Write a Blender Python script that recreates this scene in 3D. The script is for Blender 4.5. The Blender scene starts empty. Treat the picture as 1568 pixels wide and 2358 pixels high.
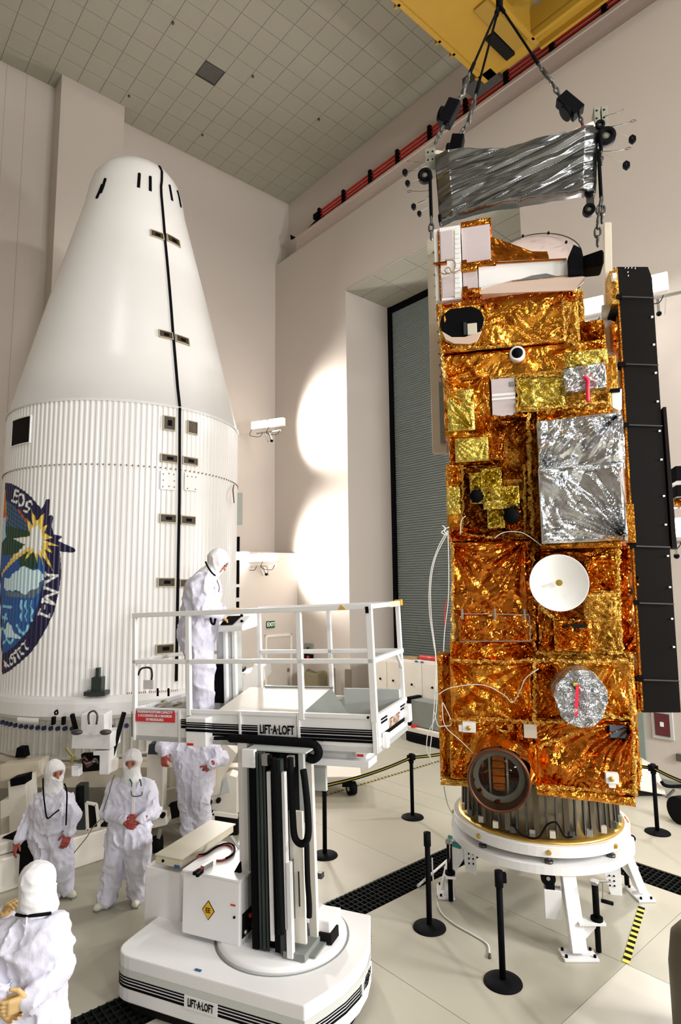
import bpy, math, random
import numpy as np
from mathutils import Vector as V, Matrix
random.seed(7)
SC = bpy.context.scene
COL = SC.collection
# ---------------------------------------------------------------- camera
F_PX, PITCH, ROLL, CAM_H = 1394.0, math.radians(6.95), math.radians(0.6), 3.7
cam_d = bpy.data.cameras.new('camera')
cam = bpy.data.objects.new('camera', cam_d)
COL.objects.link(cam)
cam_d.sensor_fit = 'HORIZONTAL'; cam_d.sensor_width = 36.0
cam_d.lens = F_PX/1568*36.0
cam_d.clip_end = 200
cam.location = (0, 0, CAM_H)
cam.matrix_world = (Matrix.Translation((0, 0, CAM_H)) @ Matrix.Rotation(PITCH, 4, 'X')
                    @ Matrix.Rotation(math.pi/2, 4, 'X') @ Matrix.Rotation(ROLL*-1, 4, 'Z'))
SC.camera = cam
# ---------------------------------------------------------------- world, exposure
w = bpy.data.worlds.new('world'); SC.world = w; w.use_nodes = True
w.node_tree.nodes['Background'].inputs[0].default_value = (0.9, 0.86, 0.8, 1)
w.node_tree.nodes['Background'].inputs[1].default_value = 0.05
SC.view_settings.view_transform = 'Standard'; SC.view_settings.look = 'None'
SC.view_settings.gamma = 1; SC.view_settings.use_curve_mapping = False
SC.view_settings.exposure = 0.58
# ---------------------------------------------------------------- room frame (s away along the right wall, t to the right)
RA = math.radians(41.15)
bX = V((-math.sin(RA), math.cos(RA), 0)); bY = V((math.cos(RA), math.sin(RA), 0))
K0 = V((-2.3, 21.0, 0))
def RM(s, t, z=0): return K0 + bX*s + bY*t + V((0, 0, z))
# frame matrix: x = t (right along back wall), y = s (away), z up
ROOM = Matrix(((bY.x, bX.x, 0, K0.x), (bY.y, bX.y, 0, K0.y), (0, 0, 1, 0), (0, 0, 0, 1)))
# ---------------------------------------------------------------- lights
def area(name, loc, tgt, size, power, col=(1, .98, .965)):
    l = bpy.data.lights.new(name, 'AREA'); l.energy = power; l.shape = 'RECTANGLE'
    l.size, l.size_y = size; l.color = col
    o = bpy.data.objects.new(name, l); COL.objects.link(o); o.location = loc
    o.rotation_euler = (V(tgt)-V(loc)).to_track_quat('-Z', 'Y').to_euler()
    return o
CZ = 18.1
for s, t, p in [(-14, -14, 150), (-21, -7, 300), (-28, -12, 250)]:
    area('high_bay_lamp', RM(s, t, CZ-.4), RM(s+3, t, 0), (2.6, 2.6), p)
# banks of wall flood lamps on the walls behind and beside the camera, like the ones in view
for s, t, z, p, tg in [(-30, -5, 9.2, 700, (-8, -9, 0)), (-36, -12, 9.2, 600, (-8, -7, 0)), (-21, -3.0, 5.5, 420, (-7, -9, 3)), (-35, -18, 4.7, 420, (-8, -7, 3)), (-26, -3, 4.7, 380, (-8, -10, 3))]:
    area('flood_bank_lamp', RM(s, t, z), RM(*tg), (1.6, .6), p)
# ---------------------------------------------------------------- pixel helpers: where a line of sight meets a plane of the place
def ray(px, py):
    x = (px-784)/F_PX; y = -(py-1179)/F_PX
    c, s = math.cos(ROLL), math.sin(ROLL)
    xr = x*c+y*s; yr = y*c-x*s
    cp, sp = math.cos(PITCH), math.sin(PITCH)
    return V((xr, cp-yr*sp, sp+yr*cp))
CO = V((0, 0, CAM_H))
def fl(px, py, z=0.0):
    d = ray(px, py); return CO + d*((z-CAM_H)/d.z)
def atY(px, py, Y):
    d = ray(px, py); return CO + d*(Y/d.y)
def lc(M, px, py, y):
    """local point of frame M where the sight line meets its plane y=const"""
    Mi = M.inverted(); o = Mi @ CO; d = Mi.to_3x3() @ ray(px, py)
    return o + d*((y-o.y)/d.y)
def frame(o, az, tilt=0):
    """x axis points right rotated az degrees toward the camera, y = depth, z up; tilt lifts the x axis"""
    a = math.radians(az); ti = math.radians(tilt)
    ex = V((math.cos(a), -math.sin(a), 0)); ey = V((math.sin(a), math.cos(a), 0)); ez = V((0, 0, 1))
    ex2 = ex*math.cos(ti)+ez*math.sin(ti); ez2 = ez*math.cos(ti)-ex*math.sin(ti)
    return Matrix(((ex2.x, ey.x, ez2.x, o[0]), (ex2.y, ey.y, ez2.y, o[1]), (ex2.z, ey.z, ez2.z, o[2]), (0, 0, 0, 1)))
# ---------------------------------------------------------------- materials
MATS = {}
def mat(name, col, rough=.5, metal=0.0, var=0.0, bump=0.0, bscale=20, spec=.5, emit=None, estr=0, alpha=1, trans=0, grain=0, vcol=False, vscale=3):
    m = bpy.data.materials.new(name); m.use_nodes = True; nt = m.node_tree; b = nt.nodes['Principled BSDF']
    b.inputs['Base Color'].default_value = (*col, 1); b.inputs['Roughness'].default_value = rough
    b.inputs['Metallic'].default_value = metal; b.inputs['Specular IOR Level'].default_value = spec
    tc = nt.nodes.new('ShaderNodeTexCoord')
    if var or bump:
        nz = nt.nodes.new('ShaderNodeTexNoise'); nz.inputs['Scale'].default_value = vscale if var else bscale
        nz.inputs['Detail'].default_value = 5; nt.links.new(tc.outputs['Object'], nz.inputs['Vector'])
    if var:
        mx = nt.nodes.new('ShaderNodeMix'); mx.data_type = 'RGBA'
        mx.inputs[6].default_value = (*[c*(1-var) for c in col], 1); mx.inputs[7].default_value = (*[min(1, c*(1+var)) for c in col], 1)
        nt.links.new(nz.outputs['Fac'], mx.inputs[0]); nt.links.new(mx.outputs[2], b.inputs['Base Color'])
    if bump:
        n2 = nt.nodes.new('ShaderNodeTexNoise'); n2.inputs['Scale'].default_value = bscale; n2.inputs['Detail'].default_value = 4
        nt.links.new(tc.outputs['Object'], n2.inputs['Vector'])
        bp = nt.nodes.new('ShaderNodeBump'); bp.inputs['Strength'].default_value = bump; bp.inputs['Distance'].default_value = .02
        nt.links.new(n2.outputs['Fac'], bp.inputs['Height']); nt.links.new(bp.outputs['Normal'], b.inputs['Normal'])
    if vcol:
        at = nt.nodes.new('ShaderNodeAttribute'); at.attribute_name = 'paint'; nt.links.new(at.outputs['Color'], b.inputs['Base Color'])
    if emit:
        b.inputs['Emission Color'].default_value = (*emit, 1); b.inputs['Emission Strength'].default_value = estr
    if trans:
        b.inputs['Transmission Weight'].default_value = trans
    if alpha < 1: b.inputs['Alpha'].default_value = alpha
    MATS[name] = m; return m
def foilmat(name, col, rough=.16, bs=28, st=.5, metal=1.0):
    m = mat(name, col, rough, metal); nt = m.node_tree; b = nt.nodes['Principled BSDF']
    tc = nt.nodes.new('ShaderNodeTexCoord')
    vo = nt.nodes.new('ShaderNodeTexVoronoi'); vo.inputs['Scale'].default_value = bs; vo.distance = 'MANHATTAN'
    nz = nt.nodes.new('ShaderNodeTexNoise'); nz.inputs['Scale'].default_value = 6; nz.inputs['Detail'].default_value = 6
    mm = nt.nodes.new('ShaderNodeVectorMath'); mm.operation = 'ADD'; sc = nt.nodes.new('ShaderNodeVectorMath'); sc.operation = 'SCALE'; sc.inputs[3].default_value = .25
    nt.links.new(tc.outputs['Object'], nz.inputs['Vector']); nt.links.new(nz.outputs['Color'], sc.inputs[0])
    nt.links.new(tc.outputs['Object'], mm.inputs[0]); nt.links.new(sc.outputs[0], mm.inputs[1]); nt.links.new(mm.outputs[0], vo.inputs['Vector'])
    bp = nt.nodes.new('ShaderNodeBump'); bp.inputs['Strength'].default_value = st; bp.inputs['Distance'].default_value = .012
    nt.links.new(vo.outputs['Distance'], bp.inputs['Height']); nt.links.new(bp.outputs['Normal'], b.inputs['Normal'])
    mx = nt.nodes.new('ShaderNodeMix'); mx.data_type = 'RGBA'
    mx.inputs[6].default_value = (*[c*.55 for c in col], 1); mx.inputs[7].default_value = (*[min(1, c*1.25) for c in col], 1)
    nt.links.new(nz.outputs['Fac'], mx.inputs[0]); nt.links.new(mx.outputs[2], b.inputs['Base Color'])
    return m
WALL = mat('wall_paint', (.56, .505, .455), .55, var=.04, vscale=.6)
CEIL = mat('ceiling_tile_board', (.37, .355, .29), .8, bump=.25, bscale=60)
CGRID = mat('ceiling_grid_metal', (.30, .285, .24), .6)
FLOOR = mat('floor_epoxy', (.44, .42, .34), .34, var=.12, vscale=1.1, spec=.4)
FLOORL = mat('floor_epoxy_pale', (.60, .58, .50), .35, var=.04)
SUBF = mat('floor_joint', (.20, .185, .15), .8)
BLACK = mat('black_paint', (.003, .003, .004), .65, spec=.06)
RUBBER = mat('black_rubber', (.004, .004, .005), .7, spec=.08)
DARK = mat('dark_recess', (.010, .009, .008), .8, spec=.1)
WHITE = mat('white_enamel', (.83, .83, .83), .35, var=.03)
WHITEW = mat('warm_white_paint', (.80, .76, .68), .4, var=.06)
LGREY = mat('light_grey_paint', (.50, .53, .51), .45, var=.05)
GREY = mat('grey_paint', (.22, .24, .22), .5, var=.08)
DGREY = mat('dark_green_grey', (.03, .04, .037), .4, spec=.3)
BEIGE = mat('beige_paint', (.62, .56, .44), .5, var=.06)
FAIR = mat('fairing_white', (.87, .87, .86), .28, var=.015)
STEEL = mat('steel', (.45, .45, .43), .3, metal=.9, var=.15)
DSTEEL = mat('dark_steel', (.10, .10, .095), .35, metal=.7, var=.2)
BRASS = mat('brass', (.62, .42, .10), .3, metal=.8)
GLIGHT = mat('lamp_glow', (1, 1, 1), .5, emit=(1, .93, .9), estr=40)
YEL = mat('crane_yellow', (.42, .24, .02), .55, var=.06)
YELD = mat('crane_dark_yellow', (.32, .19, .02), .6)
REDP = mat('red_paint', (.55, .02, .02), .4)
RAILR = mat('conductor_red', (.55, .025, .015), .5)
SHUT = mat('shutter_slat', (.25, .29, .28), .45, metal=.2)
COVER = mat('coverall_cloth', (.70, .70, .82), .85, bump=.5, bscale=14)
HOODM = mat('hood_cloth', (.82, .82, .84), .85, bump=.12, bscale=35)
SKIN = mat('skin', (.50, .20, .12), .5)
TANG = mat('tan_glove', (.62, .42, .18), .55)
REDG = mat('dark_red_glove', (.36, .06, .045), .5)
SHOEM = mat('shoe_cover', (.72, .70, .60), .8)
TEAL = mat('teal_tape', (.02, .22, .22), .5)
HAZY = mat('tape_yellow', (.75, .58, .05), .5)
REDR = mat('red_ribbon', (.85, .02, .06), .5)
CABLEW = mat('white_cable', (.75, .74, .70), .5)
GOLD = foilmat('gold_foil', (.74, .30, .034), .15, bs=22, st=.26)
COPPER = foilmat('copper_foil', (.60, .18, .02), .14, bs=14, st=.2)
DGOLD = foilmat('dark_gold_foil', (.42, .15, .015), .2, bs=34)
LEMON = foilmat('lemon_foil', (.74, .58, .12), .2, bs=30)
GOLDF = foilmat('fine_gold_foil', (.88, .50, .10), .2, bs=55, st=.8)
SILV = foilmat('silver_foil', (.72, .74, .77), .17, bs=12, st=.2)
SILVF = foilmat('silver_crinkle_foil', (.66, .68, .70), .2, bs=45, st=.8)
# ---------------------------------------------------------------- mesh building
TMX = {}
def tag(o, label=None, cat=None, group=None, kind=None):
    for k, v_ in (('label', label), ('category', cat), ('group', group), ('kind', kind)):
        if v_: o[k] = v_
    return o
def thing(name, label, cat, M, group=None, kind=None):
    o = bpy.data.objects.new(name, None); COL.objects.link(o)
    if not isinstance(M, Matrix): M = Matrix.Translation(M)
    o.empty_display_size = .1; o.matrix_world = M; TMX[o.name] = M
    tag(o, label, cat, group, kind); return o
class MB:
    def __init__(s, M=None): s.v = []; s.f = []; s.M = M; s.sm = []
    def add(s, vs, fs, smooth=False):
        n = len(s.v); s.v += [V(p) for p in vs]; s.f += [tuple(i+n for i in f) for f in fs]; s.sm += [smooth]*len(fs); return s
    def bx(s, x0, x1, y0, y1, z0, z1):
        return s.add([(x, y, z) for z in (z0, z1) for y in (y0, y1) for x in (x0, x1)],
                     [(0, 2, 3, 1), (4, 5, 7, 6), (0, 1, 5, 4), (2, 6, 7, 3), (0, 4, 6, 2), (1, 3, 7, 5)])
    def bar(s, a, b, wx, wz, up=(0, 0, 1)):
        a, b = V(a), V(b); d = (b-a).normalized(); up = V(up)
        if abs(d.dot(up)) > .98: up = V((0, 1, 0))
        x = d.cross(up).normalized(); z = x.cross(d)
        vs = [p+x*(i*wx/2)+z*(j*wz/2) for p in (a, b) for i, j in ((-1, -1), (1, -1), (1, 1), (-1, 1))]
        return s.add(vs, [(0, 3, 2, 1), (4, 5, 6, 7), (0, 1, 5, 4), (1, 2, 6, 5), (2, 3, 7, 6), (3, 0, 4, 7)])
    def prism(s, poly, d):
        """closed 3-D polygon extruded by vector d"""
        n = len(poly); d = V(d); p = [V(q) for q in poly]
        return s.add(p+[q+d for q in p], [tuple(range(n))[::-1], tuple(range(n, 2*n))]+[(i, (i+1) % n, n+(i+1) % n, n+i) for i in range(n)])
    def tube(s, pts, r, n=8, closed=False):
        pts = [V(p) for p in pts]; m = len(pts); rs = r if isinstance(r, (list, tuple)) else [r]*m
        base = []; prev = None
        for i, p in enumerate(pts):
            a = pts[(i-1) % m] if (closed or i) else p; b = pts[(i+1) % m] if (closed or i < m-1) else p
            d = (b-a).normalized() if (b-a).length > 1e-9 else V((0, 0, 1))
            if prev is None:
                u = d.cross(V((0, 0, 1)) if abs(d.z) < .9 else V((1, 0, 0))).normalized()
            else:
                u = (prev-d*prev.dot(d)).normalized()
            prev = u; w_ = d.cross(u)
            base += [p+(u*math.cos(2*math.pi*k/n)+w_*math.sin(2*math.pi*k/n))*rs[i] for k in range(n)]
        fs = []
        for i in range(m if closed else m-1):
            for k in range(n):
                a, b = i*n+k, i*n+(k+1) % n; c, d_ = ((i+1) % m)*n+(k+1) % n, ((i+1) % m)*n+k
                fs.append((a, b, c, d_))
        s.add(base, fs, True)
        if not closed:
            k0 = len(s.v)-len(base)
            s.f += [tuple(range(k0, k0+n))[::-1], tuple(range(k0+(m-1)*n, k0+m*n))]; s.sm += [False, False]
        return s
    def cyl(s, a, b, r, n=16, r2=None):
        return s.tube([a, b], [r, r if r2 is None else r2], n)
    def lathe(s, prof, n=48, c=(0, 0, 0), p0=0, p1=2*math.pi, smooth=True, axis='z'):
        full = abs(p1-p0-2*math.pi) < 1e-6; cols = n if full else n+1; vs = []; m = len(prof)
        for i in range(cols):
            a = p0+(p1-p0)*i/n
            for r, z in prof:
                q = (r*math.cos(a), r*math.sin(a), z)
                if axis == 'y': q = (q[0], z, q[1])
                vs.append((q[0]+c[0], q[1]+c[1], q[2]+c[2]))
        fs = [(i*m+j, ((i+1) % cols)*m+j, ((i+1) % cols)*m+j+1, i*m+j+1) for i in range(n if full else n) for j in range(m-1)]
        return s.add(vs, fs, smooth)
    def sph(s, c, r, n=12, sc=(1, 1, 1)):
        prof = [(math.sin(math.pi*i/n)*r+1e-5, -math.cos(math.pi*i/n)*r) for i in range(n+1)]
        k = len(s.v); s.lathe(prof, n*2)
        for i in range(k, len(s.v)): q = s.v[i]; s.v[i] = V((q.x*sc[0]+c[0], q.y*sc[1]+c[1], q.z*sc[2]+c[2]))
        return s
    def build(s, name, m, parent=None, bevel=0, sub=0, M=None, smooth=None):
        return link_mesh(name, s.v, s.f, m, parent, s.M if M is None else M, s.sm if smooth is None else [smooth]*len(s.f), bevel)
def link_mesh(name, vs, fs, m, parent=None, M=None, sm=None, bevel=0, origin=None):
    arr = np.array([tuple(p) for p in vs], float) if not isinstance(vs, np.ndarray) else vs.astype(float)
    def xf(Mx, a):
        R = np.array(Mx.to_3x3()); T = np.array(Mx.translation); return a@R.T+T
    loc = None
    if parent is not None:
        root = parent
        while root.parent is not None: root = root.parent
        if M is not None: arr = xf(TMX[root.name].inverted() @ M, arr)
    else:
        if M is not None: arr = xf(M, arr)
        mn, mx = arr.min(0), arr.max(0); loc = ((mn[0]+mx[0])/2, (mn[1]+mx[1])/2, mn[2]); arr = arr-np.array(loc)
    me = bpy.data.meshes.new(name)
    me.from_pydata(arr.tolist(), [], fs)
    if sm is not None: me.polygons.foreach_set('use_smooth', np.array(sm, bool))
    me.update()
    o = bpy.data.objects.new(name, me); COL.objects.link(o)
    if m: me.materials.append(m)
    if parent is not None: o.parent = parent
    else: o.location = loc; TMX[o.name] = Matrix.Translation(loc)
    if bevel:
        b = o.modifiers.new('bevel', 'BEVEL'); b.width = bevel; b.segments = 2; b.limit_method = 'ANGLE'; b.angle_limit = math.radians(40)
    return o
def text(body, size, M, name, m, parent, sx=1.0, ext=.001, bold=0.0):
    cu = bpy.data.curves.new('t', 'FONT'); cu.body = body; cu.size = size; cu.extrude = ext; cu.align_x = 'CENTER'; cu.align_y = 'CENTER'; cu.offset = bold; cu.resolution_u = 3
    to = bpy.data.objects.new('t', cu); COL.objects.link(to); bpy.context.view_layer.update()
    me = bpy.data.meshes.new_from_object(to.evaluated_get(bpy.context.evaluated_depsgraph_get()))
    vs = np.array([tuple(v_.co) for v_ in me.vertices]); vs[:, 0] *= sx
    fs = [tuple(p.vertices) for p in me.polygons]
    bpy.data.objects.remove(to); bpy.data.meshes.remove(me); bpy.data.curves.remove(cu)
    return link_mesh(name, vs, fs, m, parent, M)
def wallM(o, right, up=(0, 0, 1)):
    """matrix for flat print: X=right, Y=up, Z=out of the surface"""
    x = V(right).normalized(); y = V(up); z = x.cross(y).normalized(); y = z.cross(x)
    return Matrix(((x.x, y.x, z.x, o[0]), (x.y, y.y, z.y, o[1]), (x.z, y.z, z.z, o[2]), (0, 0, 0, 1)))
def spline(pts, n=6):
    pts = [V(p) for p in pts]; P = [pts[0]]+pts+[pts[-1]]; out = []
    for i in range(1, len(P)-2):
        for k in range(n):
            t = k/n; a, b, c, d = P[i-1], P[i], P[i+1], P[i+2]
            out.append(.5*((2*b)+(c-a)*t+(2*a-5*b+4*c-d)*t*t+(3*b-a-3*c+d)*t**3))
    return out+[pts[-1]]
def dup(root, M, label=None, group=None):
    r = root.copy(); COL.objects.link(r); r.matrix_world = M; TMX[r.name] = M
    if label: r['label'] = label
    if group: r['group'] = group
    for ch in list(root.children):
        c = ch.copy(); COL.objects.link(c); c.parent = r
        for g in list(ch.children):
            d = g.copy(); COL.objects.link(d); d.parent = c
    return r
# ================================================================ ROOM
def lcx(M, px, py, x):
    Mi = M.inverted(); o = Mi @ CO; d = Mi.to_3x3() @ ray(px, py); return o + d*((x-o.x)/d.x)
def lcz(M, px, py, z):
    Mi = M.inverted(); o = Mi @ CO; d = Mi.to_3x3() @ ray(px, py); return o + d*((z-o.z)/d.z)
def struct(mb, name, m, bevel=0):
    o = mb.build(name, m, None, bevel); o['kind'] = 'structure'; return o
# floor: a dark sub-floor with poured slabs and the trench frame
sub = struct(MB(ROOM).bx(-26, 6, -38, .5, -.3, -.06), 'floor', SUBF)
TJ = [-26, -20, -15.5, -12.8, -10.2, -7.6, -5.8, -4.0, -3.5, -1.6, 2.3]
SJ = [-38, -30, -24, -20, -17, -14.3, -11.93, -11.43, -8.0, -5, -2.5, .1]
FM = ROOM
for i in range(len(TJ)-1):
    for j in range(len(SJ)-1):
        t0, t1, s0, s1 = TJ[i], TJ[i+1], SJ[j], SJ[j+1]
        if (t0 == -4.0 and s1 <= -11.43) or (s0 == -11.93 and t1 <= -3.5): continue
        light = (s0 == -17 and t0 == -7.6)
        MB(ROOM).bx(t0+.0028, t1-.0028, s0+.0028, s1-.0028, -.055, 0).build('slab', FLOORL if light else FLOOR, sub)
g = MB(ROOM)
g.bx(-26, -3.5, -11.93, -11.43, -.04, -.03); g.bx(-4.0, -3.5, -38, -11.93, -.04, -.03)
x = -14.0
while x < -3.5: g.bx(x, x+.012, -11.93, -11.43, -.03, -.004); x += .07
for k in range(7): g.bx(-26, -3.5, -11.93+.08*k, -11.93+.08*k+.01, -.03, -.006)
y = -18.0
while y < -11.93: g.bx(-4, -3.5, y, y+.012, -.03, -.004); y += .07
for k in range(7): g.bx(-4+.08*k, -4+.08*k+.01, -38, -11.9, -.03, -.006)
g.build('floor_grate', mat('grate_iron', (.006, .007, .006), .6, spec=.1), sub)['kind'] = 'stuff'
# walls
struct(MB(ROOM).bx(0, 2.4, -3.85, .3, 0, 15.4).bx(0, 2.4, -10.08, -3.85, 12.95, 15.4).bx(0, 2.4, -38, -10.08, 0, 15.4).bx(.6, 2.4, -38, .3, 15.4, CZ), 'wall_right', WALL)
struct(MB(ROOM).bx(-26, 2.4, 0, .3, 0, CZ), 'wall_back', WALL)
struct(MB(ROOM).bx(-7.74, -5.95, -.62, 0, 0, CZ), 'trim_1', WALL)
struct(MB(ROOM).bx(-4.5, 0, -1.3, 0, 0, 4.78), 'trim_2', WALL)
struct(MB(ROOM).bx(-26.3, -26, -38, .3, 0, CZ), 'wall_left', mat('left_wall_tan', (.42, .38, .33), .6))
struct(MB(ROOM).bx(-26.3, 2.4, -38.3, -38, 0, CZ), 'wall_front', mat('unseen_wall_dark', (.16, .18, .17), .5))  # unseen wall, coloured dark to give the foil darker reflections
for a_, b_, n_ in ((-3.85, -1.3, 1), (-38, -10.08, 2)):
    struct(MB(ROOM).bx(-.015, 0, a_, b_, 0, .12), 'baseboard_right' if n_ == 1 else 'baseboard_right', GREY)
# wall panel seams
for k, t_ in enumerate((-9.0, -8.5)):
    struct(MB(ROOM).bx(t_, t_+.012, -.006, 0, 0, CZ), 'trim_%d' % (3+k), mat('seam%d' % k, (.4, .38, .34), .7))
struct(MB(ROOM).bx(.59, .6, -9.5, -9.49, 15.4, CZ), 'trim_5', CGRID)
# ceiling with lay-in tiles
ceil = struct(MB(ROOM).bx(-26, 2.4, -38, .3, CZ+.010, CZ+.3), 'ceiling', CGRID)
tiles = []
TS = .61
s_ = -.0
tm = None
for i in range(0, 30):
    for j in range(0, 24):
        s1 = -i*TS; s0 = s1-TS; t1 = .6-j*TS; t0 = t1-TS
        c = RM((s0+s1)/2, (t0+t1)/2, CZ)-CO
        d = c.length
        tiles.append((d, s0, t0, i, j))
tiles.sort()
vis = []
CMI = cam.matrix_world.inverted()
for d, s0, t0, i, j in tiles:
    p = CMI @ RM(s0+TS/2, t0+TS/2, CZ)
    if p.z > -1: continue
    px = 784+p.x/-p.z*F_PX; py = 1179-p.y/-p.z*F_PX
    if -20 < px < 1250 and -20 < py < 480: vis.append((s0, t0, i, j))
VENT = None
rest = MB(ROOM); seen = set()
def vent_at(s0, t0): return abs((s0+TS/2)-(-3.65)) < .3 and abs((t0+TS/2)-(-4.62)) < .3
base_tile = None
for n, (s0, t0, i, j) in enumerate(vis):
    seen.add((i, j))
    if vent_at(s0, t0): VENT = (s0, t0); continue
    if n < 300:
        if base_tile is None:
            mb = MB().bx(.005, TS-.005, .005, TS-.005, -.006, .009); base_tile = mb.build('ceiling_tile', CEIL, ceil)
            o = base_tile
        else:
            o = base_tile.copy(); COL.objects.link(o)
        p = RM(s0, t0, CZ)
        o.matrix_local = TMX[ceil.name].inverted() @ Matrix(((bY.x, bX.x, 0, p.x), (bY.y, bX.y, 0, p.y), (0, 0, 1, p.z), (0, 0, 0, 1)))
    else: rest.bx(t0+.005, t0+TS-.005, s0+.005, s0+TS-.005, CZ-.006, CZ+.009)
for i in range(0, 62):
    for j in range(0, 44):
        if (i, j) in seen: continue
        s1 = -i*TS; s0 = s1-TS; t1 = .6-j*TS; t0 = t1-TS
        rest.bx(t0+.005, t0+TS-.005, s0+.005, s0+TS-.005, CZ-.006, CZ+.009)
rest.build('tile_field', CEIL, ceil)['kind'] = 'stuff'
if VENT:
    v0 = thing('ceiling_vent', 'dark grey square air vent set among the ceiling tiles', 'vent', ROOM @ Matrix.Translation((VENT[1], VENT[0], CZ)))
    MB().bx(.0, TS, 0, .02, -.02, .03).bx(0, TS, TS-.02, TS, -.02, .03).bx(0, .02, 0, TS, -.02, .03).bx(TS-.02, TS, 0, TS, -.02, .03).build('frame', DSTEEL, v0)
    MB().bx(.02, TS-.02, .02, TS-.02, .015, .03).build('backing', mat('vent_grey', (.055, .06, .055), .7), v0)
    for k in range(8): MB().bar((.03, .06+k*.07, .002), (TS-.03, .06+k*.07, .002), .045, .006).build('slat', DSTEEL, v0)
for k, (px, py) in enumerate([(398, 52), (297, 220), (582, 175), (466, 310), (734, 274)]):
    p = lcz(ROOM, px, py, CZ-.012)
    o = MB(ROOM).cyl((p.x, p.y, CZ-.05), (p.x, p.y, CZ), .035, 10).build('sprinkler', DSTEEL)
    tag(o, 'small dark sprinkler head in the ceiling, '+('above the vent', 'nearest the left wall step', 'to the right of the vent', 'above the fairing tip', 'closest to the right wall')[k], 'sprinkler', 'sprinkler heads in the tiled ceiling')
# recess behind the opening: soffit panels, shutter door
sf = struct(MB(ROOM).bx(0, 2.0, -10.08, -3.85, 12.96, 12.99), 'trim_6', CGRID)
for i in range(5):
    for j in range(3):
        MB(ROOM).bx(.02+j*.66, .66+j*.66, -10.06+i*1.245, -8.83+i*1.245, 12.925, 12.97).build('soffit_panel', CEIL, sf)
dr = thing('door_1', 'tall grey green roll-up shutter door in the right wall opening', 'door', ROOM @ Matrix.Translation((1.98, -6.95, 0)), kind='structure')
prof = []
z = 0
vs, fs = [], []
n = 0
while z < 12.85:
    for q, (dy) in enumerate(((0, 0), (.018, .018), (.018, .052), (0, .07))):
        pass
    vs += [(0, -3.0, z), (0, 3.0, z), (-.03, -3.0, z+.02), (-.03, 3.0, z+.02), (-.03, -3.0, z+.055), (-.03, 3.0, z+.055)]
    b = n*6
    fs += [(b, b+1, b+3, b+2), (b+2, b+3, b+5, b+4)]
    if n: fs.append((b-2, b-1, b+1, b))
    n += 1; z += .075
o = link_mesh('slat_curtain', vs, fs, SHUT, dr, TMX[dr.name]); o['kind'] = 'stuff'
for sg in (-1, 1):
    MB().bx(-.12, .0, sg*3.06-.10, sg*3.06+.10, 0, 12.95).build('guide_rail', BLACK, dr)
MB().bx(-.1, 0, -3.1, 3.1, 12.72, 12.95).build('top_box', BLACK, dr)
# exit door and sign
XD = ROOM @ Matrix.Translation((-.76, -1.3, 0))
d2 = thing('door_2', 'pale double exit door at the far corner under the exit sign', 'door', XD, kind='structure')
MB().bx(-.52, -.45, -.05, 0, 0, 2.2).bx(.45, .52, -.05, 0, 0, 2.2).bx(-.52, .52, -.05, 0, 2.13, 2.2).build('door_frame', WHITEW, d2)
MB().bx(-.45, .45, -.02, 0, .01, 2.13).build('door_leaf', mat('door_tan', (.55, .50, .44), .5), d2)
MB().bx(.33, .40, -.06, -.02, 1.0, 1.12).build('door_handle', STEEL, d2)
p = lc(ROOM, 622, 1438, -1.3)
es = thing('exit_sign', 'green exit sign above the far door', 'sign', ROOM @ Matrix.Translation((p.x, -1.3, p.z)))
MB().bx(-.15, .15, -.05, 0, -.11, .11).build('sign_box', mat('sign_green', (.02, .07, .03), .5), es, .005)
text('EXIT', .17, TMX[es.name] @ wallM((0, -.052, 0), (1, 0, 0)), 'lettering', mat('sign_pale', (.7, .8, .6), .5, emit=(.8, 1, .7), estr=.6), es, .85)
# runway beam and conductor rails
rb = MB(ROOM).bx(.06, .5, -38, -1.2, 15.4, 15.95).bx(.03, .53, -38, -1.2, 15.9, 15.98).build('crane_runway_beam', mat('runway_pinkish', (.52, .43, .38), .6))
tag(rb, 'long beige runway beam lying on the right wall ledge', 'beam')
cr = thing('conductor_rail_set', 'four thin red conductor rails running along the right wall below the ceiling', 'rail', ROOM @ Matrix.Translation((.25, -2.2, 16.2)))
for k in range(4): MB(ROOM).bar((.25, -2.25, 16.14+k*.12), (.25, -30, 16.14+k*.12), .045, .05).build('conductor_bar', RAILR, cr)
for s_ in (-2.31, -3.57, -4.83, -6.0, -7.25, -8.5, -9.75, -11.0, -12.26, -13.5):
    MB(ROOM).bx(.21, .6, s_-.035, s_+.035, 16.26, 16.38).bx(.16, .3, s_-.05, s_+.05, 16.05, 16.58).build('bracket', BLACK, cr)
MB(ROOM).bx(.12, .4, -2.3, -2.08, 16.26, 16.44).build('feed_box', BLACK, cr)
pts = []
for px, py in ((737, 499), (712, 525), (693, 543), (690, 560), (688, 592)):
    pts.append(lcx(ROOM, px, py, .1))
pd = thing('crane_pendant_control', 'small black control box hanging on a bent cable from the red rails', 'control box', ROOM @ Matrix.Translation(pts[-1]))
MB(ROOM).tube(spline(pts, 5), .03, 8).build('cable', BLACK, pd)
a_ = pts[-1]; q = lcx(ROOM, 688, 628, .1)
MB(ROOM).bx(.02, .18, a_.y-.09, a_.y+.09, q.z, a_.z).bx(.05, .15, a_.y-.05, a_.y+.05, q.z-.04, a_.z+.05).build('control_box', BLACK, pd, .02)
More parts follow.
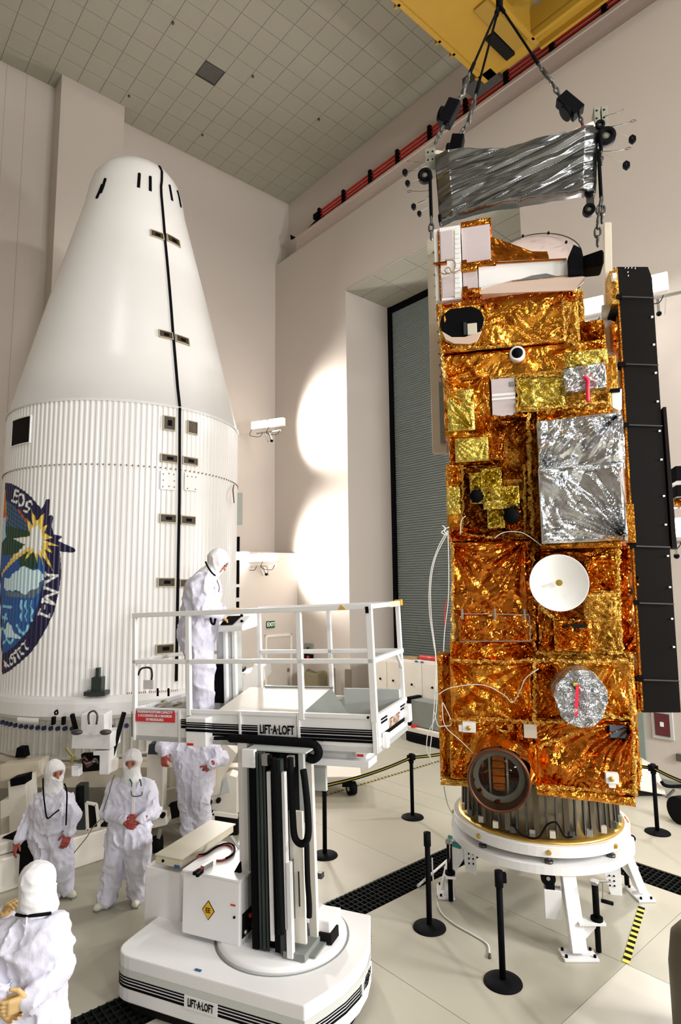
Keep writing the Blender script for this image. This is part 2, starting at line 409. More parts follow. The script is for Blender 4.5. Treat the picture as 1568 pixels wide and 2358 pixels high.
# crane girder (yellow) under the ceiling
cg = thing('bridge_crane', 'yellow overhead bridge crane girder above the spacecraft', 'crane', ROOM @ Matrix.Translation((-.8, -10.5, 15.6)))
MB(ROOM).bx(-26, -.75, -11.15, -9.82, 15.62, 17.3).build('girder', YEL, cg)
MB(ROOM).bx(-26, -.75, -9.86, -9.76, 15.60, 15.64).bx(-26, -.75, -11.2, -11.1, 15.60, 15.64).build('bottom_flange', YEL, cg)
for t_ in (-3.75, -2.45, -1.95, -1.0):
    MB(ROOM).bx(t_-.03, t_+.03, -9.82, -9.68, 15.6, 17.2).build('stiffener', YELD, cg)
MB(ROOM).bx(-2.5, -1.0, -11.05, -10.75, 15.56, 15.62).build('cover_plate', YELD, cg)
MB(ROOM).bx(-1.75, -.95, -10.72, -10.50, 15.54, 15.62).build('access_slot', DARK, cg)
MB(ROOM).bx(-.98, -.55, -34, -9.6, 15.75, 15.8).bx(-.98, -.9, -34, -11.15, 15.6, 16.3).bx(-.62, -.55, -34, -11.15, 15.6, 16.3).build('end_truck', YEL, cg)
MB(ROOM).bx(-.9, -.62, -34, -11.2, 15.8, 16.25).build('truck_web', DARK, cg)
MB(ROOM).bx(-1.0, -.5, -10.1, -9.3, 15.62, 15.9).build('wheel_box', DSTEEL, cg)
MB(ROOM).bx(-2.6, -1.7, -12.3, -11.15, 15.9, 16.6).build('trolley', YELD, cg)
MB(ROOM).tube(spline([lcz(ROOM, a, b, 15.9) for a, b in ((1255, 38), (1300, 5), (1318, 15), (1310, 32))], 5), .025, 8).build('cable_loop', BLACK, cg)
o = MB(ROOM).tube([lcx(ROOM, a, b, .3) for a, b in ((1198, 168), (1205, 178), (1207, 215))], .03, 8).build('hanging_conduit', BLACK)
tag(o, 'short black conduit stub hanging below the red rails beside the crane', 'conduit')
o = MB(ROOM).prism([lcx(ROOM, a, b, .02) for a, b in ((668, 540), (678, 545), (669, 551))], (.06, 0, 0)).build('beam_end_cap', BLACK)
tag(o, 'small black triangular cap at the far end of the runway beam', 'cap')
# flood lamps
def flood(M, n, label, tgt, spotp, wd=.56, ht=.26, gap=.63, arm=True):
    t_ = thing('flood_lamp', label, 'lamp', M, 'wall mounted flood lamps')
    for k in range(n):
        x0 = (k-(n-1)/2)*gap
        h = MB().bx(x0-wd/2, x0+wd/2, 0, .14, -ht/2, ht/2).build('lamp_housing', WHITEW, t_, .02)
        MB().bx(x0-wd/2+.02, x0+wd/2-.02, -.012, -.002, -ht/2+.02, ht/2-.02).build('lens', GLIGHT, h)
        MB().tube(spline([(x0-wd/2, .05, -.1), (x0-wd/2-.08, .05, -.3), (x0, .06, -.38), (x0+.1, .06, -.25)], 5), .009, 6).build('cord', BLACK, t_)
    MB().bar((-gap*.7, .08, -.26), (gap*.7, .08, -.26), .04, .05).bar((0, .08, -.26), (0, .30, -.5), .05, .05).bar((-.15, .08, -.26), (-.1, .25, -.55), .02, .02).bar((.15, .08, -.26), (.1, .25, -.55), .02, .02).build('yoke', STEEL, t_)
    MB().sph((0, .28, -.5), .05, 8).build('clamp', BLACK, t_)
    return t_
def lampat(px, py, dist_s):
    p = lc(ROOM, px, py, dist_s); return RM(p.y, p.x, p.z)
L = [(615, 975, 'pair of glaring flood lamps on the far wall, the upper pair'), (602, 1284, 'pair of glaring flood lamps on the far wall, the lower pair')]
for px, py, lb in L:
    p = lampat(px, py, -1.75); M = frame(p, 25)
    flood(M, 2, lb, None, 0)
    sp = bpy.data.lights.new('flood_beam', 'SPOT'); sp.energy = 1000; sp.spot_size = math.radians(125); sp.spot_blend = .55; sp.shadow_soft_size = .12; sp.color = (1, .95, .88)
    so = bpy.data.objects.new('flood_beam', sp); COL.objects.link(so); so.location = p+V((.55, -.1, 0))
    fl_ = bpy.data.lights.new('flood_wash', 'AREA'); fl_.shape = 'RECTANGLE'; fl_.size = .9; fl_.size_y = .25; fl_.energy = 360; fl_.color = (1, .95, .9)
    fo = bpy.data.objects.new('flood_wash', fl_); COL.objects.link(fo); fo.location = p-M.to_3x3() @ V((0, .06, 0)); fo.rotation_euler = (V((0, 3, p.z-1.5))-fo.location).to_track_quat('-Z', 'Y').to_euler()
    tg = RM(-2.6, 0, p.z+.1); so.rotation_euler = (tg-so.location).to_track_quat('-Z', 'Y').to_euler()
for px, py, lb, n in [(1366, 703, 'glaring flood lamp seen just right of the gold body', 1), (1511, 651, 'round glaring flood lamp just right of the black solar panel', 1), (1552, 1215, 'flood lamp low behind the black solar panel', 1)]:
    q = lcx(ROOM, px, py, -.45); p = RM(q.y, q.x, q.z)
    flood(frame(p, 30), n, lb, None, 0, wd=.40, ht=.36)
    sp = bpy.data.lights.new('flood_beam', 'AREA'); sp.energy = 150; sp.size = .35; sp.color = (1, .95, .9)
    so = bpy.data.objects.new('flood_beam', sp); COL.objects.link(so); so.location = p-frame(p, 30).to_3x3() @ V((0, .05, 0))
    so.rotation_euler = (CO-V(p)).to_track_quat('-Z', 'Y').to_euler()
# fire alarm, thermostat on right wall
def wallbox(px, py, wpx, label, cat, nm):
    q = lcx(ROOM, px, py, -.0); return thing(nm, label, cat, ROOM @ Matrix.Translation((0, q.y, q.z)))
fa = wallbox(1527, 1668, 0, 'dark red fire hose cabinet with a grey frame on the right wall', 'cabinet', 'fire_cabinet')
MB().bx(-.04, 0, -.19, .19, -.26, .26).build('frame', LGREY, fa, .01)
MB().bx(-.055, -.04, -.13, .13, -.2, .2).build('door', mat('fire_maroon', (.10, .015, .02), .4), fa)
MB().bx(-.07, -.055, -.03, .03, -.03, .05).build('handle', WHITE, fa)
gd = struct(MB(ROOM).bx(-.06, 0, lcx(ROOM, 1487, 1700, 0).y, lcx(ROOM, 1468, 1700, 0).y, 0, 2.6), 'trim_7', mat('greenish_post', (.22, .27, .24), .5))
for px, py, w2, h2, lb in ((713, 1494, .20, .16, 'upper grey wall panel by the opening'), (713, 1514, .20, .13, 'lower dark wall control panel with a red button')):
    q = lcx(ROOM, px, py, 0); o = thing('wall_control', lb, 'panel', ROOM @ Matrix.Translation((0, q.y, q.z)))
    MB().bx(-.07, 0, -w2, w2, -h2, h2).build('case', GREY if 'upper' in lb else BLACK, o, .01)
    MB().bx(-.085, -.07, -.07, .05, -.06, .06).build('button_plate', REDP if 'red' in lb else DGREY, o)
q = lcx(ROOM, 678, 1287, 0); o = thing('wall_socket', 'small box with a dangling lead below the corner ledge', 'socket', ROOM @ Matrix.Translation((0, q.y, q.z)))
MB().bx(-.06, 0, -.06, .06, -.06, .06).build('box', DSTEEL, o); MB().tube(spline([(-.05, 0, -.05), (-.06, .1, -.25), (-.05, .02, -.4)], 4), .012, 6).build('lead', BLACK, o)
q = lcx(ROOM, 690, 1380, 0)
# guard posts by the opening
for px, py0, py1 in ((765, 1538, 1602), (803, 1541, 1602)):
    q = lcx(ROOM, px, py1, -.25)
    o = MB(ROOM).bx(-.32, -.2, q.y-.09, q.y+.09, 0, lcx(ROOM, px, py0, -.25).z).build('guard_post', mat('post_brown%d' % px, (.16, .13, .09), .6), bevel=.01)
    tag(o, 'short dark brown guard post by the opening, the %s' % ('left one' if px == 765 else 'right one'), 'post')
# ================================================================ FAIRING
FC = V((-4.13, 11.59, 0)); FR = 2.1; ZT = 6.75; ZB = 2.05
CONE = [(2.1, ZT), (1.86, 7.75), (1.62, 8.75), (1.38, 9.7), (1.16, 10.55), (.98, 11.25), (.92, 11.6), (.84, 11.88), (.70, 12.08), (.48, 12.24), (.2, 12.31), (0.001, 12.33)]
def Rz(z):
    if z <= ZT: return FR
    for (r0, z0), (r1, z1) in zip(CONE, CONE[1:]):
        if z <= z1: return r0+(r1-r0)*(z-z0)/(z1-z0)
    return .01
def FX(px, py, R=None):
    d = ray(px, py); ox, oy = -FC.x, -FC.y; z = 5.0; r = R or FR
    for it in range(14):
        a = d.x*d.x+d.y*d.y; b = ox*d.x+oy*d.y; c = ox*ox+oy*oy-r*r; D = b*b-a*c
        if D < 0:
            D = 0
        t = (-b-math.sqrt(D))/a; z = CAM_H+d.z*t
        if R: break
        r = .5*r+.5*Rz(z)
    return math.atan2(oy+d.y*t, ox+d.x*t), z, r
def FP(phi, z, off=0.0, R=None):
    r = (R or Rz(z))+off; return V((FC.x+r*math.cos(phi), FC.y+r*math.sin(phi), z))
NR = 150
def rib(phi): 
    c = math.cos(NR*phi); return .011*max(-.6, min(.6, c))
fr = thing('payload_fairing', 'huge white cone-topped rocket payload fairing with ribbed cylinder and a painted round emblem', 'fairing', Matrix.Translation((FC.x, FC.y, 0)))
WM = Matrix.Identity(4)
MB(Matrix.Translation(FC)).lathe([(2.115, ZT-.03), (2.115, ZT)]+CONE, 144).build('nose_cone', FAIR, fr)
MB(Matrix.Translation(FC)).lathe([(2.10, ZT-.012), (2.124, ZT-.01), (2.124, ZT+.004), (2.09, ZT+.01)], 144).build('joint_ring', FAIR, fr)
vs = []; fs = []; NP = NR*8
rows = [ZB, 2.6, 3.4, 4.2, 5.0, 5.7, 6.3, ZT-.02]
for i in range(NP):
    ph = 2*math.pi*i/NP; r = FR+rib(ph)
    for z in rows: vs.append((r*math.cos(ph), r*math.sin(ph), z))
m_ = len(rows)
fs = [(i*m_+j, ((i+1) % NP)*m_+j, ((i+1) % NP)*m_+j+1, i*m_+j+1) for i in range(NP) for j in range(m_-1)]
link_mesh('ribbed_shell', vs, fs, FAIR, fr, Matrix.Translation(FC), [False]*len(fs))
def patch(mb, p0, p1, z0, z1, off0, off1, n=6, nz=1):
    """curved slab on the fairing surface between off0 and off1"""
    vs = []
    for off in (off0, off1):
        for i in range(n+1):
            for j in range(nz+1):
                vs.append(FP(p0+(p1-p0)*i/n, z0+(z1-z0)*j/nz, off))
    q = (n+1)*(nz+1); fs = []
    for i in range(n):
        for j in range(nz):
            a = i*(nz+1)+j; b = a+nz+1; fs += [(a, b, b+1, a+1), (q+a, q+a+1, q+b+1, q+b)]
    for i in range(n): a = i*(nz+1); b = a+nz+1; fs += [(a, q+a, q+b, b), (a+nz, b+nz, q+b+nz, q+a+nz)]
    fs += [(j, j+1, q+j+1, q+j) for j in range(nz)]; b = n*(nz+1); fs += [(b+j, q+b+j, q+b+j+1, b+j+1) for j in range(nz)]
    return mb.add(vs, fs)
# split line
pts = [FX(x, y) for x, y in ((367, 382), (370, 430), (380, 560), (397, 760), (408, 890), (413, 955), (412, 1150), (409, 1300), (406, 1500), (405, 1568))]
mb = MB(WM)
for a, b in zip(pts, pts[1:]):
    k = 6
    for i in range(k):
        pa = [a[q]+(b[q]-a[q])*i/k for q in (0, 1)]; pb = [a[q]+(b[q]-a[q])*(i+1)/k for q in (0, 1)]
        w_ = .020
        da = w_/Rz(pa[1]); db = w_/Rz(pb[1])
        vs = [FP(pa[0]-da, pa[1], .028), FP(pa[0]+da, pa[1], .028), FP(pb[0]+db, pb[1], .028), FP(pb[0]-db, pb[1], .028),
              FP(pa[0]-da, pa[1], -.02), FP(pa[0]+da, pa[1], -.02), FP(pb[0]+db, pb[1], -.02), FP(pb[0]-db, pb[1], -.02)]
        mb.add(vs, [(0, 1, 2, 3), (0, 4, 5, 1), (2, 6, 7, 3), (1, 5, 6, 2), (0, 3, 7, 4)])
mb.build('split_seam', BLACK, fr)
PORTDARK = mat('port_hollow_dark', (.05, .032, .016), .5, var=.9, vscale=30); PORTF = mat('port_frame', (.48, .42, .30), .5)
for k, (x, y, w_, h_) in enumerate([(361, 541, 26, 12), (398, 554, 24, 13), (381, 771, 28, 13), (419, 783, 26, 13), (389, 975, 24, 29), (442, 985, 20, 26), (389, 1056, 35, 15), (437, 1062, 31, 14), (386, 1194, 34, 16), (432, 1198, 30, 16), (382, 1341, 36, 17), (424, 1343, 20, 15), (379, 1494, 37, 18), (51, 993, 40, 58), (424, 1494, 14, 16)]):
    a = FX(x-w_/2, y); b = FX(x+w_/2, y); c = FX(x, y+h_/2); d = FX(x, y-h_/2)
    p0, p1, z0, z1 = a[0], b[0], c[1], d[1]; bw = .016; dp = bw/Rz(z0)
    mb = MB(WM); 
    patch(mb, p0-dp, p1+dp, z1, z1+bw, -.02, .03); patch(mb, p0-dp, p1+dp, z0-bw, z0, -.02, .03)
    patch(mb, p0-dp, p0, z0, z1, -.02, .03, 1); patch(mb, p1, p1+dp, z0, z1, -.02, .03, 1)
    f_ = mb.build('access_port', PORTF if k != 13 else FAIR, fr)
    mb = MB(WM); patch(mb, p0, p1, z0, z1, -.02, .019); mb.build('port_dark_plate', DARK if k == 13 else PORTDARK, f_)  # closed plate; its dark colour stands for the shaded hollow of the port
    if k != 13 and w_ > 20:
        mb = MB(WM); patch(mb, p0+(p1-p0)*.35, p0+(p1-p0)*.75, z0+(z1-z0)*.3, z0+(z1-z0)*.75, .015, .026, 2); mb.build('port_fitting', BLACK, f_)
for (xa, ya), (xb, yb) in [((321, 400), (319, 432)), ((346, 407), (346, 440)), ((390, 427), (396, 462)), ((408, 440), (416, 477)), ((243, 412), (232, 445)), ((236, 426), (223, 457))]:
    a, b = FX(xa, ya), FX(xb, yb)
    mb = MB(WM); mb.tube([FP(a[0], a[1], .0), FP((a[0]+b[0])/2, (a[1]+b[1])/2, .0), FP(b[0], b[1], .0)], .03, 6); mb.build('vent_slot', BLACK, fr)
# doubler plates beside the seam and a rivet line
for x0, x1, y0, y1 in ((369, 403, 1085, 1128), (424, 452, 1090, 1130)):
    a, b, c, d = FX(x0, 1100), FX(x1, 1100), FX((x0+x1)/2, y1), FX((x0+x1)/2, y0)
    mb = MB(WM); patch(mb, a[0], b[0], c[1], d[1], 0, .022); mb.build('doubler_plate', FAIR, fr)
zr = FX(290, 1071)[1]
mb = MB(WM)
for i in range(int(NR*.62)):
    ph = math.pi+2*math.pi*(i)/NR+.02; mb.sph(FP(ph, zr, .012), .014, 4)
for x, y in ((375, 1092), (388, 1091), (399, 1093), (375, 1106), (400, 1108), (374, 1121), (388, 1120), (400, 1122), (430, 1097), (440, 1098), (449, 1099), (430, 1125), (448, 1127)):
    a = FX(x, y); mb.sph(FP(a[0], a[1], .024), .012, 4)
o = mb.build('rivet_line', mat('rivet', (.25, .18, .12), .5), fr); o['kind'] = 'stuff'
# bracket low on the ribs
a = FX(228, 1580); M_ = FP(a[0], a[1], .05)
bk = MB(WM); bk.bx(M_.x-.16, M_.x+.16, M_.y-.15, M_.y+.05, 2.10, 2.16).bx(M_.x-.07, M_.x+.08, M_.y-.1, M_.y+.05, 2.16, 2.36).bx(M_.x-.02, M_.x+.03, M_.y-.08, M_.y, 2.36, 2.5).build('hold_bracket', DGREY, fr)
# cables and side fittings at the right edge
mb = MB(WM).tube(spline([FP(*FX(534, 1117)[:2], .04), FP(*FX(525, 1128)[:2], .1), FP(*FX(524, 1145)[:2], .12), FP(*FX(533, 1158)[:2], .05)], 5), .012, 6); mb.build('side_cable', mat('cable_brown', (.2, .08, .03), .5), fr)
mb = MB(WM)
for y0, y1 in ((1236, 1270), (1290, 1345), (1352, 1376), (1385, 1400)):
    a = FX(555.5, y0); b = FX(555.5, y1); mb.bar(FP(a[0], a[1], .03), FP(b[0], b[1], .03), .06, .06)
mb.build('side_hinge_strip', BLACK, fr)
mb = MB(WM); a = FX(556, 1135); b = FX(556, 1210); mb.bar(FP(a[0], a[1], .05), FP(b[0], b[1], .05), .12, .05).build('side_fitting', LGREY, fr)
# base ring and lower skirt
MB(Matrix.Translation(FC)).lathe([(2.0, ZB+.02), (2.2, ZB+.02), (2.24, ZB), (2.26, 1.98), (2.26, 1.80), (2.2, 1.74), (2.0, 1.74)], 120).build('base_ring', WHITE, fr, smooth=False)
mb = MB(WM); 
for x0, x1 in ((44, 93),):
    a, b = FX(x0, 1640, 2.26), FX(x1, 1640, 2.26)
    mb.lathe([(2.26, 1.70), (2.29, 1.70), (2.29, 1.78), (2.26, 1.78)], 6, (FC.x, FC.y, 0), a[0], b[0])
mb.build('ring_plate', WHITE, fr)
STW = mat('stencil', (.25, .10, .06), .6)
for k in range(26):
    a = FX(292+k*4.6, 1599-k*.28, 2.262)
    if k in (4, 10, 15, 21): continue
    MB(WM).add([V((FC.x+2.263*math.cos(a[0]+q), FC.y+2.263*math.sin(a[0]+q), a[1]+z)) for q, z in ((0, 0), (.006, 0), (.006, .03), (0, .03))], [(0, 1, 2, 3)]).build('stencil_mark', STW, fr)
SK = mat('skirt_grey_white', (.62, .61, .56), .4, var=.05)
vs = []; NP2 = 110*4
for i in range(NP2):
    ph = 2*math.pi*i/NP2; r = 2.02+.02*(1 if i % 4 == 0 else 0)
    for z in (1.16, 1.76): vs.append((r*math.cos(ph), r*math.sin(ph), z))
fs = [(i*2, ((i+1) % NP2)*2, ((i+1) % NP2)*2+1, i*2+1) for i in range(NP2)]
link_mesh('lower_skirt', vs, fs, SK, fr, Matrix.Translation(FC), [False]*len(fs))
MB(Matrix.Translation(FC)).lathe([(2.02, 1.16), (2.06, 1.16), (2.06, 1.12), (1.95, 1.12)], 100).build('skirt_foot', SK, fr)
NAVY = mat('navy_plug', (.01, .015, .10), .4)
for x in (5, 14, 23, 36, 49, 61, 74, 88, 102, 118, 134, 150, 167, 256, 292, 330):
    a = FX(x, 1663-(abs(x-290)/290)**2*13, 2.05)
    q = V((FC.x+2.04*math.cos(a[0]), FC.y+2.04*math.sin(a[0]), 1.585)); nrm = V((math.cos(a[0]), math.sin(a[0]), 0))
    MB(WM).cyl(q-nrm*.02, q+nrm*.03, .032, 12).build('skirt_plug', NAVY, fr)
# painted emblem: pigment carried by a fine skin that follows the ribs
def E7(pts): return [(x*.2333, 1050+y*.2336) for x, y in pts]
def B7(pts): return [(x*.07015, 1440+y*.07014) for x, y in pts]
def tosurf(pts):
    out = []
    for x, y in pts:
        a = FX(max(x, 6.0), y); out.append((a[0]*FR, a[1]))
    return np.array(out)
p_lo = FX(6.5, 1300)[0]-.05; p_hi = FX(182, 1270)[0]; z_lo = FX(20, 1560)[1]-.25; z_hi = FX(12, 1060)[1]+.05
nph = int((p_hi-p_lo)*FR/.0075); nz = int((z_hi-z_lo)/.0095)
PH = np.linspace(p_lo, p_hi, nph); ZZ = np.linspace(z_lo, z_hi, nz)
XX, YY = np.meshgrid(PH*FR, ZZ, indexing='ij')
colr = np.zeros((nph, nz, 3)); al = np.zeros((nph, nz), bool)
def inpoly(poly):
    poly = tosurf(poly); r = np.zeros(XX.shape, bool); n = len(poly); j = n-1
    for i in range(n):
        xi, yi = poly[i]; xj, yj = poly[j]
        c = ((yi > YY) != (yj > YY)) & (XX < (xj-xi)*(YY-yi)/(yj-yi+1e-12)+xi); r ^= c; j = i
    return r
def fillp(poly, c, over=True):
    k = inpoly(poly); al[k] = True; colr[k] = c
def stroke(pts, wd, c):
    P = tosurf(pts)
    for (x0, y0), (x1, y1) in zip(P, P[1:]):
        dx, dy = x1-x0, y1-y0; L = dx*dx+dy*dy+1e-12
        t = np.clip(((XX-x0)*dx+(YY-y0)*dy)/L, 0, 1); d = np.hypot(XX-x0-t*dx, YY-y0-t*dy)
        k = (d < wd) & al; colr[k] = c
NV = (.010, .008, .055)
fillp(E7([(30, 60), (45, 150), (60, 262), (110, 268), (170, 295), (240, 340), (310, 400), (370, 470), (412, 520), (430, 480), (465, 420), (490, 425), (485, 560), (480, 590), (510, 578), (527, 600), (510, 690), (535, 770), (605, 785), (618, 800), (580, 835), (740, 908), (753, 935), (730, 957), (595, 945), (602, 1080), (600, 1200), (580, 1350), (555, 1480), (510, 1600), (450, 1720), (380, 1840), (300, 1950), (200, 2040), (100, 2120), (26, 2160), (24, 260), (25, 60)]), NV)
fillp(E7([(24, 440), (70, 440), (150, 500), (230, 600), (300, 720), (400, 900), (440, 1080), (440, 1180), (410, 1330), (370, 1480), (320, 1620), (250, 1760), (150, 1870), (60, 1935), (24, 1950)]), (.015, .10, .34))
fillp(E7([(60, 445), (150, 500), (230, 600), (300, 720), (250, 900), (60, 900)]), (.04, .12, .20))
for k in range(9): stroke(E7([(60, 470+k*45), (300, 640+k*45)]), .008, (.01, .03, .10)); 
for k in range(7): stroke(E7([(90+k*32, 450+k*26), (80+k*32, 760)]), .007, (.01, .03, .10))
fillp(E7([(24, 690), (120, 700), (290, 740), (330, 900), (380, 1110), (200, 1110), (180, 1000), (24, 1000)]), (.012, .055, .03))
fillp(E7([(24, 980), (180, 980), (200, 1100), (110, 1180), (24, 1300)]), (.015, .09, .36))
fillp(E7([(24, 240), (60, 340), (75, 620), (62, 660), (24, 720)]), (.65, .20, .04))
fillp(E7([(24, 500), (70, 560), (72, 640), (24, 690)]), (.60, .10, .02))
fillp(E7([(24, 620), (60, 600), (62, 800), (24, 850)]), (.45, .68, .85))
stroke(E7([(185, 530), (230, 600), (300, 690)]), .02, (.45, .08, .03))
YW = (.80, .58, .10); WH = (.80, .82, .80)
c_ = (358, 800)
tips = [(305, 515), (365, 640), (437, 560), (420, 700), (467, 680), (440, 760), (522, 805), (440, 830), (590, 890), (470, 880), (515, 957), (440, 920), (530, 1142), (420, 980), (432, 1085), (385, 960), (365, 1060), (340, 930), (240, 1042), (290, 930), (30, 1165), (240, 880), (280, 850), (133, 815), (300, 790), (262, 612), (330, 690)]
fillp(E7(tips), YW)
fillp(E7([(c_[0]+(x-c_[0])*(.72 if x < 300 else .5), c_[1]+(y-c_[1])*.62) for x, y in tips]), WH)
fillp(E7([(300, 750), (330, 700), (400, 710), (420, 800), (410, 880), (380, 960), (345, 960), (310, 880), (240, 870), (135, 815), (290, 800)]), WH)
for k in range(6): stroke(E7([(150-k*26, 970+k*38), (135-k*26, 992+k*38)]), .02, YW)
LB = (.25, .62, .80); CL = (.60, .80, .86)
fillp(E7([(60, 1330), (200, 1350), (330, 1310), (425, 1230), (400, 1340), (330, 1400), (180, 1395), (70, 1380)]), (.12, .18, .24))
fillp(E7([(110, 1180), (150, 1140), (190, 1130), (200, 1100), (240, 1085), (290, 1110), (330, 1130), (380, 1115), (430, 1170), (432, 1220), (385, 1250), (380, 1300), (340, 1315), (300, 1320), (270, 1360), (235, 1370), (200, 1335), (150, 1320), (130, 1338), (100, 1320), (60, 1330), (40, 1280), (50, 1200), (100, 1210)]), CL)
for x in (215, 260, 312): stroke(E7([(x, 1430), (x-8, 1480), (x+10, 1530), (x-8, 1580), (x+2, 1620)]), .022, LB)
for pts_ in ([(170, 1670), (200, 1730), (235, 1750), (265, 1720), (278, 1675)], [(28, 1480), (110, 1490)], [(28, 1590), (75, 1605)], [(28, 1700), (50, 1730), (60, 1800), (110, 1850), (135, 1800)], [(45, 1640), (60, 1560)], [(28, 1850), (50, 1830)]):
    stroke(E7(pts_), .022, LB)
fillp(E7([(80, 1640), (125, 1680), (135, 1740), (190, 1770), (212, 1805), (120, 1790), (60, 1790), (45, 1720)]), CL)
for pts_ in ([(155, 335), (130, 450)], [(155, 335), (190, 352)], [(145, 385), (172, 395)], [(122, 440), (165, 462)], [(165, 462), (168, 448)],
             [(215, 375), (190, 390), (183, 440), (195, 490), (225, 485), (240, 440), (232, 390), (215, 375)],
             [(320, 480), (305, 448), (270, 455), (262, 490), (292, 520), (270, 552), (235, 540)],
             [(450, 1168), (568, 1180), (448, 1250)], [(505, 1172), (500, 1222)], [(450, 1150), (450, 1185)], [(446, 1235), (446, 1262)],
             [(442, 1295), (565, 1345)], [(565, 1345), (445, 1390)], [(445, 1390), (540, 1462)], [(540, 1462), (425, 1425)], [(442, 1285), (440, 1310)], [(425, 1410), (422, 1440)],
             [(445, 1475), (440, 1505)], [(385, 1545), (488, 1588)], [(488, 1588), (490, 1560)], [(400, 1510), (380, 1560)]):
    stroke(E7(pts_), .019, WH)
for pts_ in ([(840, 490), (800, 590), (700, 640)], [(800, 590), (850, 720), (900, 790), (940, 745)], [(680, 720), (590, 800)], [(650, 850), (700, 930), (780, 930)], [(520, 820), (560, 880), (640, 1090)], [(400, 960), (540, 880)],
             [(370, 990), (310, 1080), (330, 1200), (370, 1290), (430, 1240), (430, 1120), (380, 1060)], [(430, 960), (490, 1080), (500, 1200)], [(130, 1170), (150, 1320)], [(150, 1190), (290, 1340)], [(180, 1290), (210, 1400)]):
    stroke(B7(pts_), .016, WH)
fillp(B7([(85, 1180), (110, 1400), (60, 1430)]), (.35, .01, .02))
GRID = np.zeros((nph, nz, 3))
rr = FR+np.array([rib(p) for p in PH])+.004
GRID[..., 0] = FC.x+(rr*np.cos(PH))[:, None]; GRID[..., 1] = FC.y+(rr*np.sin(PH))[:, None]; GRID[..., 2] = ZZ[None, :]
idx = np.arange(nph*nz).reshape(nph, nz)
cell = al[:-1, :-1] & al[1:, :-1] & al[:-1, 1:] & al[1:, 1:]
q = np.stack([idx[:-1, :-1], idx[1:, :-1], idx[1:, 1:], idx[:-1, 1:]], -1)[cell]
used = np.unique(q); rem = -np.ones(nph*nz, int); rem[used] = np.arange(len(used))
EM = mat('emblem_paint', (1, 1, 1), .35, vcol=True)
eo = link_mesh('round_emblem', GRID.reshape(-1, 3)[used], [tuple(r) for r in rem[q].tolist()], EM, fr, WM, [False]*len(q))
ca = eo.data.color_attributes.new('paint', 'FLOAT_COLOR', 'POINT')
cc = np.ones((len(used), 4)); cc[:, :3] = colr.reshape(-1, 3)[used]; ca.data.foreach_set('color', cc.ravel())
# ================================================================ TRANSPORTER below the fairing
def pp(pts, Y, dep):
    p = [atY(x, y, Y) for x, y in pts]; return MB(WM).prism(p, (0, dep, 0))
tr = thing('fairing_transporter', 'beige and white wheeled transporter carrying the fairing, full of frames and jacks', 'transporter', Matrix.Translation((-4.2, 11, 0)))
def part(pts, Y, dep, name, m, bev=.008, par=None): return pp(pts, Y, dep).build(name, m, par or tr, bev)
# low skid beam on the floor, left
a, b = fl(-60, 2078), fl(262, 1972); d_ = (b-a).normalized(); n_ = V((d_.y*-1, d_.x, 0))
MB(WM).prism([a, a+n_*.5, a+n_*.5+V((0, 0, .40)), a+V((0, 0, .40))], b-a).build('skid_beam', WHITEW, tr, .02)
MB(WM).prism([a+V((0, 0, .41))+n_*.1, a+n_*.42+V((0, 0, .41)), a+n_*.42+V((0, 0, .55)), a+n_*.1+V((0, 0, .55))], (b-a)*.45).build('beam_block', WHITEW, tr, .02)
MB(WM).bx(-6.8, -1.3, 9.95, 10.2, .62, .88).build('cross_beam', BEIGE, tr, .01); MB(WM).bx(-6.8, -1.6, 12.6, 12.9, .7, 1.05).build('cross_beam', BEIGE, tr, .01)
MB(WM).bx(-7.2, -2.2, 9.3, 9.6, .8, 1.08).build('front_beam', BEIGE, tr, .01)
MB(WM).bx(-6.4, -6.1, 9.2, 13.5, .75, 1.05).build('side_beam', BEIGE, tr, .01); MB(WM).bx(-2.2, -1.9, 9.2, 13.5, .75, 1.05).build('side_beam', BEIGE, tr, .01)
for x_, y_, z_ in ((-6.3, 9.4, .8), (-3.3, 10.05, .62), (-6.2, 12.7, .72), (-2.05, 12.7, .72)): MB(WM).bx(x_-.07, x_+.07, y_-.07, y_+.07, 0, z_).build('support_leg', BEIGE, tr, .006)
MB(Matrix.Translation(FC)).lathe([(1.7, .98), (2.15, .98), (2.15, 1.1), (1.7, 1.1)], 60).build('support_ring', BEIGE, tr)
for k in range(6):
    ph = math.pi+.35+k*.45
    c = V((FC.x+2.05*math.cos(ph), FC.y+2.05*math.sin(ph), 0)); MB(WM).bx(c.x-.12, c.x+.12, c.y-.1, c.y+.1, .8, 1.14).build('pad_block', GREY, tr, .01)
part([(38, 1722), (54, 1722), (58, 1745), (34, 1745)], 9.2, .15, 'rubber_mount', BLACK)
# frame members behind the two people, left side
part([(0, 1762), (90, 1752), (90, 1790), (0, 1800)], 9.0, .3, 'deck_edge', BEIGE)
part([(18, 1800), (60, 1790), (64, 1920), (62, 1940), (22, 1940)], 8.7, .3, 'jack_post', WHITEW)
part([(0, 1845), (22, 1840), (26, 1878), (0, 1886)], 8.7, .25, 'jack_arm', WHITEW)
part([(22, 1795), (58, 1786), (57, 1806), (24, 1812)], 8.66, .2, 'cable_bundle', BLACK)
part([(175, 1808), (195, 1808), (196, 1990), (172, 1990)], 8.8, .15, 'dark_column', DGREY)
MB(WM).cyl(atY(184, 1812, 8.75), atY(184, 1870, 8.75), .055, 14).build('hydraulic_cylinder', BLACK, tr)
mb = MB(WM); q = [atY(x, y, 8.5) for x, y in ((199, 1848), (222, 1852), (228, 1905), (202, 1912))]
for i in range(4): mb.bar(q[i], q[(i+1) % 4], .03, .03)
mb.build('glazed_frame', WHITEW, tr)
